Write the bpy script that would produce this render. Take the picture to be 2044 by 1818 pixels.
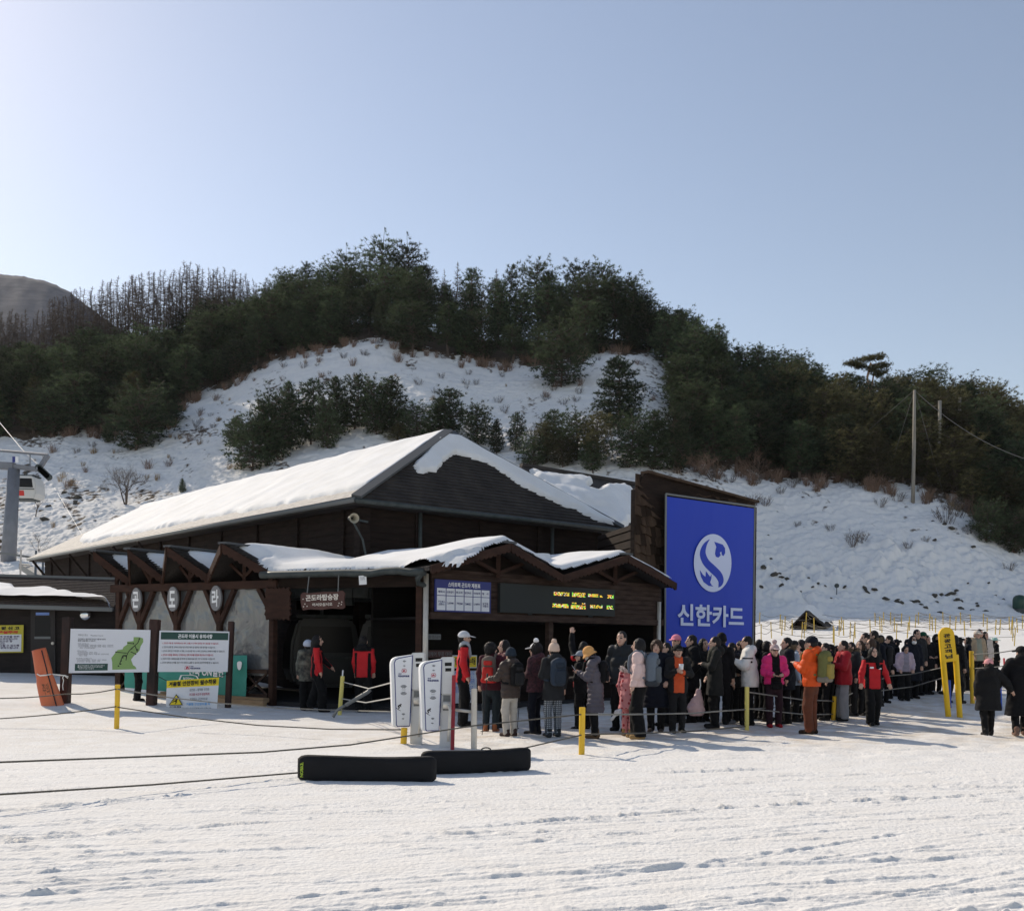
import bpy, math, random
import numpy as np
from mathutils import Vector, Matrix
random.seed(7)
rng = np.random.default_rng(7)
for _o in list(bpy.data.objects):
    bpy.data.objects.remove(_o)
sc = bpy.context.scene
COL = sc.collection
R_ = math.radians

# ------------------------------------------------------------ camera, sky, sun, exposure
F, U0, V0, HC, ROLL = 1910.0, 1022.0, 1283.0, 1.6, R_(0.6)      # measured on the photo at 2044 px width
cam_d = bpy.data.cameras.new('camera')
cam = bpy.data.objects.new('camera', cam_d); COL.objects.link(cam)
cam_d.sensor_width = 36.0
cam_d.lens = F / 2044 * 36
cam_d.shift_y = (V0 - 909) / 2044
cam_d.clip_end = 6000
cam.matrix_world = Matrix.Translation((0, 0, HC)) @ Matrix.Rotation(R_(90), 4, 'X') @ Matrix.Rotation(ROLL, 4, 'Z')
sc.camera = cam
SUN_AZ, SUN_EL = R_(-43), R_(35)
HAZE = 0.00007
W = bpy.data.worlds.new('World'); sc.world = W; W.use_nodes = True
wn = W.node_tree.nodes; wl = W.node_tree.links
sky = wn.new('ShaderNodeTexSky'); sky.sky_type = 'NISHITA'; sky.sun_disc = False
sky.sun_elevation = SUN_EL; sky.sun_rotation = SUN_AZ
sky.air_density = 1.25; sky.dust_density = 0.55; sky.ozone_density = 0.0; sky.altitude = 700
wn['Background'].inputs['Strength'].default_value = 0.125
hs = wn.new('ShaderNodeHueSaturation'); hs.inputs['Saturation'].default_value = .88
wl.new(sky.outputs['Color'], hs.inputs['Color'])
gm = wn.new('ShaderNodeMix'); gm.data_type = 'RGBA'; gm.blend_type = 'MULTIPLY'; gm.inputs['Factor'].default_value = 1; gm.inputs['B'].default_value = (1.01, .955, .95, 1)
wl.new(hs.outputs['Color'], gm.inputs['A']); wl.new(gm.outputs['Result'], wn['Background'].inputs['Color'])
sun_d = bpy.data.lights.new('sun', 'SUN'); sun_d.energy = 4.1; sun_d.angle = R_(0.5); sun_d.color = (1.0, 0.88, 0.72)
sun = bpy.data.objects.new('sun', sun_d); COL.objects.link(sun)
SUN_DIR = Vector((math.sin(SUN_AZ) * math.cos(SUN_EL), math.cos(SUN_AZ) * math.cos(SUN_EL), math.sin(SUN_EL)))
sun.rotation_euler = (-SUN_DIR).to_track_quat('-Z', 'Y').to_euler()
sun.location = (-30, 10, 60)
sc.view_settings.view_transform = 'Standard'; sc.view_settings.look = 'None'
sc.view_settings.exposure = 0.15; sc.view_settings.gamma = 1.0
sc.cycles.use_denoising = True
sc.cycles.max_bounces = 6; sc.cycles.diffuse_bounces = 3; sc.cycles.glossy_bounces = 3
sc.cycles.transmission_bounces = 4; sc.cycles.transparent_max_bounces = 8
sc.cycles.caustics_reflective = False; sc.cycles.caustics_refractive = False

# ------------------------------------------------------------ geometry helpers
CR, SR = math.cos(ROLL), math.sin(ROLL)
def P(u, v, Y):
    """the world point seen at photo pixel (u, v) at depth Y"""
    cx, cy = (u - U0) / F, (V0 - v) / F
    return Vector((Y * (cx * CR - cy * SR), Y, HC + Y * (cx * SR + cy * CR)))
def proj(p):
    a, b = p[0] / p[1], (p[2] - HC) / p[1]
    return U0 + F * (a * CR + b * SR), V0 - F * (-a * SR + b * CR)

def tag(o, label=None, cat=None, group=None, kind=None):
    if label: o['label'] = label
    if cat: o['category'] = cat
    if group: o['group'] = group
    if kind: o['kind'] = kind
    return o
def empty(name, loc, label=None, cat=None, group=None, rz=0.0):
    o = bpy.data.objects.new(name, None); COL.objects.link(o)
    o.location = loc; o.rotation_euler = (0, 0, rz); o.empty_display_size = 0.2
    return tag(o, label, cat, group)
def link(name, me, parent=None):
    o = bpy.data.objects.new(name, me); COL.objects.link(o)
    if parent is not None:
        o.parent = parent
    return o
def world_parent(o, parent):
    """parent o without moving it (o built in world coordinates, parents unrotated chains of Empties)"""
    o.parent = parent
    m = Matrix.Identity(4); q = parent
    while q is not None:
        m = Matrix.LocRotScale(q.location, q.rotation_euler, q.scale) @ (q.matrix_parent_inverse if False else Matrix.Identity(4)) @ Matrix.Identity(4) if q.parent is None else Matrix.LocRotScale(q.location, q.rotation_euler, q.scale)
        o.matrix_parent_inverse = m.inverted()
        q = q.parent if False else None
    return o
def np_mesh(name, V, Fa, smooth=True, mats=(), mi=None):
    """mesh from arrays; Fa is (m,3) or (m,4) or a list of such arrays"""
    V = np.asarray(V, dtype=np.float32).reshape(-1, 3)
    fl = Fa if isinstance(Fa, list) else [Fa]
    fl = [np.asarray(f, dtype=np.int32) for f in fl if len(f)]
    me = bpy.data.meshes.new(name)
    me.vertices.add(len(V)); me.vertices.foreach_set('co', V.ravel())
    nl = sum(f.size for f in fl); nf = sum(len(f) for f in fl)
    me.loops.add(nl); me.polygons.add(nf)
    me.loops.foreach_set('vertex_index', np.concatenate([f.ravel() for f in fl]))
    tot = np.concatenate([np.full(len(f), f.shape[1], dtype=np.int32) for f in fl])
    st = np.concatenate([[0], np.cumsum(tot)[:-1]]).astype(np.int32)
    me.polygons.foreach_set('loop_start', st); me.polygons.foreach_set('loop_total', tot)
    me.polygons.foreach_set('use_smooth', np.full(nf, bool(smooth)))
    for m in mats: me.materials.append(m)
    if mi is not None: me.polygons.foreach_set('material_index', np.asarray(mi, dtype=np.int32))
    me.update(calc_edges=True); me.validate()
    return me
def vcol(me, vals, name='tint'):
    a = me.attributes.new(name, 'FLOAT', 'POINT')
    a.data.foreach_set('value', np.asarray(vals, dtype=np.float32))

class MB:
    """collects boxes, prisms, tubes and sheets and builds them as one mesh"""
    def __init__(s): s.v, s.f, s.m = [], [], []
    def add(s, vs, fs, m=0):
        n = len(s.v); s.v += [tuple(p) for p in vs]
        for f in fs: s.f.append(tuple(i + n for i in f)); s.m.append(m)
        return s
    def box(s, c, d, rz=0.0, m=0, M=None):
        hx, hy, hz = d[0] / 2, d[1] / 2, d[2] / 2
        vs = [Vector((x, y, z)) for z in (-hz, hz) for y in (-hy, hy) for x in (-hx, hx)]
        if M is None: M = Matrix.Rotation(rz, 3, 'Z')
        vs = [M @ p + Vector(c) for p in vs]
        return s.add(vs, [(0, 2, 3, 1), (4, 5, 7, 6), (0, 1, 5, 4), (2, 6, 7, 3), (0, 4, 6, 2), (1, 3, 7, 5)], m)
    def beam(s, a, b, w, h, up=(0, 0, 1), m=0):
        """box from a to b: w across, h along up"""
        a, b = Vector(a), Vector(b); d = (b - a)
        if d.length < 1e-6: return s
        x = d.normalized(); y = Vector(up).cross(x)
        if y.length < 1e-4: y = Vector((1, 0, 0)).cross(x)
        y.normalize(); z = x.cross(y)
        M = Matrix((x, y, z)).transposed()
        return s.box((a + b) / 2, (d.length, w, h), M=M, m=m)
    def tube(s, pts, r, n=8, m=0, cap=True):
        pts = [Vector(p) for p in pts]; k = len(pts)
        rs = r if isinstance(r, (list, tuple)) else [r] * k
        base = len(s.v); ref = None
        for i, p in enumerate(pts):
            d = (pts[min(i + 1, k - 1)] - pts[max(i - 1, 0)]).normalized()
            if ref is None:
                ref = Vector((0, 0, 1)) if abs(d.z) < .9 else Vector((1, 0, 0))
            a = (ref - d * ref.dot(d)).normalized(); ref = a; b = d.cross(a)
            for j in range(n):
                t = 2 * math.pi * j / n
                s.v.append(tuple(p + (a * math.cos(t) + b * math.sin(t)) * rs[i]))
        for i in range(k - 1):
            for j in range(n):
                j2 = (j + 1) % n
                s.f.append((base + i * n + j, base + i * n + j2, base + (i + 1) * n + j2, base + (i + 1) * n + j)); s.m.append(m)
        if cap:
            s.f.append(tuple(base + j for j in reversed(range(n)))); s.m.append(m)
            s.f.append(tuple(base + (k - 1) * n + j for j in range(n))); s.m.append(m)
        return s
    def prism(s, poly, off, m=0):
        """closed polygon (3D points) extruded by vector off"""
        n = len(poly); off = Vector(off)
        vs = [Vector(p) for p in poly] + [Vector(p) + off for p in poly]
        fs = [tuple(range(n)), tuple(range(2 * n - 1, n - 1, -1))] + [(i, i + n, (i + 1) % n + n, (i + 1) % n) for i in range(n)]
        return s.add(vs, fs, m)
    def build(s, name, mats, parent=None, smooth=False, bevel=0.0, offset=None):
        me = bpy.data.meshes.new(name)
        off = Vector(offset) if offset is not None else None
        vs = s.v if off is None else [tuple(Vector(p) - off) for p in s.v]
        me.from_pydata(vs, [], s.f)
        if not isinstance(mats, (list, tuple)): mats = [mats]
        for m in mats: me.materials.append(m)
        me.polygons.foreach_set('material_index', s.m)
        import bmesh
        bm = bmesh.new(); bm.from_mesh(me)
        if not smooth: bmesh.ops.recalc_face_normals(bm, faces=bm.faces)
        if bevel > 0:
            es = [e for e in bm.edges if e.is_manifold and e.calc_face_angle(0) > 0.5]
            bmesh.ops.bevel(bm, geom=es, offset=bevel, segments=2, affect='EDGES', clamp_overlap=True)
        bm.to_mesh(me); bm.free()
        if smooth: me.polygons.foreach_set('use_smooth', [True] * len(me.polygons))
        me.update()
        return link(name, me, parent)

def child(mb, name, mats, root, **k):
    """a part built in world coordinates under a thing whose chain of parents carries location and rz only"""
    o = mb.build(name, mats, None, **k)
    return under(o, root)
def under(o, root):
    o.parent = root
    m = Matrix.Identity(4); q = root; chain = []
    while q is not None: chain.append(q); q = q.parent
    for q in reversed(chain):
        m = m @ q.matrix_parent_inverse @ Matrix.LocRotScale(q.location, q.rotation_euler, q.scale)
    o.matrix_parent_inverse = m.inverted()
    return o

# ------------------------------------------------------------ noise
_T = rng.random((256, 256)).astype(np.float32)
def vnoise(x, y, seed=0):
    x = np.asarray(x, dtype=np.float64) + seed * 17.31; y = np.asarray(y, dtype=np.float64) + seed * 41.77
    i = np.floor(x).astype(np.int64); j = np.floor(y).astype(np.int64)
    fx, fy = x - i, y - j
    fx = fx * fx * (3 - 2 * fx); fy = fy * fy * (3 - 2 * fy)
    i0, i1, j0, j1 = i & 255, (i + 1) & 255, j & 255, (j + 1) & 255
    return ((_T[i0, j0] * (1 - fx) + _T[i1, j0] * fx) * (1 - fy) + (_T[i0, j1] * (1 - fx) + _T[i1, j1] * fx) * fy) * 2 - 1
def fbm(x, y, oct=4, seed=0, gain=.5):
    s, a = 0, 1.0
    for k in range(oct):
        s = s + a * vnoise(x * 2 ** k, y * 2 ** k, seed + k * 3); a *= gain
    return s
def sstep(a, b, x):
    t = np.clip((np.asarray(x, dtype=float) - a) / (b - a), 0, 1); return t * t * (3 - 2 * t)

# ------------------------------------------------------------ materials
def mat(name, base, rough=.7, metal=0.0, spec=.3, noise=None, bump=None, attr=None, sheen=0.0):
    """noise=(scale, colour2, amount[, stretch]); bump=(scale, strength, distance[, stretch])"""
    m = bpy.data.materials.new(name); m.use_nodes = True
    nt = m.node_tree; N, L = nt.nodes, nt.links; b = N['Principled BSDF']
    b.inputs['Base Color'].default_value = (*base, 1); b.inputs['Roughness'].default_value = rough
    b.inputs['Metallic'].default_value = metal; b.inputs['Specular IOR Level'].default_value = spec
    if sheen: b.inputs['Sheen Weight'].default_value = sheen
    tc = N.new('ShaderNodeTexCoord')
    def coord(stretch):
        mp = N.new('ShaderNodeMapping'); mp.inputs['Scale'].default_value = stretch
        L.new(tc.outputs['Object'], mp.inputs['Vector']); return mp.outputs['Vector']
    if noise:
        nz = N.new('ShaderNodeTexNoise'); nz.inputs['Scale'].default_value = noise[0]; nz.inputs['Detail'].default_value = 5
        L.new(coord(noise[3] if len(noise) > 3 else (1, 1, 1)), nz.inputs['Vector'])
        cr = N.new('ShaderNodeMapRange'); cr.inputs['From Min'].default_value = .35; cr.inputs['From Max'].default_value = .68
        cr.inputs['To Max'].default_value = noise[2]; L.new(nz.outputs['Fac'], cr.inputs['Value'])
        mx = N.new('ShaderNodeMix'); mx.data_type = 'RGBA'
        mx.inputs['A'].default_value = (*base, 1); mx.inputs['B'].default_value = (*noise[1], 1)
        L.new(cr.outputs['Result'], mx.inputs['Factor']); L.new(mx.outputs['Result'], b.inputs['Base Color'])
    if bump:
        nb = N.new('ShaderNodeTexNoise'); nb.inputs['Scale'].default_value = bump[0]; nb.inputs['Detail'].default_value = 4
        L.new(coord(bump[3] if len(bump) > 3 else (1, 1, 1)), nb.inputs['Vector'])
        bp = N.new('ShaderNodeBump'); bp.inputs['Strength'].default_value = bump[1]; bp.inputs['Distance'].default_value = bump[2]
        L.new(nb.outputs['Fac'], bp.inputs['Height']); L.new(bp.outputs['Normal'], b.inputs['Normal'])
    return m

def ground_mat(name):
    m = bpy.data.materials.new(name); m.use_nodes = True
    nt = m.node_tree; N, L = nt.nodes, nt.links; b = N['Principled BSDF']
    b.inputs['Roughness'].default_value = .9; b.inputs['Specular IOR Level'].default_value = .06
    geo = N.new('ShaderNodeNewGeometry')
    at = N.new('ShaderNodeAttribute'); at.attribute_name = 'litter'
    ad = N.new('ShaderNodeAttribute'); ad.attribute_name = 'dirt'
    nz = N.new('ShaderNodeTexNoise'); nz.inputs['Scale'].default_value = 1.6; nz.inputs['Detail'].default_value = 7
    L.new(geo.outputs['Position'], nz.inputs['Vector'])
    def math_(op, a, c):
        n = N.new('ShaderNodeMath'); n.operation = op
        for k, x in enumerate((a, c)):
            if isinstance(x, (int, float)): n.inputs[k].default_value = x
            else: L.new(x, n.inputs[k])
        return n.outputs[0]
    def mix(f, a, c):
        n = N.new('ShaderNodeMix'); n.data_type = 'RGBA'
        L.new(f, n.inputs['Factor'])
        for k, x in (('A', a), ('B', c)):
            if isinstance(x, tuple): n.inputs[k].default_value = (*x, 1)
            else: L.new(x, n.inputs[k])
        return n.outputs['Result']
    def ramp(x, lo, hi):
        n = N.new('ShaderNodeMapRange'); n.inputs['From Min'].default_value = lo; n.inputs['From Max'].default_value = hi
        L.new(x, n.inputs['Value']); return n.outputs['Result']
    litter = ramp(math_('ADD', at.outputs['Fac'], math_('MULTIPLY', math_('SUBTRACT', nz.outputs['Fac'], .5), 1.6)), .38, .62)
    nd = N.new('ShaderNodeTexNoise'); nd.inputs['Scale'].default_value = 2.3; nd.inputs['Detail'].default_value = 6
    L.new(geo.outputs['Position'], nd.inputs['Vector'])
    dirt = math_('MULTIPLY', ad.outputs['Fac'], ramp(nd.outputs['Fac'], .3, .7))
    c = mix(dirt, (.775, .765, .745), (.57, .505, .42))
    c2 = mix(nz.outputs['Fac'], (.06, .045, .032), (.14, .105, .075))
    L.new(mix(litter, c, c2), b.inputs['Base Color'])
    nb = N.new('ShaderNodeTexNoise'); nb.inputs['Scale'].default_value = 22; nb.inputs['Detail'].default_value = 5
    L.new(geo.outputs['Position'], nb.inputs['Vector'])
    bp = N.new('ShaderNodeBump'); bp.inputs['Strength'].default_value = .55; bp.inputs['Distance'].default_value = .03
    L.new(nb.outputs['Fac'], bp.inputs['Height']); L.new(bp.outputs['Normal'], b.inputs['Normal'])
    return m
M_GROUND = ground_mat('snow_cover')
M_SNOW = mat('roof_snow', (.79, .795, .80), .8, spec=.1, noise=(1.2, (.72, .715, .70), .8), bump=(14, .5, .02))

# ------------------------------------------------------------ terrain: one height function
_cols = {   # azimuth column (photo px): (depth, photo row or 'z' height)
 -700: [(30, 'z', .5), (45, 'z', 1.2), (60, 1200), (80, 1130), (112, 930), (150, 800)],
 -100: [(30, 'z', .5), (45, 'z', 1.3), (60, 1190), (75, 1140), (80, 1110), (95, 1000), (110, 890), (150, 750)],
 60: [(27, 'z', .35), (30, 'z', .5), (45, 'z', 1.3), (60, 1185), (75, 1138), (80, 1108), (95, 998), (110, 886), (150, 722)],
 150: [(30, 'z', .45), (45, 'z', 1.3), (60, 1180), (78, 1110), (95, 985), (110, 882), (150, 700)],
 260: [(30, 'z', .4), (45, 'z', 1.4), (60, 1170), (80, 1085), (96, 975), (112, 868), (150, 685)],
 350: [(30, 'z', .3), (45, 'z', 1.4), (60, 1165), (80, 1070), (95, 960), (115, 818), (150, 672)],
 450: [(30, 'z', .2), (45, 'z', 1.5), (60, 1150), (80, 1055), (95, 940), (118, 778), (150, 662)],
 560: [(30, 'z', .1), (45, 'z', 1.5), (60, 1140), (80, 1040), (95, 920), (120, 718), (148, 655)],
 650: [(30, 'z', .1), (45, 'z', 1.5), (60, 1140), (80, 1035), (95, 905), (121, 698), (145, 648)],
 740: [(30, 'z', .1), (45, 'z', 1.5), (60, 1140), (80, 1030), (95, 900), (120, 682), (140, 635)],
 830: [(30, 'z', .1), (45, 'z', 1.5), (60, 1140), (80, 1030), (95, 895), (118, 708), (136, 648)],
 920: [(30, 'z', .1), (45, 'z', 1.5), (60, 1140), (80, 1028), (95, 895), (117, 728), (132, 672)],
 1010: [(30, 'z', .1), (45, 'z', 1.6), (60, 1150), (80, 1025), (95, 890), (116, 740), (130, 682)],
 1110: [(30, 'z', .2), (45, 'z', 1.7), (60, 1160), (80, 1020), (95, 885), (116, 728), (130, 676)],
 1210: [(30, 'z', .2), (45, 'z', 1.7), (60, 1175), (80, 1010), (96, 860), (115, 712), (128, 670)],
 1290: [(30, 'z', .2), (45, 'z', 1.8), (60, 1185), (80, 1000), (98, 850), (116, 706), (126, 690)],
 1350: [(30, 'z', .3), (45, 'z', 1.7), (58, 'z', 2.4), (69, 1232), (74, 1180), (84, 975), (96, 890), (118, 745)],
 1430: [(25, 'z', .3), (40, 'z', 1.3), (55, 'z', 2.4), (69, 1240), (72, 1212), (88, 952), (97, 905), (120, 775)],
 1550: [(20, 'z', .05), (25, 'z', .3), (40, 'z', 1.3), (55, 'z', 2.4), (69, 1242), (72, 1215), (88, 972), (96, 955), (124, 815)],
 1680: [(20, 'z', .05), (25, 'z', .3), (40, 'z', 1.3), (55, 'z', 2.4), (69, 1240), (72, 1215), (87, 975), (96, 950), (122, 835)],
 1800: [(20, 'z', .05), (25, 'z', .32), (40, 'z', 1.35), (55, 'z', 2.4), (69, 1238), (72, 1212), (86, 985), (96, 955), (120, 850)],
 1880: [(20, 'z', .05), (25, 'z', .32), (40, 'z', 1.35), (55, 'z', 2.4), (69, 1238), (72, 1212), (84, 1002), (94, 965), (118, 860)],
 1960: [(20, 'z', .05), (25, 'z', .32), (40, 'z', 1.35), (55, 'z', 2.4), (69, 1238), (73, 1200), (82, 1055), (92, 995), (116, 872)],
 2050: [(20, 'z', .05), (25, 'z', .32), (40, 'z', 1.35), (55, 'z', 2.4), (69, 1238), (74, 1190), (81, 1112), (92, 1040), (115, 905)],
 2300: [(20, 'z', .05), (25, 'z', .3), (40, 'z', 1.2), (55, 'z', 2.2), (70, 1242), (80, 1185), (92, 1120), (115, 990)],
 2900: [(20, 'z', .05), (30, 'z', .5), (55, 'z', 2.0), (80, 'z', 5), (115, 'z', 14)],
}
_Yg = np.arange(0, 420, .5)
_us = sorted(_cols); _Z = []
for _u in _us:
    ys, zs = [0, 18], [0.0, 0.0]
    for c in _cols[_u]:
        ys.append(c[0]); zs.append(c[2] if c[1] == 'z' else P(_u, c[1], c[0]).z)
    ys += [ys[-1] + 14, ys[-1] + 60, 460]; zs += [zs[-1] - .5, zs[-1] - 14, zs[-1] - 40]
    _Z.append(np.interp(_Yg, ys, zs))
_Ug = np.arange(-1500, 3600, 10.0)
_Z = np.array(_Z)
_G = np.array([np.interp(_Ug, _us, _Z[:, k]) for k in range(len(_Yg))]).T      # [u, Y]
def _blur(a, s, ax):
    r = int(3 * s); k = np.exp(-.5 * (np.arange(-r, r + 1) / s) ** 2); k /= k.sum()
    a = np.moveaxis(a, ax, 0); p = np.concatenate([np.repeat(a[:1], r, 0), a, np.repeat(a[-1:], r, 0)])
    out = sum(k[i] * p[i:i + len(a)] for i in range(2 * r + 1))
    return np.moveaxis(out, 0, ax)
_G = _blur(_blur(_G, 2.6, 0), 3.0, 1)
def hbase(x, y):
    x = np.asarray(x, dtype=float); y = np.maximum(np.asarray(y, dtype=float), .5)
    fu = np.clip((U0 + F * x / y - _Ug[0]) / 10.0, 0, len(_Ug) - 1.001); fy = np.clip(y / .5, 0, len(_Yg) - 1.001)
    i, j = fu.astype(int), fy.astype(int); a, b = fu - i, fy - j
    return (_G[i, j] * (1 - a) + _G[i + 1, j] * a) * (1 - b) + (_G[i, j + 1] * (1 - a) + _G[i + 1, j + 1] * a) * b
def hfar(x, y):
    z = hbase(x, y); w = sstep(60, 74, y) * (1 - .6 * sstep(122, 135, y))
    n = .30 * fbm(x / 7, y / 5, 2, 3)
    wx = x + .5 * vnoise(x / 1.7, y / 1.7, 17); wy = y + .5 * vnoise(x / 1.7, y / 1.7, 18)
    n = n + .20 * (1 - np.abs(vnoise(wx / 2.3, wy / .8, 11))) + .18 * (1 - np.abs(vnoise(wx / 1.1, wy / .5, 12))) + .13 * np.abs(vnoise(x / .42, y / .3, 13)) + .05 * vnoise(x / .2, y / .2, 14)
    # broken, slid snow low on the right-hand bank
    uu = U0 + F * x / np.maximum(y, 1)
    rough = sstep(1440, 1520, uu) * sstep(70, 73, y) * (1 - sstep(77, 82, y))
    n = n + rough * ((.45 * np.abs(vnoise(x / 1.3, y / 1.0, 21)) + .30 * np.abs(vnoise(x / .55, y / .5, 22))) * np.clip(.5 + fbm(x / 5, y / 4, 2, 25), .1, 1.2) + .12 * vnoise(x / .3, y / .3, 23))
    return z + w * n
def height(x, y):
    return float(hfar(x, y))
_Ym = np.arange(40, 175, .1)
def hit(u, v):
    """the point of the terrain seen at photo pixel (u, v)"""
    xs = (u - U0) / F * _Ym; zs = hbase(xs, _Ym)
    vv = V0 - F * ((zs - HC) / _Ym * CR - xs / _Ym * SR)
    k = np.argmax(vv <= v) if (vv <= v).any() else len(_Ym) - 1
    return Vector((xs[k], _Ym[k], height(xs[k], _Ym[k])))

# the lower edge of the woods on the hill, as rows of the photo
EDGE_U = [-400, 0, 60, 130, 200, 330, 370, 400, 470, 540, 640, 740, 790, 860, 950, 1010, 1090, 1200, 1260, 1310, 1325, 1345, 1420, 1520, 1700, 1830, 1900, 1950, 2000, 2060, 2400]
EDGE_V = [885, 885, 882, 880, 876, 860, 820, 795, 770, 724, 702, 684, 704, 716, 734, 742, 734, 716, 712, 712, 745, 930, 945, 965, 972, 985, 1010, 1040, 1075, 1125, 1150]
def grid_mesh(name, us, Ys, zfun, litter=True):
    UU, YY = np.meshgrid(us, Ys)
    XX = (UU - U0) / F * YY; ZZ = zfun(XX, YY)
    V = np.stack([XX, YY, ZZ], -1).reshape(-1, 3)
    nu, ny = len(us), len(Ys)
    idx = np.arange(nu * ny).reshape(ny, nu)
    Fq = np.stack([idx[:-1, :-1], idx[:-1, 1:], idx[1:, 1:], idx[1:, :-1]], -1).reshape(-1, 4)
    me = np_mesh(name, V, Fq, True, [M_GROUND])
    if litter:
        VV = V0 - F * ((hbase(XX, YY) - HC) / YY * CR - XX / YY * SR)
        e = np.interp(UU + 14 * fbm(UU / 40, YY / 6, 2, 8), EDGE_U, EDGE_V)
        lit = sstep(-6, 14, e - VV + 10 * fbm(UU / 22, YY / 3, 3, 5)) * sstep(76, 80, YY)
        lit = np.maximum(lit, .42 * sstep(1230, 1300, UU) * (1 - sstep(1430, 1500, UU)) * sstep(76, 80, YY))
        lit = np.maximum(lit, (.36 + .16 * sstep(1000, 600, UU)) * np.clip(fbm(UU / 45, YY / 5, 4, 9) + .15, 0, 1) * sstep(76, 80, YY))
        vcol(me, lit.ravel() * .9, 'litter')
        vcol(me, np.zeros(lit.size), 'dirt')
    return me

# foreground: groomed, skied and trodden snow with real furrows
def near_height(X, Y):
    z = hbase(X, Y)
    Xs, Ysk = X * .955 + Y * .296, -X * .296 + Y * .955          # along and across the main skiing direction
    z = z + .011 * fbm(X / 2.6, Y / 1.6, 2, 31) + .0045 * fbm(Xs / .55, Ysk / .12, 3, 37) * (1 - sstep(16, 32, Y)) + .0035 * np.abs(vnoise(Xs / 1.6, Ysk / .07, 39)) + .004 * fbm(X / .09, Y / .09, 2, 33) * np.clip(fbm(X / 1.4, Y / .8, 2, 35), 0, 1)
    r2 = np.random.default_rng(23)
    for k in range(430):
        cy = 5.2 + 11.5 * r2.random() ** 1.35; cx = (r2.random() * 1.3 - .65) * (cy + 1.5)
        ang = R_(r2.normal(17, 7)); ln = r2.uniform(.3, 1.9) * (2.0 if k < 26 else 1)
        w = r2.uniform(.009, .022) * (1.5 if k < 22 else 1); a = r2.uniform(.005, .016) * (2.0 if k < 22 else 1) * (1 if r2.random() < .8 else -.5)
        if cy > 12.5: a *= .5
        m = (np.abs(Y - cy) < ln * .5 + .4) & (np.abs(X - cx) < ln + .4)
        if not m.any(): continue
        dx, dy = X[m] - cx, Y[m] - cy
        s = dx * math.cos(ang) + dy * math.sin(ang); t = -dx * math.sin(ang) + dy * math.cos(ang)
        t = t - .07 * s * s * r2.uniform(-.4, .4) - .02 * vnoise(s / .35, s * 0 + k, 41)
        env = sstep(ln, ln * .55, np.abs(s))
        lump = .30 + 1.1 * np.clip(vnoise(s / .08, t / .05 + k, 43) + .25, 0, 1.2)
        ridge = a * lump * np.exp(-.5 * (t / w) ** 2) - abs(a) * .55 * np.exp(-.5 * ((t + w * 2.1) / (w * .8)) ** 2)
        z[m] += env * ridge
    for k in range(260):                                   # crumbs and clods
        cy = 5.2 + 9 * r2.random() ** 1.4; cx = (r2.random() * 1.3 - .65) * (cy + 1)
        w = r2.uniform(.010, .030); a = w * r2.uniform(.3, .75)
        m = (np.abs(Y - cy) < .25) & (np.abs(X - cx) < .25)
        z[m] += a * np.exp(-.5 * (((X[m] - cx) / w / 1.4) ** 2 + ((Y[m] - cy) / w) ** 2))
    # trodden lane under the queue
    q = sstep(12.5, 15, Y) * (1 - sstep(24, 30, Y)) * sstep(-3.5, -1, X)
    z = z + q * .022 * fbm(X / .4, Y / .4, 2, 53)
    # low bank behind the notice boards
    z = z + .05 * sstep(20.4, 21.2, Y) * (1 - sstep(21.4, 23.4, Y)) * (1 - sstep(-6.2, -5, X))
    return z
_Ys = [4.4]
while _Ys[-1] < 50: _Ys.append(_Ys[-1] + max(.012, 1.15 * _Ys[-1] ** 2 / (HC * F)))
_Ys = np.array(_Ys)
g_me = grid_mesh('snow_ground', np.arange(-260, 2310, 2.6), _Ys, near_height, litter=False)
_co = np.empty(len(g_me.vertices) * 3, dtype=np.float32); g_me.vertices.foreach_get('co', _co); _co = _co.reshape(-1, 3)
_d = sstep(13.2, 16.5, _co[:, 1] - .12 * _co[:, 0]) * (1 - sstep(26, 34, _co[:, 1])) * (.25 + .75 * sstep(-4, 0, _co[:, 0])) * .85
vcol(g_me, _d + .16, 'dirt'); vcol(g_me, _d * 0, 'litter')
tag(link('snow_ground', g_me), kind='structure')
h_me = grid_mesh('snow_hillside', np.arange(-420, 2480, 3.0), np.concatenate([np.arange(49.6, 66, .4), np.arange(66, 112, .13), np.arange(112, 128, .3), np.arange(128, 235, 1.2)]), lambda x, y: hfar(x, y))
tag(link('snow_hillside', h_me), kind='structure')
# the same land on every side, coarse and slightly lower
_rr = np.concatenate([[0.5], np.geomspace(3, 3500, 60)]); _aa = np.linspace(0, 2 * math.pi, 181)
_RR, _AA = np.meshgrid(_rr, _aa); _X, _Y = _RR * np.sin(_AA), _RR * np.cos(_AA)
_zz = np.where(_Y > 1, hbase(_X, np.minimum(_Y, 400)) - .12 - 1.6 * sstep(48, 70, _Y), -.12)
_zz = np.where(np.abs(_X) > 1.0 * np.maximum(_Y, 1), -.12, _zz); _zz = np.where(_RR > 380, np.minimum(_zz, -20), _zz)
_idx = np.arange(_RR.size).reshape(_RR.shape)
_Fq = np.stack([_idx[:-1, :-1], _idx[1:, :-1], _idx[1:, 1:], _idx[:-1, 1:]], -1).reshape(-1, 4)
s_me = np_mesh('snow_field', np.stack([_X, _Y, _zz], -1).reshape(-1, 3), _Fq, True, [M_GROUND])
vcol(s_me, np.zeros(_RR.size), 'litter'); vcol(s_me, np.zeros(_RR.size) + .1, 'dirt')
tag(link('snow_field', s_me), kind='structure')

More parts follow.
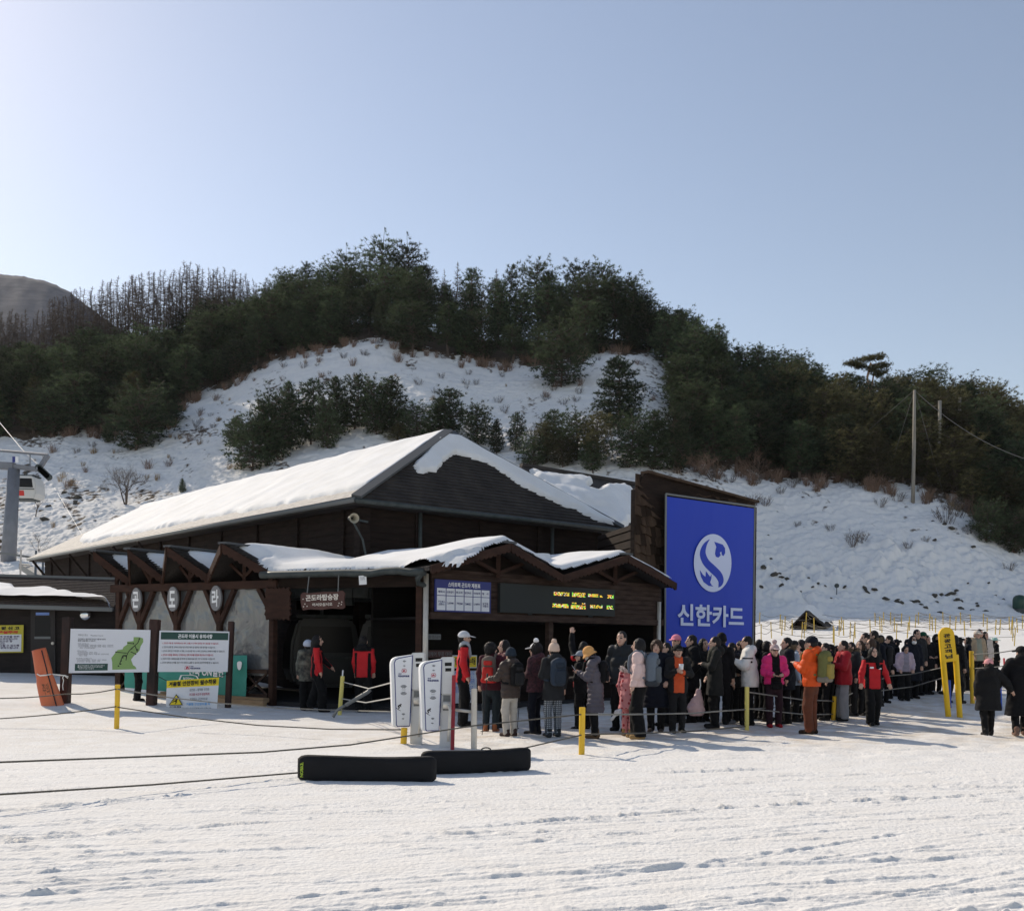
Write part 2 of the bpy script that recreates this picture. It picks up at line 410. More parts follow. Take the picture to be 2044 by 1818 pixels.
# far wooded mountain on the left
M_FARM = mat('far_mountain', (.030, .040, .068), .9, spec=.05, noise=(.09, (.11, .125, .165), .45, (1, .4, 2.5)))  # distance haze painted in: base and mottle colours pushed to blue
_mu = np.linspace(-1200, 900, 260); _my = np.linspace(520, 1500, 90)
_MU, _MY = np.meshgrid(_mu, _my); _MX = (_MU - U0) / F * _MY
_top = np.interp(_MU, [-1200, -700, -300, -80, 0, 40, 90, 135, 175, 240, 320, 450, 900], [520, 480, 512, 544, 556, 558, 569, 590, 622, 668, 720, 800, 1020])
_th = (V0 - _top) / F * 950
_pr = np.interp(_MY, [520, 950, 1500], [0, 1, .2])
_MZ = _th * _pr ** .8 + 1.5 * fbm(_MU / 90, _MY / 200, 3, 61) * _pr * (1 - .85 * np.exp(-((_MY - 950) / 120) ** 2)) + 1.2 * vnoise(_MU / 3.5, _MY / 12, 63) * _pr
_i2 = np.arange(_MU.size).reshape(_MU.shape)
_Fq = np.stack([_i2[:-1, :-1], _i2[:-1, 1:], _i2[1:, 1:], _i2[1:, :-1]], -1).reshape(-1, 4)
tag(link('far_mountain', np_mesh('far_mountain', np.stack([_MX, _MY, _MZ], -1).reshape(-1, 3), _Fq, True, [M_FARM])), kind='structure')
# ------------------------------------------------------------ trees
def leaf_mat(name, dark, light, warm, trans=.32):
    m = bpy.data.materials.new(name); m.use_nodes = True
    nt = m.node_tree; N, L = nt.nodes, nt.links; b = N['Principled BSDF']
    b.inputs['Roughness'].default_value = .75; b.inputs['Specular IOR Level'].default_value = .2
    a = N.new('ShaderNodeAttribute'); a.attribute_name = 'tint'
    oi = N.new('ShaderNodeObjectInfo')
    mx = N.new('ShaderNodeMix'); mx.data_type = 'RGBA'
    mx.inputs['A'].default_value = (*dark, 1); mx.inputs['B'].default_value = (*light, 1)
    L.new(a.outputs['Fac'], mx.inputs['Factor'])
    m2 = N.new('ShaderNodeMix'); m2.data_type = 'RGBA'; m2.inputs['B'].default_value = (*warm, 1)
    mm = N.new('ShaderNodeMath'); mm.operation = 'MULTIPLY'; mm.inputs[1].default_value = .55
    L.new(oi.outputs['Random'], mm.inputs[0]); L.new(mm.outputs[0], m2.inputs['Factor'])
    L.new(mx.outputs['Result'], m2.inputs['A'])
    m3 = N.new('ShaderNodeMix'); m3.data_type = 'RGBA'; m3.blend_type = 'MULTIPLY'; m3.inputs['Factor'].default_value = 1
    mr = N.new('ShaderNodeMapRange'); mr.inputs['To Min'].default_value = .55; mr.inputs['To Max'].default_value = 1.6
    fr_ = N.new('ShaderNodeMath'); fr_.operation = 'FRACT'; f7 = N.new('ShaderNodeMath'); f7.operation = 'MULTIPLY'; f7.inputs[1].default_value = 7.31
    L.new(oi.outputs['Random'], f7.inputs[0]); L.new(f7.outputs[0], fr_.inputs[0]); L.new(fr_.outputs[0], mr.inputs['Value'])
    L.new(m2.outputs['Result'], m3.inputs['A']); L.new(mr.outputs['Result'], m3.inputs['B']); m2 = m3
    L.new(m2.outputs['Result'], b.inputs['Base Color'])
    tr = N.new('ShaderNodeBsdfTranslucent'); L.new(m2.outputs['Result'], tr.inputs['Color'])
    ms = N.new('ShaderNodeMixShader'); ms.inputs['Fac'].default_value = trans
    L.new(b.outputs['BSDF'], ms.inputs[1]); L.new(tr.outputs['BSDF'], ms.inputs[2])
    L.new(ms.outputs['Shader'], N['Material Output'].inputs['Surface'])
    return m
M_PINE = leaf_mat('pine_needles', (.015, .027, .015), (.088, .122, .062), (.048, .056, .030))
M_OLIVE = leaf_mat('yellow_green_needles', (.036, .042, .020), (.160, .155, .075), (.085, .070, .032))
M_BARK = mat('bark', (.07, .05, .038), .9, noise=(3, (.14, .11, .09), .8, (1, 1, .25)))
M_REDBARK = mat('red_bark', (.22, .12, .07), .9, noise=(3, (.34, .24, .16), .8, (1, 1, .3)))
M_TWIG = mat('bare_twigs', (.085, .066, .056), .9, noise=(1.5, (.14, .11, .09), .7))
M_GREYTWIG = mat('grey_twigs', (.10, .085, .075), .9, noise=(1.5, (.2, .17, .15), .7))
M_GRASS = mat('dry_grass', (.33, .24, .13), .9, noise=(2, (.2, .13, .07), .7))
M_SHRUB = mat('brown_shrub_stems', (.17, .105, .072), .9, noise=(1.2, (.27, .19, .14), .8))

def segs_geo(segs):
    """thin three-sided prisms from an array of (a, b, ra, rb)"""
    A = np.array([s[0] for s in segs], float); B = np.array([s[1] for s in segs], float)
    ra = np.array([s[2] for s in segs])[:, None]; rb = np.array([s[3] for s in segs])[:, None]
    d = B - A; d /= np.linalg.norm(d, axis=1, keepdims=True) + 1e-9
    ref = np.where(np.abs(d[:, 2:3]) < .9, np.array([[0, 0, 1.0]]), np.array([[1.0, 0, 0]]))
    u = np.cross(d, ref); u /= np.linalg.norm(u, axis=1, keepdims=True); w = np.cross(d, u)
    V = []
    for (C, r) in ((A, ra), (B, rb)):
        for k in range(3):
            t = 2 * math.pi * k / 3; V.append(C + (u * math.cos(t) + w * math.sin(t)) * r)
    V = np.stack(V, 1)                                   # n,6,3
    n = len(segs); o = (np.arange(n) * 6)[:, None]
    Q = np.concatenate([o + np.array([[0, 1, 4, 3]]), o + np.array([[1, 2, 5, 4]]), o + np.array([[2, 0, 3, 5]])])
    return V.reshape(-1, 3), Q
def segs_mesh(name, segs, m):
    V, Q = segs_geo(segs); return np_mesh(name, V, Q, False, [m])

def tufts_mesh(name, P_, D_, L_, k, w, m, r, spread=.75):
    n = len(P_)
    d = D_[:, None, :] + spread * r.normal(size=(n, k, 3)); d /= np.linalg.norm(d, axis=2, keepdims=True)
    s = np.cross(d, r.normal(size=(n, k, 3))); s /= np.linalg.norm(s, axis=2, keepdims=True)
    L = L_[:, None, None] * r.uniform(.65, 1.15, (n, k, 1)); ww = w * r.uniform(.7, 1.3, (n, k, 1))
    p = P_[:, None, :] + d * L * .05
    V = np.stack([p - s * ww / 2, p + s * ww / 2, p + d * L], 2).reshape(-1, 3)
    T = np.arange(n * k * 3).reshape(-1, 3)
    me = np_mesh(name, V, T, False, [m])
    t = np.repeat(np.clip(r.normal(.46, .32, n), 0, 1), k * 3).reshape(-1, 3)
    t[:, 2] = np.clip(t[:, 2] + .12, 0, 1)
    vcol(me, t.ravel())
    return me
def pine_meshes(seed, H=8.0, base=.16, Rm=2.2, shape='cone', whorl=.42, nb=9, ns=9, tl=.36, m=M_PINE, w=.042, k=15, bark=M_BARK, droop=.12):
    r = np.random.default_rng(seed); Ps, Ds, segs = [], [], []
    lean = r.normal(0, .03, 2)
    z = base * H
    ax = lambda q: np.array([lean[0] * q, lean[1] * q, q]) + np.array([.12 * math.sin(q * .7 + seed), .12 * math.cos(q * .6 + seed), 0])
    while z < H * .985:
        t = (z - base * H) / (H * (1 - base))
        if shape == 'cone': rad = Rm * (1 - t) ** .75 * min(1, .5 + 2.2 * t)
        elif shape == 'round': rad = Rm * math.sqrt(max(0, 1 - (2 * t - .85) ** 2 / 1.45)) * (.75 + .25 * min(1, t * 4))
        elif shape == 'layer': rad = Rm * (1 - t) ** .6 * min(1, .35 + 2 * t)
        else: rad = Rm * (1 - .55 * t) * min(1, .4 + 2.0 * t) * (1 if t < .82 else max(.25, (1 - t) / .18))
        n = max(3, int(nb * (.45 + .75 * rad / Rm)))
        a0 = r.random() * 6.28
        for i in range(n):
            a = a0 + 6.283 * i / n + r.normal(0, .22); ln = rad * r.uniform(.55, 1.12) + .12
            up = r.uniform(-droop, .30) + (.25 if t > .7 else 0) + (.5 if t > .9 else 0)
            dh = np.array([math.cos(a), math.sin(a), 0])
            p0 = ax(z + r.normal(0, .08)); p1 = p0 + dh * ln * .6 + np.array([0, 0, up * ln * .4]); p2 = p0 + dh * ln + np.array([0, 0, up * ln + .07 * ln])
            segs += [(p0, p1, .03 + .012 * ln, .022), (p1, p2, .022, .01)]
            q = max(2, int(ns * (.35 + .65 * ln / Rm)))
            for s in np.linspace(.34 if ln > .8 else .15, 1.0, q):
                c = p0 * (1 - s) ** 2 + 2 * p1 * s * (1 - s) + p2 * s * s if False else (p0 + (p1 - p0) * s / .6 if s < .6 else p1 + (p2 - p1) * (s - .6) / .4)
                side = np.array([-dh[1], dh[0], 0]) * r.normal(0, .20 + .14 * ln * (s > .3)) * (1.15 - .5 * s)
                if shape == 'layer': jz = r.normal(0, .035)
                else: jz = r.normal(.02, .13)
                Ps.append(c + side + np.array([0, 0, jz])); Ds.append(dh * .55 + np.array([0, 0, .75 if shape != 'layer' else .35]) + side * .5)
        z += whorl * r.uniform(.75, 1.25) * (1.0 if shape != 'layer' else 1.25)
    top = ax(H)
    for _ in range(5): Ps.append(top + r.normal(0, .08, 3)); Ds.append(np.array([0, 0, 1.2]))
    Ps, Ds = np.array(Ps), np.array(Ds)
    crown = tufts_mesh('pine_crown', Ps, Ds, np.full(len(Ps), tl) * r.uniform(.75, 1.2, len(Ps)), k, w, m, r)
    zs = np.linspace(-.6, H * .96, 9); tr = []
    for i in range(8):
        f0, f1 = 1 - max(0, zs[i]) / H, 1 - max(0, zs[i + 1]) / H
        tr.append((ax(zs[i]), ax(zs[i + 1]), .02 * H * f0 * .85 + .02, .02 * H * f1 * .85 + .02))
    V, Q = segs_geo(tr + segs)
    trunk = np_mesh('pine_trunk', V, Q, False, [bark])
    return trunk, crown, H, Rm
def larch_meshes(seed, H=13.0):
    r = np.random.default_rng(seed); tr, br = [], []
    zs = np.linspace(-.5, H, 10); off = r.normal(0, .10, (10, 2)); off[0] = 0
    for i in range(9):
        f0, f1 = 1 - max(0, zs[i]) / H, 1 - max(0, zs[i + 1]) / H
        tr.append(((off[i][0], off[i][1], zs[i]), (off[i + 1][0], off[i + 1][1], zs[i + 1]), .04 + .12 * f0, .03 + .12 * f1))
    z = .28 * H
    while z < H * .99:
        t = (z / H - .28) / .72
        for i in range(r.integers(2, 5)):
            a = r.random() * 6.28; ln = (1.75 * (1 - t) ** .8 + .15) * r.uniform(.5, 1.1)
            x = np.interp(z, zs, off[:, 0]); y = np.interp(z, zs, off[:, 1])
            p0 = np.array([x, y, z]); dh = np.array([math.cos(a), math.sin(a), 0])
            p1 = p0 + dh * ln * .6 + [0, 0, -.02 * ln]; p2 = p0 + dh * ln + [0, 0, .16 * ln]
            br += [(p0, p1, .032, .024), (p1, p2, .024, .012)]
            for s in np.linspace(.2, .95, max(2, int(ln * 7))):
                c = p0 + (p2 - p0) * s; tw = dh * r.uniform(-.05, .2) + np.array([-dh[1], dh[0], 0]) * r.choice([-1, 1]) * r.uniform(.12, .38) * ln ** .5 + np.array([0, 0, r.uniform(-.02, .26)])
                br.append((c, c + tw, .017, .008))
        z += r.uniform(.16, .34)
    return segs_mesh('larch_trunk', tr, M_BARK), segs_mesh('larch_branches', br, M_TWIG), H
def bare_meshes(seed, H=5.0, spread=.55, depth=5, nstem=1, m=M_GREYTWIG, r0=.09):
    r = np.random.default_rng(seed); tr, br = [], []
    def grow(p, d, ln, rad, lv):
        q = p + d * ln
        (tr if lv < 2 else br).append((p, q, rad, rad * .7))
        if lv >= depth: return
        for i in range(r.integers(2, 4) + (lv == 1)):
            e = d + r.normal(0, spread, 3) + np.array([0, 0, .16]); e /= np.linalg.norm(e)
            grow(p + d * ln * r.uniform(.55, 1.0), e, ln * r.uniform(.58, .86), rad * .58, lv + 1)
    for s in range(nstem):
        d = np.array([0, 0, 1.0]) + (r.normal(0, .35, 3) if nstem > 1 else r.normal(0, .06, 3)); d /= np.linalg.norm(d)
        grow(np.array([0, 0, -.25]), d, H * .30, r0, 0)
    return segs_mesh('bare_trunk', tr, M_BARK), segs_mesh('bare_branches', br, m), H
def shrub_mesh(seed, n=46, H=1.2, m=None, spread=.55, rad=.013, base=.28):
    r = np.random.default_rng(seed); sg = []
    for i in range(n):
        a = r.random() * 6.28; p = np.array([math.cos(a), math.sin(a), 0]) * r.random() * base; p[2] = -.15
        d = np.array([math.cos(a) * spread * r.random(), math.sin(a) * spread * r.random(), 1]); d /= np.linalg.norm(d)
        h = H * r.uniform(.5, 1.05); q = p + d * h * .55; e = q + (d + r.normal(0, .22, 3)) * h * .45
        sg += [(p, q, rad, rad * .8), (q, e, rad * .8, rad * .35)]
        for _ in range(3):
            c = q + (e - q) * r.random() * .8; sg.append((c, c + (d + r.normal(0, .5, 3)) * h * .22, rad * .55, rad * .3))
    return segs_mesh('shrub_stems', sg, m or M_SHRUB)

PINES = [pine_meshes(1, 8, .10, 2.3, 'cone'), pine_meshes(2, 8, .20, 2.0, 'ragged'), pine_meshes(3, 8, .12, 2.5, 'round'),
         pine_meshes(4, 8.5, .26, 1.9, 'ragged', whorl=.5), pine_meshes(5, 8, .08, 2.1, 'cone', whorl=.36), pine_meshes(16, 8, .16, 2.4, 'round', whorl=.5)]
OLIVES = [pine_meshes(6, 8, .10, 2.4, 'round', m=M_OLIVE), pine_meshes(7, 8, .14, 2.3, 'ragged', m=M_OLIVE), pine_meshes(8, 8, .10, 2.2, 'cone', m=M_OLIVE)]
BUSHY = [pine_meshes(9, 5, .07, 2.2, 'round', whorl=.3, nb=9, ns=8, tl=.30), pine_meshes(10, 5, .08, 1.7, 'cone', whorl=.28, nb=9, tl=.28), pine_meshes(11, 5, .10, 1.9, 'ragged', whorl=.32, nb=8, tl=.30)]
LAYER = pine_meshes(12, 8, .10, 3.3, 'layer', whorl=.50, nb=16, ns=17, tl=.32, k=15, w=.05, droop=.16)
LARCH = [larch_meshes(20 + k) for k in range(4)]
BARE = [bare_meshes(30, 5, .42), bare_meshes(31, 5, .5, nstem=3, r0=.06), bare_meshes(32, 4, .6, nstem=4, m=M_SHRUB, r0=.05)]
SHRUBS = [shrub_mesh(40 + k, 46 + 10 * k, 1.15) for k in range(3)] + [shrub_mesh(45, 26, .9, M_GREYTWIG, .75), shrub_mesh(46, 30, .8, M_GRASS, .55, .012, .18)]

def plant_tree(kind, parts, loc, s, sx, rz, label, cat, group=None, names=('trunk', 'crown')):
    o = empty(kind, loc, label, cat, group, rz); o.scale = (s * sx, s * sx, s)
    for nm, me in zip(names, parts): link(nm, me, o)
    return o
def px_tree(kind, T, u, vb, vt, label, cat='tree', group=None, wpx=None, names=('trunk', 'crown'), rz=None):
    p = hit(u, vb); H = (vb - vt) / F * p.y; s = H / T[2]
    sx = 1.0 if wpx is None else (wpx / F * p.y) / (2 * T[3] * s)
    return plant_tree(kind, T[:2], p - Vector((0, 0, .12)), s, sx, random.random() * 6.28 if rz is None else rz, label, cat, group, names)

# trees one can tell apart on the slope
px_tree('pine_tree', BUSHY[0], 1112, 779, 668, 'big round dark pine standing alone on the snow under the ridge wood, right of centre', wpx=122)
px_tree('cedar_tree', LAYER, 1233, 866, 716, 'dark layered conifer with flat drooping tiers, beside the right end of the snowfield', wpx=150)
px_tree('pine_tree', BUSHY[0], 272, 908, 790, 'broad low pine alone on the snow slope above the left end of the long roof', wpx=150)
px_tree('pine_tree', BUSHY[1], 212, 887, 843, 'little pine at the wood edge left of the broad lone pine')
px_tree('pine_tree', BUSHY[1], 360, 994, 964, 'tiny pine sapling just above the long snowy roof, right of the bare tree')
CL = [(498, 948, 852, 100, 'leftmost dark pine of the clump above the long roof, nearest to dry grass'), (470, 888, 832, 60, 'small pine at the upper left tip of the clump above the roof'),
      (526, 938, 812, 88, 'second pine from the left in the clump above the roof'), (550, 925, 800, 92, 'full dark pine in the left half of the clump above the roof'),
      (570, 902, 770, 84, 'tall pine in the left half of the clump, sharp top against snow'), (619, 892, 766, 90, 'tall pine in the middle of the clump above the roof'),
      (648, 905, 812, 62, 'thin pale pine with visible trunk in front of the clump'), (664, 880, 763, 78, 'pine behind the thin pale one in the clump'),
      (703, 868, 760, 88, 'tall pine with forked trunk showing snow under it, mid clump'), (745, 876, 775, 80, 'pine between the two tallest tops of the clump'),
      (777, 872, 763, 96, 'tallest pine on the right half of the clump'), (791, 886, 848, 66, 'low round pine bush at the foot of the clump'),
      (830, 882, 815, 78, 'pine on the right shoulder of the clump, lower than its neighbours'), (872, 876, 796, 70, 'pine near the right end of the clump above the roof ridge'),
      (897, 872, 784, 84, 'bushy pine at the right end of the clump above the roof ridge'), (950, 893, 816, 66, 'pine right of the roof peak, beside two small cones'),
      (988, 908, 840, 40, 'small conical pine, left of the pair right of the roof peak'), (1025, 904, 828, 46, 'conical pine, right of the pair right of the roof peak'),
      (1060, 934, 876, 66, 'low pine behind the right slope of the roof'), (1086, 930, 844, 78, 'dense olive pine behind the right slope of the roof'),
      (1103, 905, 822, 72, 'dark pine with pointed top behind the olive one'), (1146, 928, 838, 84, 'bushy pine left of the layered conifer foot'),
      (1189, 938, 832, 90, 'broad pine just in front of the layered conifer'), (1181, 950, 888, 62, 'short pine bush above the rear roof with snow'),
      (1255, 944, 842, 92, 'broad pine right in front of the layered conifer trunk'), (1300, 946, 828, 96, 'big pine above the shingled wall top'),
      (1345, 950, 818, 90, 'pine at the left start of the right-hand wood'), (1120, 940, 880, 60, 'low olive pine between roof and layered conifer')]
for k, (u, vb, vt, w, lb) in enumerate(CL):
    T = (OLIVES if u in (1086, 1189, 1120, 791) else BUSHY)[k % 3]
    px_tree('pine_tree', T, u, vb, vt, lb, wpx=w * 1.12, group='pines on the open slope')
BIGBARE = bare_meshes(35, 5, .48, depth=6, nstem=4, r0=.075)
px_tree('bare_tree', BIGBARE, 249, 1018, 900, 'leafless tree with spreading thin branches above the long roof', names=('trunk', 'branches'))
px_tree('bare_tree', BARE[0], 68, 1040, 968, 'small dark leafless tree below the gondola cabin', names=('trunk', 'branches'))
px_tree('bare_tree', BARE[1], 76, 1106, 1050, 'low pale leafless bush by the far end of the long roof', names=('trunk', 'branches'))
px_tree('bare_tree', BARE[2], 1423, 968, 872, 'round brown leafless tree at the wood edge above the shingled wall', names=('trunk', 'branches'))
px_tree('bare_tree', BARE[2], 1508, 962, 866, 'taller brown leafless tree right of the round one, above the blue banner', names=('trunk', 'branches'))
px_tree('bare_tree', BARE[1], 1655, 740, 706, 'pale leafless tree top poking above the right-hand ridge', names=('trunk', 'branches'))
# umbrella pine with two bare red trunks
def umbrella_pine():
    global UMB_Y
    p = hit(1716, 868); s = p.y / F; UMB_Y = p.y + 1
    o = empty('umbrella_pine', p, 'slender pine with flat umbrella crown on long bare reddish trunks', 'tree')
    r = np.random.default_rng(77); L = []
    pts = [(0, 0), (6, 40), (14, 85), (9, 110), (16, 140)]
    for (a, b) in zip(pts[:-1], pts[1:]): L.append(((a[0] * s, 0, a[1] * s), (b[0] * s, 0, b[1] * s), .16, .13))
    pts = [(7, 5), (18, 60), (22, 96), (26, 128)]
    for (a, b) in zip(pts[:-1], pts[1:]): L.append(((a[0] * s, .5, a[1] * s), (b[0] * s, .5, b[1] * s), .12, .09))
    L += [((7 * s, 0, 46 * s), (-4 * s, .1, 42 * s), .05, .03), ((12 * s, 0, 95 * s), (2 * s, .1, 100 * s), .05, .03), ((15 * s, 0, 132 * s), (-18 * s, .2, 133 * s), .09, .05), ((16 * s, 0, 135 * s), (42 * s, -.3, 140 * s), .09, .05)]
    link('trunk', segs_mesh('umbrella_trunk', L, M_REDBARK), o)
    Ps = []
    for (cx, cz, rx, rz_) in ((-18, 136, 20, 6), (6, 144, 22, 6), (28, 148, 22, 7), (40, 132, 20, 7), (20, 124, 18, 9), (34, 116, 16, 8), (-6, 130, 14, 5)):
        for _ in range(150):
            q = r.normal(0, .42, 3); Ps.append(((cx + q[0] * rx) * s, q[1] * 1.1, (cz + q[2] * rz_ * .8 + 2) * s))
    Ps = np.array(Ps)
    link('crown', tufts_mesh('umbrella_crown', Ps, np.tile([[0, 0, .6]], (len(Ps), 1)), np.full(len(Ps), .34), 6, .07, M_OLIVE, r), o)
umbrella_pine()

# the woods: every tree its own object, in rows from the lower edge up to the crest
SIL_U = [-200, 0, 60, 100, 170, 230, 300, 350, 385, 420, 450, 500, 545, 600, 640, 700, 730, 760, 810, 850, 900, 920, 960, 1000, 1060, 1120, 1165, 1200, 1260, 1300, 1312, 1350, 1390, 1420, 1470, 1510, 1560, 1620, 1690, 1780, 1850, 1900, 1950, 2000, 2044, 2300]
SIL_V = [690, 690, 685, 690, 655, 662, 655, 652, 600, 596, 588, 602, 560, 515, 502, 515, 500, 488, 490, 522, 560, 528, 545, 528, 522, 534, 528, 530, 558, 600, 622, 618, 640, 640, 660, 690, 706, 722, 742, 748, 738, 746, 758, 782, 802, 880]
ZONES = [(-200, 170, 'dark pine in the left wood, below the bare larches and above the cabin', 'pines low in the left wood'),
         (170, 400, 'dark pine in the left wood behind the lone broad pine', 'pines behind the lone pine'),
         (400, 600, 'dark pine on the slope rising from the larches to the hilltop', 'pines on the rising slope'),
         (600, 760, 'tall dark pine in the hilltop wood left of its highest top', 'pines left of the summit'),
         (760, 900, 'tall dark pine in the hilltop wood at its highest top', 'pines at the summit'),
         (900, 1060, 'slim dark pine in the hilltop wood where sky shows between trunks', 'pines by the gap'),
         (1060, 1200, 'dark pine in the hilltop wood above the lone round pine', 'pines above the round pine'),
         (1200, 1320, 'dark pine at the steep right end of the hilltop wood', 'pines at the right shoulder'),
         (1320, 1480, 'dark pine in the right-hand wood just beyond the shoulder', 'pines beyond the shoulder'),
         (1480, 1640, 'green pine in the right-hand wood above the blue banner', 'pines above the banner'),
         (1640, 1780, 'olive pine in the right-hand wood round the umbrella pine', 'pines round the umbrella pine'),
         (1780, 1900, 'olive pine in the right-hand wood behind the tall wooden pole', 'pines behind the pole'),
         (1900, 2400, 'olive pine in the far right wood behind the small poles', 'pines at the far right')]
def crest_Y(u):
    xs = (u - U0) / F * _Ym; zs = hbase(xs, _Ym)
    vv = V0 - F * ((zs - HC) / _Ym * CR - xs / _Ym * SR)
    return _Ym[int(np.argmin(vv))], float(vv.min())
rt = np.random.default_rng(99); n_pine = 0
u = -90.0
while u < 2140:
    e = float(np.interp(u, EDGE_U, EDGE_V)); Y0 = hit(u, e).y; Yc, vc = crest_Y(u); sil = float(np.interp(u, SIL_U, SIL_V))
    rows = max(3, int(round((Yc - Y0) / 6.2)) + 1)
    for k in range(rows):
        f = k / (rows - 1)
        uu = u + rt.normal(0, 11) + (19 if k % 2 else 0); Y = Y0 + 1.5 + (Yc - Y0 - .5) * f + rt.normal(0, .8)
        x = (uu - U0) / F * Y; z = height(x, Y); vb = proj((x, Y, z))[1]
        s2 = float(np.interp(uu, SIL_U, SIL_V))
        H = rt.uniform(6.2, 8.8) if k else rt.uniform(4.2, 7.0)
        if 860 < uu < 1060 and k: H *= 1.1
        vt = vb - H / Y * F
        lim = s2 + abs(rt.normal(0, 8)) + 1
        if k == rows - 1: vt = lim if rt.random() < .75 else lim + 18
        vt = max(vt, lim)
        if abs(uu - 1722) < 26 and Y < UMB_Y: vt = max(vt, 856)
        H = (vb - vt) / F * Y
        if H < 2.6: continue
        H = min(H, 12.5)
        lst = OLIVES if (uu > 1640 and rt.random() < .75) or (1480 < uu < 1640 and rt.random() < .3) or (uu < 300 and k == 0 and rt.random() < .4) else PINES
        T = lst[rt.integers(len(lst))]
        if 915 < uu < 985 and k >= 1: T = PINES[(1, 3)[rt.integers(2)]]
        zn = [q for q in ZONES if q[0] <= uu < q[1]][0]
        wide = np.clip(1.45 * (7.5 / H) ** .55, .85, 1.7) * rt.uniform(.85, 1.15)
        if 900 < uu < 1000: wide *= .88
        plant_tree('pine_tree', T[:2], (x, Y, z - .15), H / T[2], wide, rt.random() * 6.28, zn[2], 'tree', zn[3]); n_pine += 1
    u += 46 if u < 1300 else 42
for uu, vt in ((1302, 612), (1318, 628), (1334, 632), (1346, 622), (1362, 630), (1380, 640)):
    Yc, vc = crest_Y(uu); x = (uu - U0) / F * Yc; z = height(x, Yc); H = (proj((x, Yc, z))[1] - vt) / F * Yc
    plant_tree('pine_tree', PINES[uu % 5][:2], (x, Yc, z), H / 8, 1.1, uu, 'dark skyline pine in the notch between hilltop wood and right-hand wood', 'tree', 'pines at the skyline notch')
# larches along the left skyline, and a few leafless crowns in the hilltop gap
LS_U = [-100, 0, 60, 130, 200, 260, 330, 360, 400, 430, 480, 520, 570]; LS_V = [640, 618, 612, 580, 556, 548, 535, 520, 528, 526, 545, 552, 575]
n = 0
for k in range(140):
    uu = -60 + 620 * (k + rt.random()) / 140; Yc, vc = crest_Y(uu); Y = Yc - rt.uniform(0, 6) - (k % 3) * 4
    x = (uu - U0) / F * Y; z = height(x, Y); vb = proj((x, Y, z))[1]
    vt = float(np.interp(uu, LS_U, LS_V)) + abs(rt.normal(0, 24)) - 4; H = (vb - vt) / F * Y
    if H < 4: continue
    T = LARCH[k % 4]
    plant_tree('larch_tree', T[:2], (x, Y, z - .1), H / T[2], rt.uniform(.85, 1.2), rt.random() * 6.28,
               'leafless brown larch on the left skyline, thin straight trunk' if uu < 330 else 'tall leafless larch near the right end of the left skyline',
               'tree', 'larches on the far left skyline' if uu < 330 else 'larches right of the left skyline', ('trunk', 'branches'))
for k, uu in enumerate((868, 880, 893, 905, 916, 932, 948, 984)):
    Yc, vc = crest_Y(uu); Y = Yc - 1 - 2 * (k % 2); x = (uu - U0) / F * Y; z = height(x, Y); vb = proj((x, Y, z))[1]
    H = (vb - (522 + 14 * (k % 3))) / F * Y; T = LARCH[k % 4] if k % 2 else BARE[0]
    plant_tree('bare_tree', T[:2], (x, Y, z), H / T[2], .9, k, 'leafless grey tree in the gap of the hilltop wood', 'tree', 'leafless trees in the hilltop gap', ('trunk', 'branches'))

# brown shrubs along the wood edge and scattered twigs on the snow
r3 = np.random.default_rng(5); ns = 0
def shrub(u, v, k, s, label, group):
    p = hit(u, v); o = link('bare_shrub', SHRUBS[k]); o.location = p; o.scale = (s * r3.uniform(.9, 1.3), s, s); o.rotation_euler = (0, 0, r3.random() * 6.28)
    tag(o, label, 'shrub', group)
for u in np.arange(110, 1330, 17.0):
    uu = u + r3.normal(0, 6); v = float(np.interp(uu, EDGE_U, EDGE_V)) + r3.normal(2, 6)
    zone = 'left' if uu < 600 else ('middle' if uu < 1000 else 'right')
    shrub(uu, v, int(r3.integers(0, 4)), r3.uniform(.7, 1.35), f'brown leafless shrub along the lower edge of the hilltop wood, {zone} stretch', f'shrubs along the {zone} wood edge')
for u in np.arange(1335, 2040, 15.0):
    uu = u + r3.normal(0, 6); v = float(np.interp(uu, EDGE_U, EDGE_V)) + r3.normal(4, 7)
    zone = 'above the banner' if uu < 1560 else ('left of the tall pole' if uu < 1815 else 'right of the tall pole')
    shrub(uu, v, int(r3.integers(0, 4)), r3.uniform(.8, 1.5), f'brown leafless shrub at the top of the right-hand snow bank, {zone}', f'shrubs on the bank {zone}')
for (u, v, s) in [(600, 1, 1), (680, 1, 1), (720, 1, 1), (905, 795, 1.1), (990, 806, 1.1), (945, 770, .9), (1002, 826, 1.2), (925, 770, 1), (830, 772, 1.1), (865, 790, 1.1), (1085, 800, 1.1), (1120, 812, 1),
                  (1150, 790, 1.2), (1062, 880, 1.4), (1075, 866, 1.3), (560, 760, .9), (400, 870, 1), (388, 855, 1), (180, 895, .9)]:
    if v == 1: v = float(np.interp(u, EDGE_U, EDGE_V)) + 28
    shrub(u, v, 3, s, 'thin leafless shrub standing in the open snowfield on the hill', 'twiggy shrubs on the snowfield')
for _ in range(46):
    u = r3.uniform(390, 1300); v = float(np.interp(u, EDGE_U, EDGE_V)) + 12 + abs(r3.normal(0, 46))
    if v < 880: shrub(u, v, int(r3.choice([0, 3, 3, 4])), r3.uniform(.45, .95), 'small dry bush or weed tuft on the upper snowfield under the ridge wood', 'dry weeds on the upper snowfield')
for _ in range(34):
    u = r3.uniform(60, 480); v = float(np.interp(u, EDGE_U, EDGE_V)) + 14 + r3.uniform(0, 190) * (1 - u / 700)
    shrub(u, v, int(r3.choice([0, 3, 4, 4])), r3.uniform(.45, .95), 'small dry bush or weed tuft on the left snow slope above the long roof', 'dry weeds on the left slope')
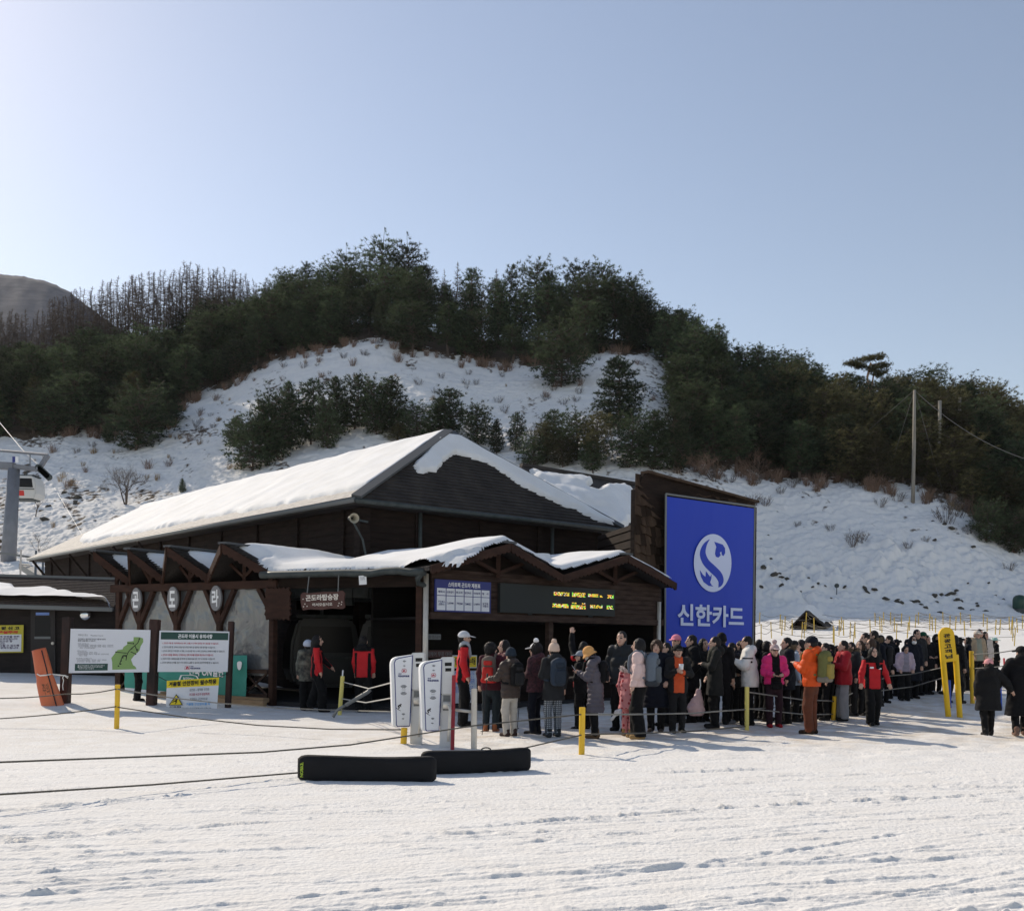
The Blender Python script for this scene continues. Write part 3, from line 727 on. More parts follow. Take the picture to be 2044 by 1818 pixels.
for (u, v, s) in [(1500, 1005, 1.4), (1525, 1012, 1.1), (1555, 990, 1.0), (1755, 1010, 1.1), (1790, 1000, 1.2), (1885, 1045, 1.9), (1905, 1028, 1.9), (1918, 1020, 1.5), (1700, 1108, 1.6), (1715, 1100, 1.3), (1810, 1115, .8), (1930, 1075, 1.1), (2012, 1150, 1.0), (1655, 1070, .8), (1590, 1055, .7), (1845, 1092, .8)]:
    shrub(u, v, 3, s, 'thin leafless shrub poking from the right-hand snow bank', 'twiggy shrubs on the right bank')
for (u, v) in [(182, 910), (122, 962), (140, 978), (335, 860), (470, 946), (482, 944), (310, 962), (455, 945), (1910, 1022), (1895, 1018)]:
    shrub(u, v, 4, 1.1, 'tuft of dry yellow grass on the snow slope', 'dry grass tufts')
for (u, vb, vt, w, lb) in [(1968, 1092, 1014, 74, 'dark low pine on the right bank, left of a pair at the frame edge'), (2022, 1112, 1030, 70, 'dark low pine on the right bank by the frame edge'), (2003, 1052, 975, 80, 'dark pine behind the two low ones on the right bank'),
                           (1955, 1040, 992, 50, 'small pine at the top of the right bank below the shrubs'), (2050, 1080, 1000, 80, 'pine cut by the right frame edge')]:
    px_tree('pine_tree', BUSHY[int(u) % 3], u, vb, vt, lb, wpx=w * 1.1)
print('pines', n_pine)
# ------------------------------------------------------------ flat lettering and sheets
class Frame:
    """a flat sheet given by its four corners; (s, t) run 0..1 from the top left"""
    def __init__(f, tl, tr, br, bl):
        f.c = [np.array(tl, float), np.array(tr, float), np.array(br, float), np.array(bl, float)]
        n = np.cross(f.c[1] - f.c[0], f.c[3] - f.c[0]); f.n = n / np.linalg.norm(n)
        if np.dot(f.n, -f.c[0] + np.array([0, 0, HC])) < 0: f.n = -f.n
        f.w = np.linalg.norm(f.c[1] - f.c[0]); f.h = np.linalg.norm(f.c[3] - f.c[0])
    def at(f, s, t, off=0.0):
        s = np.asarray(s, float)[..., None]; t = np.asarray(t, float)[..., None]
        return (f.c[0] * (1 - s) + f.c[1] * s) * (1 - t) + (f.c[3] * (1 - s) + f.c[2] * s) * t + f.n * off
    def v(f, s, t, off=0.0): return Vector(f.at(s, t, off))
    def rect(f, mb, s0, t0, s1, t1, off, th=.004, m=0):
        mb.prism([f.v(s0, t0, off), f.v(s1, t0, off), f.v(s1, t1, off), f.v(s0, t1, off)], f.n * -th, m); return mb
    def poly(f, mb, pts, off, th=.004, m=0):
        mb.prism([f.v(s, t, off) for s, t in pts], f.n * -th, m); return mb
def frame_px(tl, tr, br, bl, Y0, Y1=None):
    Y1 = Y0 if Y1 is None else Y1
    return Frame(P(*tl, Y0), P(*tr, Y1), P(*br, Y1), P(*bl, Y0))
_tc = {}
def text_geo(body, bold=0.0, align='LEFT', gap=1.0):
    k = (body, bold, align, gap)
    if k not in _tc:
        c = bpy.data.curves.new('lettering', 'FONT'); c.body = body; c.size = 1; c.offset = bold; c.align_x = align
        c.resolution_u = 3; c.space_line = gap; c.fill_mode = 'FRONT'
        o = bpy.data.objects.new('lettering', c)
        me = bpy.data.meshes.new_from_object(o)
        n = len(me.vertices); co = np.empty(n * 3); me.vertices.foreach_get('co', co); co = co.reshape(-1, 3)[:, :2]
        fs = [tuple(p.vertices) for p in me.polygons]
        bpy.data.objects.remove(o); bpy.data.curves.remove(c); bpy.data.meshes.remove(me)
        lo, hi = co.min(0), co.max(0); _tc[k] = ((co - lo) / (hi - lo), fs)
    return _tc[k]
def text(fr, body, s0, t0, s1, t1, m, root, off=.006, bold=0.0, align='LEFT', gap=1.0, name='lettering', rot=0):
    co, fs = text_geo(body, bold, align, gap)
    a, b = (co[:, 0], 1 - co[:, 1])
    if rot == 90: a, b = (1 - co[:, 1]), 1 - co[:, 0]           # reads upwards
    V = fr.at(s0 + (s1 - s0) * a, t0 + (t1 - t0) * b, off)
    me = bpy.data.meshes.new(name); me.from_pydata(V.tolist(), [], fs); me.materials.append(m); me.update()
    o = link(name, me)
    return under(o, root) if root is not None else o
def sdf_poly(px, py, poly):
    """signed distance, positive inside"""
    px, py = np.asarray(px, float), np.asarray(py, float); d = np.full(px.shape, 1e9); ins = np.zeros(px.shape, bool)
    n = len(poly)
    for i in range(n):
        x0, y0 = poly[i]; x1, y1 = poly[(i + 1) % n]; ex, ey = x1 - x0, y1 - y0
        t = np.clip(((px - x0) * ex + (py - y0) * ey) / (ex * ex + ey * ey + 1e-12), 0, 1)
        d = np.minimum(d, np.hypot(px - x0 - t * ex, py - y0 - t * ey))
        c = ((y0 > py) != (y1 > py)) & (px < (x1 - x0) * (py - y0) / (y1 - y0 + 1e-12) + x0); ins ^= c
    return np.where(ins, d, -d)
def stroke(pts, ws):
    """outline of a curved stroke of varying width"""
    P2 = np.array(pts, float); n = len(P2); t = np.linspace(0, n - 1, n * 6)
    def cr(a):
        i = np.clip(np.floor(t).astype(int), 0, n - 2); f = t - i
        g = lambda k: a[np.clip(i + k, 0, n - 1)]
        return .5 * (2 * g(0) + (g(1) - g(-1)) * f + (2 * g(-1) - 5 * g(0) + 4 * g(1) - g(2)) * f ** 2 + (3 * g(0) - g(-1) - 3 * g(1) + g(2)) * f ** 3)
    x, y, w = cr(P2[:, 0]), cr(P2[:, 1]), cr(np.array(ws, float)) / 2
    dx, dy = np.gradient(x), np.gradient(y); l = np.hypot(dx, dy) + 1e-9
    return list(zip(x - dy / l * w, y + dx / l * w)) + list(zip(x + dy / l * w, y - dx / l * w))[::-1]

# ------------------------------------------------------------ building materials
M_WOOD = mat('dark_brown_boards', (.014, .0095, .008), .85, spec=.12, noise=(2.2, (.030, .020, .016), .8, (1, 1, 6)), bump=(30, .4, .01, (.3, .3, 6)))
M_WOOD2 = mat('brown_beam', (.055, .028, .020), .8, spec=.15, noise=(3, (.028, .016, .013), .8, (1, 1, 3)))
M_WOOD3 = mat('weathered_boards', (.036, .022, .018), .8, spec=.15, noise=(2.5, (.085, .056, .044), .75, (1, 1, 5)), bump=(25, .4, .01, (.3, .3, 5)))
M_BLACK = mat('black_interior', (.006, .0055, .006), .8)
M_SHING = mat('roof_shingles', (.030, .027, .026), .85, noise=(1.6, (.060, .052, .048), .8, (1, 1, 1)), bump=(14, .6, .03))
M_CAP = mat('roof_cap_metal', (.075, .08, .085), .6)
M_GUTTER = mat('grey_gutter', (.16, .17, .17), .5, spec=.4)
M_DGUT = mat('dark_gutter_wrap', (.035, .045, .045), .55, noise=(6, (.07, .08, .08), .8))
M_STEEL = mat('brushed_steel', (.62, .59, .53), .35, metal=.25, noise=(4, (.45, .42, .38), .6))
M_WHITE = mat('white_paint', (.78, .79, .80), .5)
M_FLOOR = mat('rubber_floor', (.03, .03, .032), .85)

def planks(mb, p0, p1, z0, z1, bh=.21, th=.035, m=0):
    """lapped horizontal boards on the line p0-p1 (plan), outside to the right of p0->p1"""
    p0, p1 = Vector((*p0[:2], 0)), Vector((*p1[:2], 0)); d = (p1 - p0).normalized(); nrm = Vector((d.y, -d.x, 0))
    z = z0
    while z < z1 - .02:
        zt = min(z + bh - .012, z1); a, b = p0.copy(), p1.copy()
        q = [a + nrm * th, a + nrm * (th * .35), a, a]
        vs = []
        for c in (p0, p1):
            vs += [Vector((c.x, c.y, z)), Vector((c.x, c.y, z)) + nrm * th, Vector((c.x, c.y, zt)) + nrm * th * .45, Vector((c.x, c.y, zt))]
        mb.add(vs, [(0, 1, 2, 3), (7, 6, 5, 4), (0, 4, 5, 1), (1, 5, 6, 2), (2, 6, 7, 3), (3, 7, 4, 0)], m)
        z += bh
    mb.prism([(p0.x, p0.y, z0), (p1.x, p1.y, z0), (p1.x, p1.y, z1), (p0.x, p0.y, z1)], nrm * -.06, m)
    return mb
def V3(p, z): return Vector((p[0], p[1], z))

# ------------------------------------------------------------ the station building
C0 = np.array([-4.29, 26.0]); Rd = np.array([.784, .62]); Ld = np.array([-.68, .733])
bp = lambda r, l: C0 + r * Rd + l * Ld
ZE, ZR, WD, LN = 5.5, 8.45, 10.2, 28.6
ST = empty('station_building', (C0[0], C0[1], 0), 'long dark wooden lift station with snowy hipped roof and gabled entrance porch', 'building')
E0, E1, E2, E3 = V3(bp(0, 0), ZE), V3(bp(0, LN), ZE), V3(bp(WD, 0), ZE), V3(bp(WD, LN), ZE)
A0, A1 = V3(bp(5.1, 2.74), ZR), V3(bp(5.1, 27.2), ZR)
mb = MB()
for poly in ([E0, A0, A1, E1], [E2, A0, E0], [E3, A1, A0, E2], [E1, A1, E3]):
    n = (Vector(poly[1]) - Vector(poly[0])).cross(Vector(poly[2]) - Vector(poly[0])).normalized()
    if n.z < 0: n = -n
    mb.add([p for p in poly], [tuple(range(len(poly)))])
mb.add([E0 - Vector((0, 0, .16)), E1 - Vector((0, 0, .16)), E3 - Vector((0, 0, .16)), E2 - Vector((0, 0, .16))], [(0, 1, 2, 3)])
for a, b in ((E0, E1), (E1, E3), (E3, E2), (E2, E0)):
    mb.add([a, b, b - Vector((0, 0, .16)), a - Vector((0, 0, .16))], [(0, 1, 2, 3)])
# courses of shingles on the hip that faces the camera
nh = (E2 - E0).cross(A0 - E0).normalized(); nh = nh if nh.z > 0 else -nh
for k in range(26):
    f = (k + .5) / 26; a = E0.lerp(A0, f); b = E2.lerp(A0, f)
    mb.beam(a + nh * .012, b + nh * .012, .02, .035, up=nh)
nl = (A0 - E0).cross(E1 - E0).normalized(); nl = nl if nl.z > 0 else -nl
for k in range(12):
    f = (k + .5) / 40; mb.beam(E0.lerp(A0, f) + nl * .01, E1.lerp(A1, f) + nl * .01, .02, .03, up=nl)
roof = child(mb, 'roof', M_SHING, ST)
mb = MB()
mb.beam(E0 + nh * .05, A0 + nh * .05, .30, .07, up=(nh + nl) / 2)
mb.beam(E2 + nh * .05, A0 + nh * .05, .22, .07, up=nh)
under(mb.build('hip_cap', M_CAP, None), roof)

def snow_sheet(name, quad, nu, nv, th, poly_px=None, mask=None, soft=7.0, noise=7.0, seed=0, parent=None, up=None, lump=.05):
    """a snow layer lying on a four-cornered roof face, bounded by an outline, thin at its edges"""
    q = [np.array(p, float) for p in quad]
    S, T = np.meshgrid(np.linspace(0, 1, nu), np.linspace(0, 1, nv)); s, t = S[..., None], T[..., None]
    X = (q[0] * (1 - s) + q[1] * s) * (1 - t) + (q[3] * (1 - s) + q[2] * s) * t
    n = np.cross(q[1] - q[0], q[3] - q[0]); n /= np.linalg.norm(n); n = n if n[2] > 0 else -n
    if poly_px is not None:
        a, b = X[..., 0] / X[..., 1], (X[..., 2] - HC) / X[..., 1]
        pu, pv = U0 + F * (a * CR + b * SR), V0 - F * (-a * SR + b * CR)
        sd = sdf_poly(pu, pv, poly_px) + noise * fbm(X[..., 0] * 1.3 + seed, X[..., 2] * 2.0 + X[..., 1] * .8, 4, seed)
        w = sstep(-soft * .15, soft, sd)
    else: w = mask(S, T, X)
    h = th * np.sqrt(np.clip(w, 0, 1)) * (1 + 1.0 * lump / max(th, .01) * fbm(X[..., 0] * .8, X[..., 1] * .8, 3, seed + 5)) - .03 * (w < .02)
    X = X + n * h[..., None]
    idx = np.arange(nu * nv).reshape(nv, nu)
    Q = np.stack([idx[:-1, :-1], idx[:-1, 1:], idx[1:, 1:], idx[1:, :-1]], -1).reshape(-1, 4)
    keep = (w.ravel()[Q] > .001).any(1)
    o = link(name, np_mesh(name, X.reshape(-1, 3), Q[keep], True, [M_SNOW]))
    return under(o, parent) if parent is not None else o
def _maskL(S, T, X):
    e = .105 + .03 * fbm(S * 30, T * 3, 3, 4) + .06 * np.clip((S - .80) / .2, 0, 1) * 6 * np.clip(fbm(S * 9, S * 0, 2, 9) + .6, 0, 1)
    e = np.maximum(e, sstep(.88, .985, S) * .9)
    return sstep(0, .05, T - e) * sstep(0, .012, 1.0 - T + .0) * sstep(0, .004, S + .0)
M_FROST = mat('frosted_shingles', (.50, .475, .44), .8, noise=(5, (.30, .28, .26), .8, (1, 1, 3)), bump=(16, .6, .03))
_fs = snow_sheet('frosted_edge', [E0, E1, A1, A0], 120, 60, .045, mask=lambda S, T, X: 1.0 * (T < .5) * np.ones_like(S), parent=roof, lump=.004); _fs.data.materials[0] = M_FROST
snow_sheet('roof_snow', [E0, E1, A1, A0], 260, 70, .15, mask=_maskL, parent=roof, lump=.03)
HS = [(893, 866), (862, 885), (822, 931), (835, 943), (872, 944), (880, 921), (910, 907), (955, 918), (1015, 955), (1075, 990), (1140, 1012), (1195, 1040), (1228, 1050), (1222, 1030), (1150, 985), (1060, 930), (990, 890), (930, 868)]
snow_sheet('roof_snow', [E0, E2, A0, A0], 220, 110, .13, poly_px=HS, soft=6, noise=4, seed=3, parent=roof, lump=.03)
mb = MB()
mb.tube([E0 + Vector((-.03, -.06, -.06)), E1 + Vector((-.05, -.03, -.06))], .075, 8)
child(mb, 'gutter', M_GUTTER, ST, smooth=True)
mb = MB(); mb.tube([E0 + Vector((.0, -.08, -.08)), E2 + Vector((.06, -.05, -.08))], .07, 8)
child(mb, 'gutter', M_DGUT, ST, smooth=True)
# walls
w0, w1, w2, w3 = bp(.55, .5), bp(.55, LN - .6), bp(WD - .5, .5), bp(WD - .5, LN - .6)
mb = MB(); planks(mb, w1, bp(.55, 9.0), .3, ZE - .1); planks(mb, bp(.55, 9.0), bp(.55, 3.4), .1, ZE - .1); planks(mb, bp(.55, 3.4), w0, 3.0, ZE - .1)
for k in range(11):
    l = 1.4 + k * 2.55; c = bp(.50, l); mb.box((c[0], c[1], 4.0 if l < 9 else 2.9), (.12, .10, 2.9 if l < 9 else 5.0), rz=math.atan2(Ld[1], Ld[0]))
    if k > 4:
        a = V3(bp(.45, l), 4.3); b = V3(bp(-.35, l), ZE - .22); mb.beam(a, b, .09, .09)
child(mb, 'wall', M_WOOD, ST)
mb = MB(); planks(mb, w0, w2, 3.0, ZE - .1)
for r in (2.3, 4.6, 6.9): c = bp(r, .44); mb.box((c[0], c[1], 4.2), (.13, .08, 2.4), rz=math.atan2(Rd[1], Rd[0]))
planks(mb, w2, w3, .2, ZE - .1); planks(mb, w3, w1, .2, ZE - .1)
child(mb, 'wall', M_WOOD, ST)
mb = MB(); c = bp(.5, .45); mb.box((c[0], c[1], 2.7), (.34, .34, 5.2), rz=.7)
child(mb, 'corner_post', M_WOOD, ST, bevel=.01)
for (r, l) in ((2.35, .36), (7.4, .36)):
    mb = MB(); c = bp(r, l); mb.tube([(c[0], c[1], ZE - .15), (c[0], c[1], 3.3)], .055, 8); child(mb, 'downpipe', M_DGUT, ST, smooth=True)
# inner hall: near-black back wall, added to keep the hall dark
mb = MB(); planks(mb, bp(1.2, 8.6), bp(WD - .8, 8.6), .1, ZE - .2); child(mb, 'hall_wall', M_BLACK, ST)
# rear wing roof with its own snow
ra, rb, rc, rd_ = P(1040, 930, 40.5), P(1268, 968, 43.0), P(1290, 1060, 38.6), P(1075, 1035, 36.0)
mb = MB(); mb.prism([ra, rb, rc, rd_], (0, 0, -.22)); mb.beam(ra + Vector((0, .1, .06)), rb + Vector((0, .1, .06)), .3, .14)
rw = child(mb, 'rear_roof', M_SHING, ST)
RS = [(1060, 938), (1100, 945), (1160, 952), (1178, 958), (1172, 978), (1190, 982), (1215, 972), (1245, 970), (1262, 985), (1270, 1005), (1274, 1040), (1240, 1052), (1150, 1050), (1090, 1000)]
snow_sheet('roof_snow', [ra, rb, rc, rd_], 120, 70, .30, poly_px=RS, soft=10, noise=4, seed=8, parent=rw, lump=.12)
mb = MB(); planks(mb, (P(1080, 1035, 36.2).x, 36.4), (P(1288, 1060, 38.7).x, 39.0), .2, 5.6); child(mb, 'rear_wall', M_WOOD, ST)

# ------------------------------------------------------------ porch
pA, pB, pC, pD = np.array([-10.8, 25.6]), np.array([-5.67, 22.7]), np.array([-1.89, 21.0]), np.array([4.29, 26.2])
a1 = (pA - pB) / np.linalg.norm(pA - pB); m1 = np.array([-a1[1], a1[0]]); m1 = m1 if m1[1] > 0 else -m1
b2 = (pD - pC) / np.linalg.norm(pD - pC); m2 = np.array([-b2[1], b2[0]])
c3 = (pC - pB) / np.linalg.norm(pC - pB); m3 = np.array([-c3[1], c3[0]])
def s_of(u):                       # place on the saw-tooth line seen at photo column u
    k = (u - U0) / F; return (pB[0] - k * pB[1]) / (k * a1[1] - a1[0])
def t_of(u):
    k = (u - U0) / F; return (k * pC[1] - pC[0]) / (b2[0] - k * b2[1])
LAB = np.linalg.norm(pA - pB)
val1 = [-.12, s_of(424), s_of(334), s_of(265), s_of(265) * 2 - s_of(334)]
rid1 = [(val1[k] + val1[k + 1]) / 2 for k in range(4)]
ZV, ZP = 3.16, 3.84
def tri1(s):
    xs, zs = [val1[0] - .05], [0.0]
    for k in range(4): xs += [rid1[k], val1[k + 1]]; zs += [1.0, 0.0]
    return np.interp(s, xs, zs)
val2, rid2 = [-.28, 3.58, 7.72], [1.93, 5.82]
def tri2(t): return np.interp(t, [val2[0], rid2[0], val2[1], rid2[1], val2[2]], [0, 1, 0, 1, 0])
S1 = lambda s, q, z: Vector((*(pB + a1 * s + m1 * q), z))
S2 = lambda t, q, z: Vector((*(pC + b2 * t + m2 * q), z))
S3 = lambda c, q, z: Vector((*(pB + c3 * c + m3 * q), z))
LBC = np.linalg.norm(pC - pB)
mb = MB()
def slope(mb, a, b, c, d): mb.prism([a, b, c, d], (0, 0, -.09))
for k in range(4):
    pk, pk2 = S1(rid1[k], -.70, ZP), S1(rid1[k], 5.0, ZP)
    for v in (val1[k], val1[k + 1]):
        if k == 3 and v == val1[4]: v = rid1[3] + .25
        va, vb_ = S1(v, -.12, ZV if v != rid1[3] + .25 else ZP - .28), S1(v, 5.0, ZV if v != rid1[3] + .25 else ZP - .28)
        slope(mb, va, pk, pk2, vb_)
        d = (pk - va).normalized()
        for j in range(9):       # shingle courses at the rake
            q = -.1 + j * .11 if False else 0
for k in range(2):
    pk, pk2 = S2(rid2[k], -.50, ZP), S2(rid2[k], 4.6, ZP)
    for v in (val2[k], val2[k + 1]): slope(mb, S2(v, -.50, ZV + .06), pk, pk2, S2(v, 4.6, ZV + .06))
g1, g2 = S3(-.05, -.28, 3.20), S3(LBC + .12, -.28, 3.22)
slope(mb, g1, g2, S3(LBC + 1.0, 4.8, 3.72), S3(-.6, 4.8, 3.72))
slope(mb, S3(LBC, .3, 3.3), S2(1.9, 1.5, 3.74), S2(1.9, 4.4, 3.84), S3(LBC * .4, 4.2, 3.68))
proof = child(mb, 'porch_roof', M_SHING, ST)
# snow on the porch: one blanket lying over all these slopes
def porch_snow():
    gx, gy = np.arange(-12.2, 6.4, .05), np.arange(19.8, 31.0, .05)
    X, Y = np.meshgrid(gx, gy)
    s = (X - pB[0]) * a1[0] + (Y - pB[1]) * a1[1]; q1 = (X - pB[0]) * m1[0] + (Y - pB[1]) * m1[1]
    t = (X - pC[0]) * b2[0] + (Y - pC[1]) * b2[1]; q2 = (X - pC[0]) * m2[0] + (Y - pC[1]) * m2[1]
    c = (X - pB[0]) * c3[0] + (Y - pB[1]) * c3[1]; q3 = (X - pB[0]) * m3[0] + (Y - pB[1]) * m3[1]
    z1 = np.where((s > val1[0]) & (s < rid1[3] + .25) & (q1 > -.12 - .58 * tri1(s)) & (q1 < 5.0), ZV + (ZP - ZV) * tri1(s), -9)
    z2 = np.where((t > val2[0]) & (t < val2[2]) & (q2 > -.5) & (q2 < 4.6), ZV + .06 + (ZP - ZV - .06) * tri2(t), -9)
    z3 = np.where((c > -.6) & (c < LBC + 1.0) & (q3 > -.28) & (q3 < 4.8), 3.21 + .51 * np.clip((q3 + .28) / 5.1, 0, 1), -9)
    z = np.maximum(np.maximum(z1, z2), z3); inside = z > 0
    # clearance from the outer edges: shingles stay bare along the rakes
    nf = .10 * fbm(X * 1.7, Y * 1.7, 3, 71)
    e1 = np.where(z1 >= z - .001, q1 + .12 + .58 * tri1(s) - .42 - .10 * (s < val1[1]) + nf, 9)
    e2 = np.where(z2 >= z - .001, np.minimum(q2 + .5 - .10, val2[2] - t - .05) + nf * .35, 9)
    e3 = np.where(z3 >= z - .001, q3 + .28 - .09 + nf * .25, 9)
    # left-hand (shaded) tooth faces and the thin ridge lines stay bare
    rel = np.full(X.shape, 9.0)
    for k in range(1, 4): rel = np.where((z1 >= z - .001) & (s > val1[k]) & (s < val1[k + 1]), np.where(s > rid1[k], -1, np.minimum((rid1[k] - .05 - s), (s - val1[k]) + .22) * 1.0), rel)
    rel = np.where((z1 >= z - .001) & (s > rid1[0] - .02) & (s < val1[1]), -1, rel)
    k1 = sstep(0, .26, np.minimum(q1 + .12 + .58 * tri1(s) - .42 - .10 * (s < val1[1]) + nf, rel)) * (z1 > z - .2)
    k2 = sstep(0, .13, np.minimum(q2 + .47, val2[2] - t + .03) + nf * .18) * (z2 > z - .2)
    k3 = sstep(0, .26, q3 + .19 + nf * .25) * (z3 > z - .2)
    cov = np.maximum(np.maximum(k1, k2), k3) * inside
    cov = np.where((z1 > z - .001) & (rel < 0), 0, cov)
    zz = np.where(inside, z, 3.0); m = inside.astype(float)
    zb = _blur(_blur(zz * m, 4.5, 0), 4.5, 1) / (_blur(_blur(m, 4.5, 0), 4.5, 1) + 1e-6); cov = _blur(_blur(cov, 1.3, 0), 1.3, 1) * inside
    base = np.where(inside, np.maximum(zz + .02, zb), 3.0)
    th = .19 + .06 * fbm(X * .6, Y * .6, 2, 73) + .10 * np.exp(-(((X + 4.6) / 1.4) ** 2 + ((Y - 24.5) / 1.4) ** 2))
    Z = base + th * np.sqrt(cov) - .06 * (cov < .02)
    idx = np.arange(X.size).reshape(X.shape); Q = np.stack([idx[:-1, :-1], idx[:-1, 1:], idx[1:, 1:], idx[1:, :-1]], -1).reshape(-1, 4)
    keep = (cov.ravel()[Q] > .002).any(1) & inside.ravel()[Q].all(1)
    V = np.stack([X, Y, Z], -1).reshape(-1, 3); Q = Q[keep]
    used = np.unique(Q); rem = np.full(len(V), -1); rem[used] = np.arange(len(used))
    under(link('roof_snow', np_mesh('porch_snow', V[used], rem[Q], True, [M_SNOW])), proof)
porch_snow()
def fascia(mb, a, b, h=.20, th=.05, sc=.13):
    a, b = Vector(a), Vector(b); L = (b - a).length; n = max(2, int(L / sc)); d = (b - a) / n
    low = []
    for i in range(n):
        p = a + d * i
        for f, k in ((.08, 0), (.3, .8), (.5, 1), (.7, .8), (.92, 0)): low.append(p + d * f - Vector((0, 0, h + .035 * k)))
    out = (b - a).cross(Vector((0, 0, 1))).normalized()
    if out.dot(a) > 0: out = -out
    mb.prism([a] + low + [b], out * th)
for k in range(4):
    pk = S1(rid1[k], -.72, ZP + .03)
    fl = [val1[k]] + ([val1[k + 1]] if k < 3 else [])
    for v in fl:
        mb = MB(); fascia(mb, S1(v, -.14, ZV + .03), pk); child(mb, 'gable_fascia', M_WOOD2, ST)
    mb = MB()
    for j in range(13):          # butt ends of the shingles along the rake
        f = (j + .5) / 13; a = S1(val1[k], -.12, ZV).lerp(S1(rid1[k], -.70, ZP), f); mb.beam(a + Vector((0, 0, .025)), a + Vector((m1[0], m1[1], 0)) * .30 + Vector((0, 0, .015)), .10, .025)
    under(mb.build('shingle_course', M_SHING, None), proof)
    mb = MB(); mb.beam(S1(rid1[k], -.74, ZP + .045), S1(rid1[k], 4.8, ZP + .045), .26, .05)
    under(mb.build('ridge_board', M_CAP, None), proof)
    mb = MB(); f0 = S1(rid1[k], .0, ZP - .75); mb.beam(f0 - Vector((0, 0, .1)), S1(rid1[k], -.0, ZP - .1), .08, .08, up=(1, 0, 0))
    for v in fl: mb.beam(S1(rid1[k], .0, ZP - .72), S1(rid1[k] * .55 + v * .45, 0, ZP - .38), .07, .07)
    child(mb, 'gable_brace', M_WOOD2, ST)
for k in range(2):
    for v in (val2[k], val2[k + 1]):
        mb = MB(); fascia(mb, S2(v, -.53, ZV + .08), S2(rid2[k], -.53, ZP + .03), h=.17); child(mb, 'gable_fascia', M_WOOD2, ST)
    mb = MB(); mb.beam(S2(rid2[k], -.58, ZP + .05), S2(rid2[k], .4, ZP + .05), .34, .05); under(mb.build('ridge_board', M_CAP, None), proof)
    mb = MB(); mb.beam(S2(rid2[k], -.12, ZV - .05), S2(rid2[k], -.12, ZP - .1), .1, .1, up=(1, 0, 0))
    for d in (-.85, .85): mb.beam(S2(rid2[k], -.12, ZV + .05), S2(rid2[k] + d, -.12, ZV + .36), .08, .08)
    child(mb, 'gable_brace', M_WOOD2, ST)
    mb = MB(); mb.prism([S2(val2[k] + .2, .02, ZV + .0), S2(rid2[k], .02, ZP - .12), S2(val2[k + 1] - .2, .02, ZV + .0)], (m2[0] * .05, m2[1] * .05, 0)); child(mb, 'gable_wall', M_WOOD, ST)
# saw-tooth side: beam, posts with braces, plastic sheets
mb = MB(); mb.beam(S1(-.2, -.05, 2.93), S1(s_of(226), -.05, 2.93), .14, .19); child(mb, 'porch_beam', M_WOOD2, ST, bevel=.01)
POSTS = [0.0, s_of(439.5), s_of(354), s_of(281), s_of(238)]
for i, s in enumerate(POSTS):
    mb = MB(); mb.box(S1(s, 0, 1.45), (.15, .15, 2.9), rz=math.atan2(a1[1], a1[0])); child(mb, 'porch_post', M_WOOD2, ST, bevel=.01)
    if 0 < i < 4:
        for d in (-.62, .62):
            mb = MB(); mb.beam(S1(s, -.02, 1.95), S1(s + d * .8, -.02, 2.84), .10, .11); child(mb, 'brace', M_WOOD2, ST)
    elif i == 4:
        mb = MB(); mb.beam(S1(s, -.02, 1.95), S1(s - .5, -.02, 2.84), .10, .11); child(mb, 'brace', M_WOOD2, ST)
    else:
        mb = MB(); mb.beam(S1(s, -.02, 2.2), S1(.45, -.02, 2.84), .10, .11); child(mb, 'brace', M_WOOD2, ST)
M_VINYL = bpy.data.materials.new('clear_vinyl_sheet'); M_VINYL.use_nodes = True
_n, _l = M_VINYL.node_tree.nodes, M_VINYL.node_tree.links; _b = _n['Principled BSDF']
_b.inputs['Base Color'].default_value = (.20, .21, .22, 1); _b.inputs['Metallic'].default_value = .3; _b.inputs['Roughness'].default_value = .2; _b.inputs['Alpha'].default_value = .86; _b.inputs['Specular IOR Level'].default_value = .7
_t = _n.new('ShaderNodeTexNoise'); _t.inputs['Scale'].default_value = 3.2; _t.inputs['Detail'].default_value = 3; _t.inputs['Distortion'].default_value = .6
_c = _n.new('ShaderNodeTexCoord'); _l.new(_c.outputs['Object'], _t.inputs['Vector'])
_p = _n.new('ShaderNodeBump'); _p.inputs['Strength'].default_value = .5; _p.inputs['Distance'].default_value = .08
_l.new(_t.outputs['Fac'], _p.inputs['Height']); _l.new(_p.outputs['Normal'], _b.inputs['Normal'])
for i in range(4):
    s0, s1 = POSTS[i] + .08, POSTS[i + 1] - .08
    S, Z = np.meshgrid(np.linspace(s0, s1, 40), np.linspace(.75, 2.84, 50))
    Qv = .03 + .025 * fbm(S * 2.2, Z * 1.6, 3, 81 + i)
    V = np.stack([pB[0] + a1[0] * S + m1[0] * Qv, pB[1] + a1[1] * S + m1[1] * Qv, Z], -1).reshape(-1, 3)
    idx = np.arange(S.size).reshape(S.shape); Q = np.stack([idx[:-1, :-1], idx[:-1, 1:], idx[1:, 1:], idx[1:, :-1]], -1).reshape(-1, 4)
    under(link('plastic_sheet', np_mesh('plastic_sheet', V, Q, True, [M_VINYL])), ST)
M_OVAL = mat('oval_sign_grey', (.22, .22, .23), .6); M_LET = mat('white_letters', (.82, .83, .84), .6)
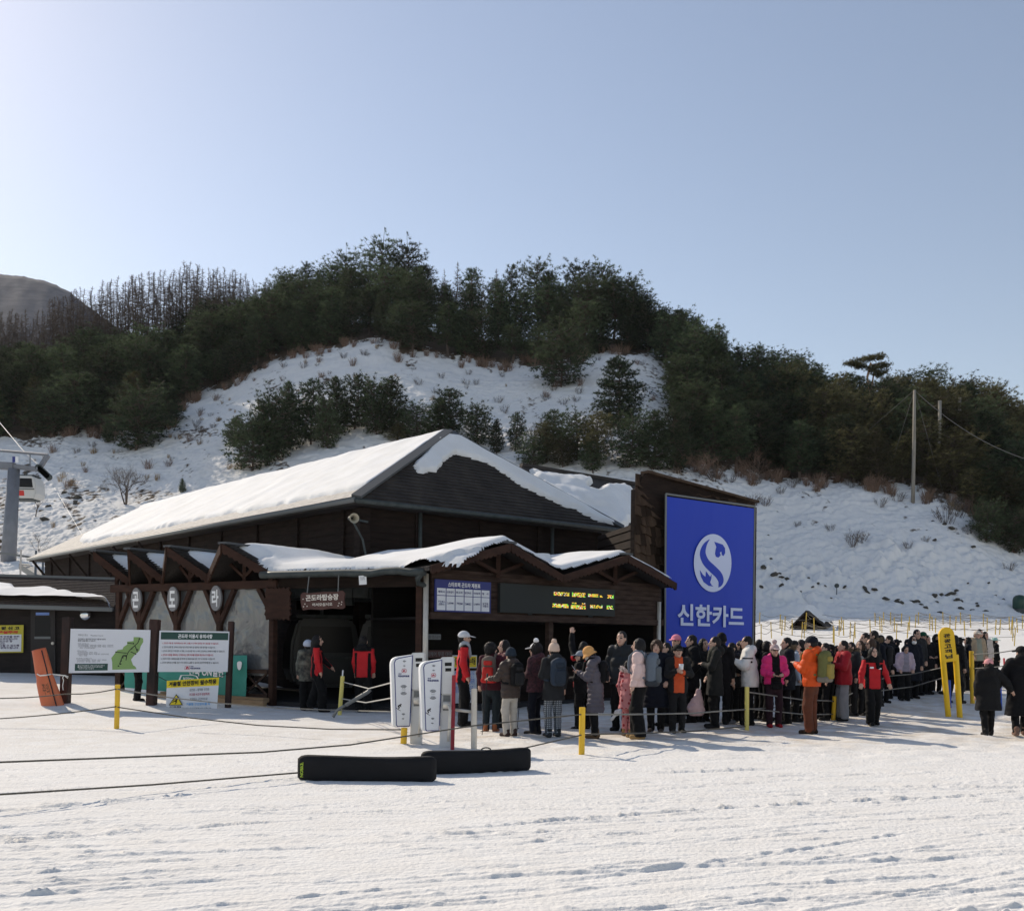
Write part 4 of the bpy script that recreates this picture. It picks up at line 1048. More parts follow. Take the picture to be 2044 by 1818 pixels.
for s, ch, lab in ((POSTS[3], '곤', 'farthest left on the porch'), (POSTS[2], '도', 'middle one on the porch posts'), (POSTS[1], '라', 'nearest the entrance')):
    c = S1(s, -.16, 2.62); o = empty('oval_sign', c, 'grey upright oval with one white letter, ' + lab, 'sign')
    fr = Frame(S1(s + .19, -.17, 2.93), S1(s - .19, -.17, 2.93), S1(s - .19, -.17, 2.31), S1(s + .19, -.17, 2.31))
    mb = MB(); fr.poly(mb, [(.5 + .5 * math.cos(t), .5 + .5 * math.sin(t)) for t in np.linspace(0, 2 * math.pi, 33)[:-1]], 0, .05); child(mb, 'board', M_OVAL, o)
    text(fr, ch, .20, .16, .80, .84, M_LET, o, off=.01, bold=.035)
# entrance: gutter, post, hall floor
mb = MB(); pts = [S3(c, -.34, 3.13 - .03 * math.sin(c * 5) * (c > 2.4)) for c in np.linspace(-.1, LBC + .15, 14)]; mb.tube(pts, .085, 10); child(mb, 'gutter', M_DGUT, ST, smooth=True)
mb = MB(); mb.beam(S3(0, 0, 2.95), S3(LBC, 0, 2.95), .14, .26); child(mb, 'porch_beam', M_WOOD, ST)
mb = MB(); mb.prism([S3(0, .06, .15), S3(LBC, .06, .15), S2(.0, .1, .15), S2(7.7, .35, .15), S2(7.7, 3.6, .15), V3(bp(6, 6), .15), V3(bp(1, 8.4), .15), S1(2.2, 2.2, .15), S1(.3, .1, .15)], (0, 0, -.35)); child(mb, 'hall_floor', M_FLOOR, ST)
mb = MB(); mb.tube([S3(LBC, -.02, 3.1), S3(LBC, -.02, 0.0)], .06, 10); child(mb, 'downpipe', M_STEEL, ST, smooth=True)
mb = MB(); mb.tube([S3(LBC + .12, -.34, 3.12), S3(LBC - .05, -.30, 2.98), S3(LBC - .12, -.15, 2.88), S3(LBC, -.03, 2.84)], .06, 8); child(mb, 'pipe_elbow', M_DGUT, ST, smooth=True)
mb = MB(); mb.tube([S2(7.55, -.10, 2.75), S2(7.55, -.10, 0.0)], .055, 10); child(mb, 'downpipe', M_STEEL, ST, smooth=True)
mb = MB(); mb.box(S3(LBC - .18, .06, 1.5), (.16, .16, 3.0), rz=math.atan2(c3[1], c3[0])); child(mb, 'porch_post', M_WOOD2, ST, bevel=.01)
# board wall above the ticket opening
mb = MB(); planks(mb, S2(.12, .0, 0), S2(7.7, .0, 0), 2.27, 3.22, .125, .04); child(mb, 'upper_wall', M_WOOD3, ST)
mb = MB(); mb.beam(S2(.05, -.03, 2.19), S2(7.75, -.03, 2.19), .16, .15); child(mb, 'porch_beam', M_WOOD3, ST, bevel=.01)
for t in (t_of(1097), 7.62):
    mb = MB(); mb.box(S2(t, .02, 1.06), (.15, .15, 2.12), rz=math.atan2(b2[1], b2[0])); child(mb, 'porch_post', M_WOOD3, ST, bevel=.01)
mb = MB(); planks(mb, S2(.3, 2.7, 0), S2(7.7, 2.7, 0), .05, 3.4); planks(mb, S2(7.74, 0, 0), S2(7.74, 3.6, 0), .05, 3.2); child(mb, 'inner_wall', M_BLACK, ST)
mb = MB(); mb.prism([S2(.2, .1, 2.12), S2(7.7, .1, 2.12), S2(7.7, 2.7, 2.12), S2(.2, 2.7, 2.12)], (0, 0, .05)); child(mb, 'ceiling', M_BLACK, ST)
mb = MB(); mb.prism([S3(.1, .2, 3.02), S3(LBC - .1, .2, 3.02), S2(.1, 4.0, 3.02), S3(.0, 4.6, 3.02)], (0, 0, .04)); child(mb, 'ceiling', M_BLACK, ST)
mb = MB(); mb.box(S2(4.0, 1.05, .48), (7.0, .55, .92), rz=math.atan2(b2[1], b2[0])); mb.box(S2(4.0, 1.0, .97), (7.2, .8, .06), rz=math.atan2(b2[1], b2[0]))
child(mb, 'ticket_counter', M_WOOD, ST)
mb = MB(); planks(mb, S1(POSTS[4] + .1, 5.0, 0), S1(POSTS[4] + .1, .1, 0), .1, 3.3); child(mb, 'end_wall', M_WOOD, ST)  # wall added at the open porch end to keep sun out of the hall
# low rail and lattice under the plastic
mb = MB()
for z in (.28, .86): mb.beam(S1(.1, -.06, z), S1(POSTS[4], -.06, z), .05, .09)
for i in range(4):
    a, b = POSTS[i] + .1, POSTS[i + 1] - .1; n = max(1, round((b - a) / .62))
    for j in range(n):
        q0, q1 = a + (b - a) * j / n, a + (b - a) * (j + 1) / n
        mb.beam(S1(q0, -.06, .3), S1(q1, -.06, .84), .035, .05); mb.beam(S1(q0, -.045, .84), S1(q1, -.045, .3), .035, .05); mb.beam(S1(q1, -.06, .0), S1(q1, -.06, .9), .06, .06)
child(mb, 'lattice_rail', M_WOOD3, ST)
M_RAW = mat('raw_timber', (.36, .25, .15), .8, noise=(3, (.25, .16, .09), .7, (1, 1, 4)))
mb = MB(); mb.beam(S1(-.3, -.55, .10), S1(3.6, -.55, .16), .12, .20); mb.beam(S1(-.1, -.30, .2), S1(3.4, -.30, .24), .2, .1); child(mb, 'timber_kerb', M_RAW, ST, bevel=.01)
# jagged board on the corner post
r4 = np.random.default_rng(8); pts = []
for k in range(44):
    t = 2 * math.pi * k / 44; q = max(abs(math.cos(t)), abs(math.sin(t))); rr = (1 / q) * (.93 if k % 2 else 1.03 + .05 * r4.random())
    pts.append((.5 + .48 * rr * math.cos(t), .5 + .48 * rr * math.sin(t)))
fr = Frame(S3(-.14, -.16, 2.85), S3(.62, -.16, 2.85), S3(.62, -.16, 2.08), S3(-.14, -.16, 2.08))
mb = MB(); fr.poly(mb, pts, 0, .05); tag(mb.build('jagged_board', M_WOOD2), 'dark square board with ragged leafy edge, hung at the porch corner', 'board')

# ------------------------------------------------------------ shingled wall with the tall banner
SW = empty('shingled_wall', (P(1262, 1290, 26.6).x, 26.6, 0), 'tall wall of wavy brown wooden shingles carrying the blue banner', 'wall')
swl, swr = P(1285, 945, 26.9), P(1509, 1005, 30.4)
bl, br_ = Vector((P(1264, 1290, 26.9).x, 26.9, 0)), Vector((P(1503, 1290, 30.4).x, 30.4, 0))
swl.x = bl.x + .25; swr.x = br_.x + .02
wd = (br_ - bl).normalized(); wn_ = Vector((wd.y, -wd.x, 0))
M_SHW = mat('wooden_shingles', (.042, .027, .019), .85, spec=.12, noise=(2.5, (.095, .064, .044), .85, (2, 2, .5)), bump=(40, .5, .01, (3, 3, .3)))
mb = MB(); mb.prism([bl, br_, swr, swl, Vector((bl.x + .1, bl.y, swl.z - .4)), Vector((bl.x, bl.y, swl.z - .45))], -wn_ * .15); core = child(mb, 'wall_core', M_WOOD, SW)
mb = MB(); L = (br_ - bl).length; rows = 24
for k in range(rows):
    z0 = .1 + k * .27; n = int(L / .2)
    for j in range(n):
        x0, x1 = L * j / n, L * (j + 1) / n; xm = (x0 + x1) / 2
        top = swl.z + (swr.z - swl.z) * xm / L
        if z0 > top - .12: continue
        z1 = min(z0 + .36, top + .02); w = .04 * math.sin(j * 1.9 + k * 2.1) + .025 * r4.normal()
        a, b = bl + wd * (x0 + .006), bl + wd * (x1 - .006)
        f = [Vector((a.x, a.y, z0 + w)), Vector((b.x, b.y, z0 + .045 * math.sin((j + 1) * 1.9 + k * 2.1))), Vector((b.x, b.y, z1)), Vector((a.x, a.y, z1))]
        tilt = [wn_ * .10, wn_ * .10, wn_ * .012, wn_ * .012]
        mb.add([p + q for p, q in zip(f, tilt)] + f, [(0, 1, 2, 3), (0, 4, 5, 1), (1, 5, 6, 2), (2, 6, 7, 3), (3, 7, 4, 0)], int(r4.choice(3, p=[.5, .28, .22])))
child(mb, 'shingles', [M_SHW, mat('wooden_shingles_dark', (.026, .017, .012), .85, spec=.1), mat('wooden_shingles_worn', (.062, .041, .029), .85, spec=.1)], SW)
mb = MB()
for k in range(22):              # shingles wrapped round the right-hand edge
    z0 = .2 + k * .27
    if z0 < swr.z - .2: mb.box(br_ + Vector((.02, .1, z0)) - wn_ * .2 + wd * .03, (.06, .5, .25 + .05 * r4.random()), rz=math.atan2(wd.y, wd.x))
mb.beam(swl + wn_ * .02 + Vector((0, 0, .04)), swr + wn_ * .02 + Vector((0, 0, .04)), .30, .07)
child(mb, 'cap_boards', M_SHW, SW)
# left return of the wall towards the station
mb = MB(); lw0 = P(1196, 1080, 30.0); planks(mb, (lw0.x, 30.2), (bl.x + .05, bl.y + .05), 2.6, 5.0, .25, .05); child(mb, 'return_wall', M_WOOD, SW)

fr = Frame(P(1323, 992, 27.35), P(1496, 1016, 29.9), P(1491, 1384, 29.9), P(1320, 1390, 27.35))
n3 = Vector(fr.n) * .16
fr.c = [c + np.array(n3) for c in fr.c]
BN = empty('banner', fr.v(.5, 1), 'tall blue banner with white oval emblem and large white lettering', 'banner')
M_BLUE = mat('banner_blue', (.018, .052, .46), .55, spec=.25, bump=(3, .25, .03, (1, 1, .3)))
M_LBLUE = mat('banner_lettering', (.60, .66, .86), .6)
S, T = np.meshgrid(np.linspace(0, 1, 40), np.linspace(0, 1, 70))
V = fr.at(S, T) + fr.n * (.012 * fbm(S * 5, T * 4, 3, 91) + .010 * np.abs(np.sin(S * math.pi * 3)) * .6)[..., None]
idx = np.arange(S.size).reshape(S.shape); Q = np.stack([idx[:-1, :-1], idx[:-1, 1:], idx[1:, 1:], idx[1:, :-1]], -1).reshape(-1, 4)
under(link('cloth', np_mesh('banner_cloth', V, Q, True, [M_BLUE])), BN)
def zb(x, y):                    # from the photo crop to banner (s, t)
    s = (x - 175 + (y - 185) * .012) / 455; t = (y - 190 - s * 55) / (1216 - 190 - s * 55); return s, t
mb = MB(); fr.poly(mb, [zb(400 + 99 * math.cos(t), 530 + 150 * math.sin(t)) for t in np.linspace(0, 2 * math.pi, 49)[:-1]], .040, .004)
child(mb, 'emblem', M_LBLUE, BN)
mb = MB()
fr.poly(mb, [zb(*p) for p in stroke([(381, 408), (358, 436), (346, 480), (362, 525), (398, 562), (428, 592), (441, 622), (436, 645), (428, 656)], [2, 18, 30, 36, 40, 38, 30, 16, 2])], .046, .004)
fr.poly(mb, [zb(*p) for p in [(406, 420), (420, 424), (450, 434), (463, 452), (464, 478), (455, 494), (446, 488), (444, 470), (436, 476), (440, 490), (428, 502), (415, 498), (410, 482), (413, 462), (417, 446)]], .046, .004)
fr.poly(mb, [zb(*p) for p in [(330, 566), (346, 590), (360, 602), (362, 572), (374, 588), (384, 602), (392, 588), (390, 612), (384, 630), (392, 645), (402, 652), (376, 648), (350, 628), (336, 600)]], .046, .004)
child(mb, 'emblem_mark', M_BLUE, BN)
s0, t0 = zb(219, 738); s1, t1 = zb(568, 868)
text(fr, '신한카드', s0, t0, s1, t1 + .0, M_LBLUE, BN, off=.042, bold=.028)
mb = MB(); mb.tube([fr.v(-.012, -.012, .0), fr.v(1.012, -.012, .0)], .03, 6); mb.tube([fr.v(-.012, -.012, 0), fr.v(-.012, 1, 0)], .03, 6); mb.tube([fr.v(1.012, -.012, 0), fr.v(1.012, 1, 0)], .03, 6)
child(mb, 'frame_pipe', M_GUTTER, BN)

# ------------------------------------------------------------ things fixed to the porch
M_NAVY = mat('sign_navy', (.035, .045, .20), .5); M_PANEL = mat('sign_white', (.72, .74, .78), .5); M_INK = mat('black_ink', (.02, .02, .025), .7)
M_NAVYINK = mat('navy_ink', (.03, .04, .16), .7)
tA, tB_ = t_of(863), t_of(974)
fr = Frame(S2(tA, -.09, 2.99), S2(tB_, -.09, 2.99), S2(tB_, -.09, 2.28), S2(tA, -.09, 2.28))
SB = empty('specification_board', fr.v(.5, 1), 'white table board with navy header on the porch wall beside the dark screen', 'sign')
mb = MB(); fr.rect(mb, 0, 0, 1, 1, 0, .04); child(mb, 'panel', M_NAVY, SB)
mb = MB(); fr.rect(mb, .03, .27, .97, .955, .004, .003); child(mb, 'table', M_PANEL, SB)
mb = MB()
for s in (.185, .345, .505, .665, .815): fr.rect(mb, s - .006, .27, s + .006, .955, .008, .003)
fr.rect(mb, .03, .49, .97, .51, .008, .003); child(mb, 'grid_lines', M_NAVY, SB)
text(fr, '스타트랙 곤도라 제원표', .22, .07, .80, .22, M_LET, SB, off=.006, bold=.03)
for s, a, b in ((.045, '제작사', 'P O M A\n(프랑스)'), (.198, '선로길이', '2,659M'), (.36, '최고차', '792M'), (.515, '운전속도', '2.6M/SEC'), (.675, '수송능력', '1,100P/H'), (.832, '형   식', '8 인승\n자동식')):
    text(fr, a, s, .345, s + .115, .42, M_NAVYINK, SB, off=.01, bold=.02)
    text(fr, b, s + .01, .66 if '\n' in b else .70, s + .115, .82 if '\n' in b else .77, M_NAVYINK, SB, off=.01, bold=.02, align='CENTER')
tA, tB_ = t_of(990), t_of(1219)
fr = Frame(S2(tA, -.14, 2.99), S2(tB_, -.14, 2.99), S2(tB_, -.14, 2.31), S2(tA, -.14, 2.31))
LS = empty('led_screen', fr.v(.5, 1), 'long dark electronic screen with patchy coloured text under the porch gables', 'screen')
M_LEDB = mat('led_black', (.022, .026, .026), .6, bump=(90, .3, .01)); mb = MB(); fr.rect(mb, 0, 0, 1, 1, 0, .10); mb.box(fr.v(.25, 1.03, -.04), (.1, .1, .04)); mb.box(fr.v(.78, 1.03, -.04), (.1, .1, .04)); child(mb, 'cabinet', M_LEDB, LS)
leds = []
for nm, c in (('yellow', (1, .75, .05)), ('orange', (1, .38, .08)), ('green', (.3, .95, .1)), ('white', (.9, .9, .8)), ('red', (1, .15, .1))):
    m = bpy.data.materials.new('led_' + nm); m.use_nodes = True; b = m.node_tree.nodes['Principled BSDF']
    b.inputs['Base Color'].default_value = (*[x * .3 for x in c], 1); b.inputs['Emission Color'].default_value = (*c, 1); b.inputs['Emission Strength'].default_value = .85; leds.append(m)
mb = MB()
for (s0, t0, s1, t1) in ((.44, .20, .575, .33), (.60, .18, .72, .34), (.745, .20, .84, .31), (.855, .24, .88, .31), (.925, .20, .985, .33), (.43, .62, .57, .76), (.59, .64, .725, .78), (.765, .60, .845, .72), (.85, .60, .88, .72), (.92, .60, .985, .74), (.60, .55, .64, .60), (.69, .55, .72, .60)):
    ns_, nt_ = max(2, int((s1 - s0) * 130)), max(2, int((t1 - t0) * 34))
    for i in range(ns_):
        for j in range(nt_):
            if r4.random() < .22: continue
            a, b = s0 + (s1 - s0) * i / ns_, t0 + (t1 - t0) * j / nt_
            fr.rect(mb, a, b, a + (s1 - s0) / ns_ * .86, b + (t1 - t0) / nt_ * .84, .004, .003, int(r4.choice(5, p=[.42, .2, .2, .12, .06])))
child(mb, 'lit_text', leds, LS)
# hanging entrance sign
M_SIGNBR = mat('carved_sign_brown', (.075, .035, .030), .7, noise=(5, (.12, .06, .05), .6)); M_CREAM = mat('cream_letters', (.75, .70, .62), .7)
fr = frame_px((600, 1182), (688, 1178), (689, 1215), (600, 1218), 21.6, 21.3)
HG = empty('hanging_sign', fr.v(.5, 1), 'brown wooden sign with cream lettering and flowers hanging over the entrance', 'sign')
mb = MB(); fr.poly(mb, [(0, .12), (.06, .0), (.2, .07), (.5, .02), (.8, .06), (.95, 0), (1, .15), (.98, .5), (1, .9), (.94, 1), (.7, .95), (.45, 1.0), (.2, .95), (.05, 1), (.02, .8), (0, .5)], 0, .04); child(mb, 'board', M_SIGNBR, HG)
text(fr, '곤도라탑승장', .12, .16, .86, .50, M_CREAM, HG, off=.008, bold=.03); text(fr, '어서오십시오', .27, .62, .72, .80, M_CREAM, HG, off=.008, bold=.02)
mb = MB()
for (s, t) in ((.10, .65), (.15, .78), (.07, .80), (.87, .68), (.92, .75), (.85, .82), (.93, .62), (.06, .38)):
    fr.poly(mb, [(s + .02 * (1 if k % 2 else .4) * math.cos(k * .628), t + .045 * (1 if k % 2 else .4) * math.sin(k * .628)) for k in range(10)], .008, .004)
child(mb, 'flower_carving', M_CREAM, HG)
mb = MB(); mb.tube([fr.v(.15, .06), P(617, 1150, 21.6)], .012, 5); mb.tube([fr.v(.85, .05), P(676, 1148, 21.3)], .012, 5); child(mb, 'chain', M_GUTTER, HG)
fr = frame_px((716, 1149), (731, 1148), (732, 1166), (717, 1167), 21.2)
NT = empty('notice', fr.v(.5, 1), 'small white paper notice hung under the porch gutter', 'notice'); mb = MB(); fr.rect(mb, 0, 0, 1, 1, 0, .008); child(mb, 'paper', M_WHITE, NT)
text(fr, '안내문\n곤도라', .2, .15, .8, .5, M_INK, NT, off=.004, align='CENTER')
# poster and papers in the ticket opening
M_YEL = mat('poster_yellow', (.80, .58, .04), .6); M_PBLUE = mat('poster_blue', (.10, .22, .62), .6); M_GREENRING = mat('ring_green', (.35, .42, .12), .6)
def counter_poster(u0, u1, z0, z1, label, kind):
    t0, t1 = t_of(u0), t_of(u1); fr = Frame(S2(t0, .62, z1), S2(t1, .62, z1), S2(t1, .62, z0), S2(t0, .62, z0)); o = empty('poster', fr.v(.5, 1), label, 'poster')
    mb = MB(); fr.rect(mb, 0, 0, 1, 1, 0, .02); child(mb, 'sheet', M_PANEL, o)
    if kind == 'y':
        mb = MB(); fr.rect(mb, .02, .02, .98, .25, .004, .003); child(mb, 'header', M_YEL, o); text(fr, '겨울철 안전장비 필수착용', .06, .05, .94, .2, M_INK, o, off=.008, bold=.03)
        text(fr, '설천봉 ~ 향적봉 구간은\n미끄럼 사고가 빈번하게\n발생하는 구간이므로', .1, .32, .9, .78, M_PBLUE, o, off=.008, align='CENTER')
    else:
        mb = MB(); fr.poly(mb, stroke([(.5 + .36 * math.cos(t), .66 + .26 * math.sin(t)) for t in np.linspace(0, 6.25, 15)], [.10] * 15), .004, .003); child(mb, 'ring', M_GREENRING, o)
        mb = MB(); fr.poly(mb, [(.3, .08), (.7, .06), (.55, .2), (.75, .2), (.4, .38), (.48, .26), (.3, .26)], .006, .003); child(mb, 'symbol', M_INK, o)
        mb = MB(); fr.rect(mb, .02, .3, .16, .98, .005, .003); child(mb, 'stripe', M_PBLUE, o)
counter_poster(935, 985, .18, 1.3, 'white poster with yellow header on the ticket counter, behind the capped man', 'y')
counter_poster(1131, 1157, .12, .95, 'white poster with a green ring leaning on the ticket counter', 'r')
fr = Frame(S2(.2, .3, 1.42), S2(.95, .3, 1.42), S2(.95, .3, 1.25), S2(.2, .3, 1.25))
o = empty('counter_sign', fr.v(.5, 1), 'small dark plate with pale lettering beside the steel downpipe', 'sign'); mb = MB(); fr.rect(mb, 0, 0, 1, 1, 0, .02); child(mb, 'plate', M_SIGNBR, o); text(fr, '휠체어 무료 대여', .05, .2, .95, .8, M_GUTTER, o, off=.006)
fr = Frame(S2(.2, .3, 1.78), S2(.62, .3, 1.78), S2(.62, .3, 1.66), S2(.2, .3, 1.66))
o = empty('counter_sign', fr.v(.5, 1), 'little pale plate above the dark lettered plate beside the downpipe', 'sign'); mb = MB(); fr.rect(mb, 0, 0, 1, 1, 0, .02); child(mb, 'plate', M_GUTTER, o); text(fr, '위험! 접근금지', .05, .2, .95, .8, M_INK, o, off=.006)
# horn speaker on the corner
c = bp(-.05, .0); LSK = empty('horn_speaker', (c[0], c[1], 4.9), 'cream horn loudspeaker under the roof corner of the station', 'loudspeaker')
mb = MB(); pts = [Vector((c[0] - .05, c[1] - .1, 4.92)) + Vector((.35, -.9, -.1)).normalized() * d for d in (0, .12, .25, .34, .38)]; mb.tube(pts, [.03, .04, .065, .11, .135], 16, cap=False); child(mb, 'horn', mat('horn_cream', (.42, .39, .31), .5), LSK, smooth=True)
mb = MB(); mb.tube([pts[0] - Vector((.05, -.14, -.015)), pts[0] + Vector((.02, -.05, 0))], .07, 10); mb.beam(pts[0], (c[0] + .3, c[1] + .5, 4.9), .05, .05); mb.tube([pts[0], (c[0] + .2, c[1] + .3, 4.4), (c[0] + .3, c[1] + .35, 3.9)], .03, 5); child(mb, 'driver', M_DGUT, LSK)
# two gondola cabins in the dark hall
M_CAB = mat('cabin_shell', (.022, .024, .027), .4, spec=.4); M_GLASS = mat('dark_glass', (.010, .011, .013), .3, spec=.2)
def cabin(loc, rz, label, shell, w=1.9, d=1.7, h=1.75, red=False, skirt=None):
    o = empty('gondola_cabin', loc, label, 'gondola', rz=rz)
    prof = [(-w / 2 * .86, 0), (w / 2 * .86, 0), (w / 2, h * .22), (w / 2 * .97, h * .62), (w / 2 * .82, h * .95), (w / 2 * .7, h), (-w / 2 * .7, h), (-w / 2 * .82, h * .95), (-w / 2 * .97, h * .62), (-w / 2, h * .22)]
    mb = MB(); mb.prism([(x, -d / 2, z) for x, z in prof], (0, d, 0)); mb.build('shell', shell, o, bevel=.07)
    for sy in (-1, 1):
        mb = MB(); mb.prism([(x * .86, sy * (d / 2 + .012), z) for x, z in [(-w / 2 * .92, h * .48), (w / 2 * .92, h * .48), (w / 2 * .82, h * .88), (-w / 2 * .82, h * .88)]], (0, -sy * .03, 0)); mb.build('window', M_GLASS, o)
    if skirt:
        mb = MB(); mb.prism([(-w * .46, -d / 2 - .016, h * .10), (w * .10, -d / 2 - .016, h * .10), (w * .08, -d / 2 - .016, h * .33), (-w * .46, -d / 2 - .016, h * .33)], (0, .03, 0)); sp = mb.build('red_panel', skirt, o)
    mb = MB(); mb.box((0, -d / 2 - .05, h * .40), (w * .9, .08, .05)); mb.box((0, 0, -.04), (w * .7, d * .8, .1)); mb.build('bumper', M_DGUT, o)
    mb = MB(); mb.tube([(0, 0, h - .02), (0, 0, h + .25), (.0, .35, h + .9), (0, .35, h + 1.2)], .05, 6); mb.box((0, 0, h + .06), (w * .8, d * .7, .1)); mb.build('hanger', M_DGUT, o)
    return o
cabin((P(640, 1400, 26.5).x, 26.5, .45), .35, 'dark gondola cabin in the shade of the entrance hall, left one', M_CAB)
cabin((P(792, 1400, 25.8).x, 25.8, .45), .1, 'dark gondola cabin in the shade of the entrance hall, right one', M_CAB, w=2.1)
mb = MB()
for k in range(28):
    t0 = 2 * math.pi * k / 28; t1 = 2 * math.pi * (k + 1) / 28; c = P(690, 1185, 25)
    mb.beam(c + Vector((1.7 * math.cos(t0), 1.2 * math.sin(t0), 0)), c + Vector((1.7 * math.cos(t1), 1.2 * math.sin(t1), 0)), .22, .3)
mb.box(c, (.4, .4, .6)); mb.beam(c - Vector((1.6, 0, 0)), c + Vector((1.6, 0, 0)), .15, .12); tag(mb.build('drive_wheel', M_DGUT), 'huge dark cable wheel under the hall roof behind the hanging sign', 'wheel')
# ------------------------------------------------------------ hut on the left
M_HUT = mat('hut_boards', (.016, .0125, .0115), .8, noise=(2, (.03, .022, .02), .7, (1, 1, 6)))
HUT = empty('ticket_hut', (P(80, 1345, 30).x, 30, .4), 'low dark wooden hut with snow on its shingled roof at the left edge', 'building')
xL, xR = P(-110, 1345, 30).x, P(232, 1345, 30).x
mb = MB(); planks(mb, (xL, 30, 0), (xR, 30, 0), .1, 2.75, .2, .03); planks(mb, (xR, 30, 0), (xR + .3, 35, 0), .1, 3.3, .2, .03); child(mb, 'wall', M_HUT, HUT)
e0, e1, q0, q1 = Vector((xL, 29.55, 2.72)), Vector((xR + .1, 29.55, 2.62)), Vector((xL, 33.2, 3.72)), Vector((xR - .1, 33.2, 3.62))
mb = MB(); mb.prism([e0, e1, q1, q0], (0, 0, -.12))
for k in range(16): f = (k + .5) / 16; mb.beam(e0.lerp(q0, f) + Vector((0, 0, .012)), e1.lerp(q1, f) + Vector((0, 0, .012)), .04, .03)
M_SHBR = mat('brown_shingles', (.055, .042, .038), .85, noise=(9, (.10, .08, .07), .8, (1, 3, 3)), bump=(18, .7, .03))
hr = child(mb, 'roof', M_SHBR, HUT)
mb = MB(); mb.beam(q0 + Vector((0, 0, .03)), q1 + Vector((0, 0, .03)), .25, .10); under(mb.build('ridge_cap', M_GUTTER, None), hr)
HSN = [(-60, 1160), (0, 1168), (26, 1173), (33, 1181), (60, 1180), (100, 1181), (125, 1186), (150, 1193), (185, 1196), (205, 1200), (215, 1206), (215, 1216), (-60, 1212)]
snow_sheet('roof_snow', [e0 + Vector((0, -.1, -.02)), e1 + Vector((0, -.1, -.02)), q1, q0], 150, 40, .27, poly_px=HSN, soft=7, noise=2.5, seed=12, parent=hr, lump=.05)
mb = MB(); mb.beam(e0 + Vector((0, -.05, -.12)), e1 + Vector((0, -.05, -.12)), .12, .13); child(mb, 'gutter', M_GUTTER, HUT, bevel=.02)
fr = frame_px((61, 1212), (110, 1212), (111, 1347), (61, 1347), 29.93)
mb = MB(); fr.rect(mb, 0, 0, 1, 1, 0, .05); dr = child(mb, 'door', mat('door_paint', (.030, .026, .025), .6), HUT, bevel=.005)
mb = MB(); fr.rect(mb, .18, .14, .80, .43, .006, .02); under(mb.build('window', M_GLASS, None), dr)
mb = MB(); fr.rect(mb, .16, .43, .81, .465, .012, .02); under(mb.build('sill', M_GUTTER, None), dr)
mb = MB(); mb.tube([fr.v(.92, .53, .0), fr.v(.92, .53, .07)], .045, 10); under(mb.build('handle', M_STEEL, None), dr)
mb = MB(); fr.rect(mb, .22, .075, .76, .115, .008, .01); o = child(mb, 'door_plate', mat('plate_blue', (.20, .33, .75), .5), HUT)
fr = frame_px((-48, 1248), (47, 1247), (46, 1302), (-48, 1303), 29.9)
o = empty('warning_poster', fr.v(.5, 1), 'yellow edged poster with dense lettering on the left hut wall', 'poster')
mb = MB(); fr.rect(mb, 0, 0, 1, 1, 0, .02); child(mb, 'sheet', mat('poster_dull_yellow', (.52, .45, .05), .6), o)
mb = MB(); fr.rect(mb, .03, .34, .96, .96, .004, .003); child(mb, 'text_field', M_PANEL, o)
text(fr, '고 객  불 편 신 고', .08, .05, .92, .17, M_INK, o, off=.008, bold=.05); text(fr, '도난 및 분실주의', .08, .20, .88, .31, mat('sign_red', (.6, .03, .04), .6), o, off=.008, bold=.05)
text(fr, '이곳을 찾은 고객 안전을 위해\n순찰하고 있는 도우미입니다\n불편하신 사항 있으면 말\n안내를 해드립니다.\n항상 서비스를 다할 수 있도록\n고객 감동 실천 부탁드립니다', .08, .38, .92, .86, mat('poster_ink', (.05, .03, .10), .7), o, off=.008, bold=.03)
mb = MB(); c = P(171, 1227, 29.8); mb.tube([c + Vector((0, -.02 - .1 * math.sin(a), 0)) for a in np.linspace(1.5, 0, 6)], [.02, .08, .12, .15, .17, .175], 18)
tag(mb.build('dome_mirror', mat('mirror_chrome', (.7, .72, .74), .12, metal=.9), smooth=True), 'round shiny dome mirror high on the dark left hut wall', 'mirror')

# ------------------------------------------------------------ notice boards
M_POST = mat('dark_timber_post', (.020, .015, .014), .75, noise=(3, (.075, .035, .028), .8, (1, 1, .5)))
M_BOARD = mat('board_white', (.66, .68, .73), .5); M_DGREEN = mat('header_green', (.02, .065, .055), .5)
M_GREYINK = mat('grey_ink', (.16, .17, .19), .7); M_REDINK = mat('red_ink', (.45, .06, .09), .7); M_MAPG = mat('map_green', (.23, .36, .13), .6)
YB = 21.2
for (b, t, w, lb) in (((129, 1417), (136, 1231), .20, 'left post of the notice boards, reddish worn timber'), ((301, 1423), (310, 1236), .21, 'thick middle post between the two notice boards'), ((454, 1424), (462, 1240), .13, 'thin dark post right of the second notice board')):
    pb, pt = P(*b, YB), P(*t, YB); pb.z = -.2
    mb = MB(); mb.beam(pb, pt, w * .9, w, up=(0, 1, 0)); tag(mb.build('sign_post', M_POST, bevel=.012), lb, 'post')
NB1 = frame_px((141, 1254.5), (300, 1257), (297, 1341), (137, 1343), YB - .14)
o = empty('notice_board', NB1.v(.5, 1), 'white notice board with a green trail map between the left posts', 'notice board')
mb = MB(); NB1.rect(mb, 0, 0, 1, 1, 0, .03); child(mb, 'panel', M_BOARD, o)
z1 = lambda x, y: ((x - 55) / 975, (y - 62) / 540)
mb = MB(); NB1.poly(mb, [z1(*p) for p in [(900, 155), (945, 170), (950, 215), (920, 270), (905, 330), (860, 370), (830, 410), (808, 440), (835, 510), (865, 530), (880, 562), (585, 566), (580, 470), (568, 420), (610, 360), (640, 320), (700, 310), (712, 280), (755, 250), (752, 215), (830, 205), (830, 155)]], .003, .003)
mp = child(mb, 'trail_map', M_MAPG, o)
mb = MB()
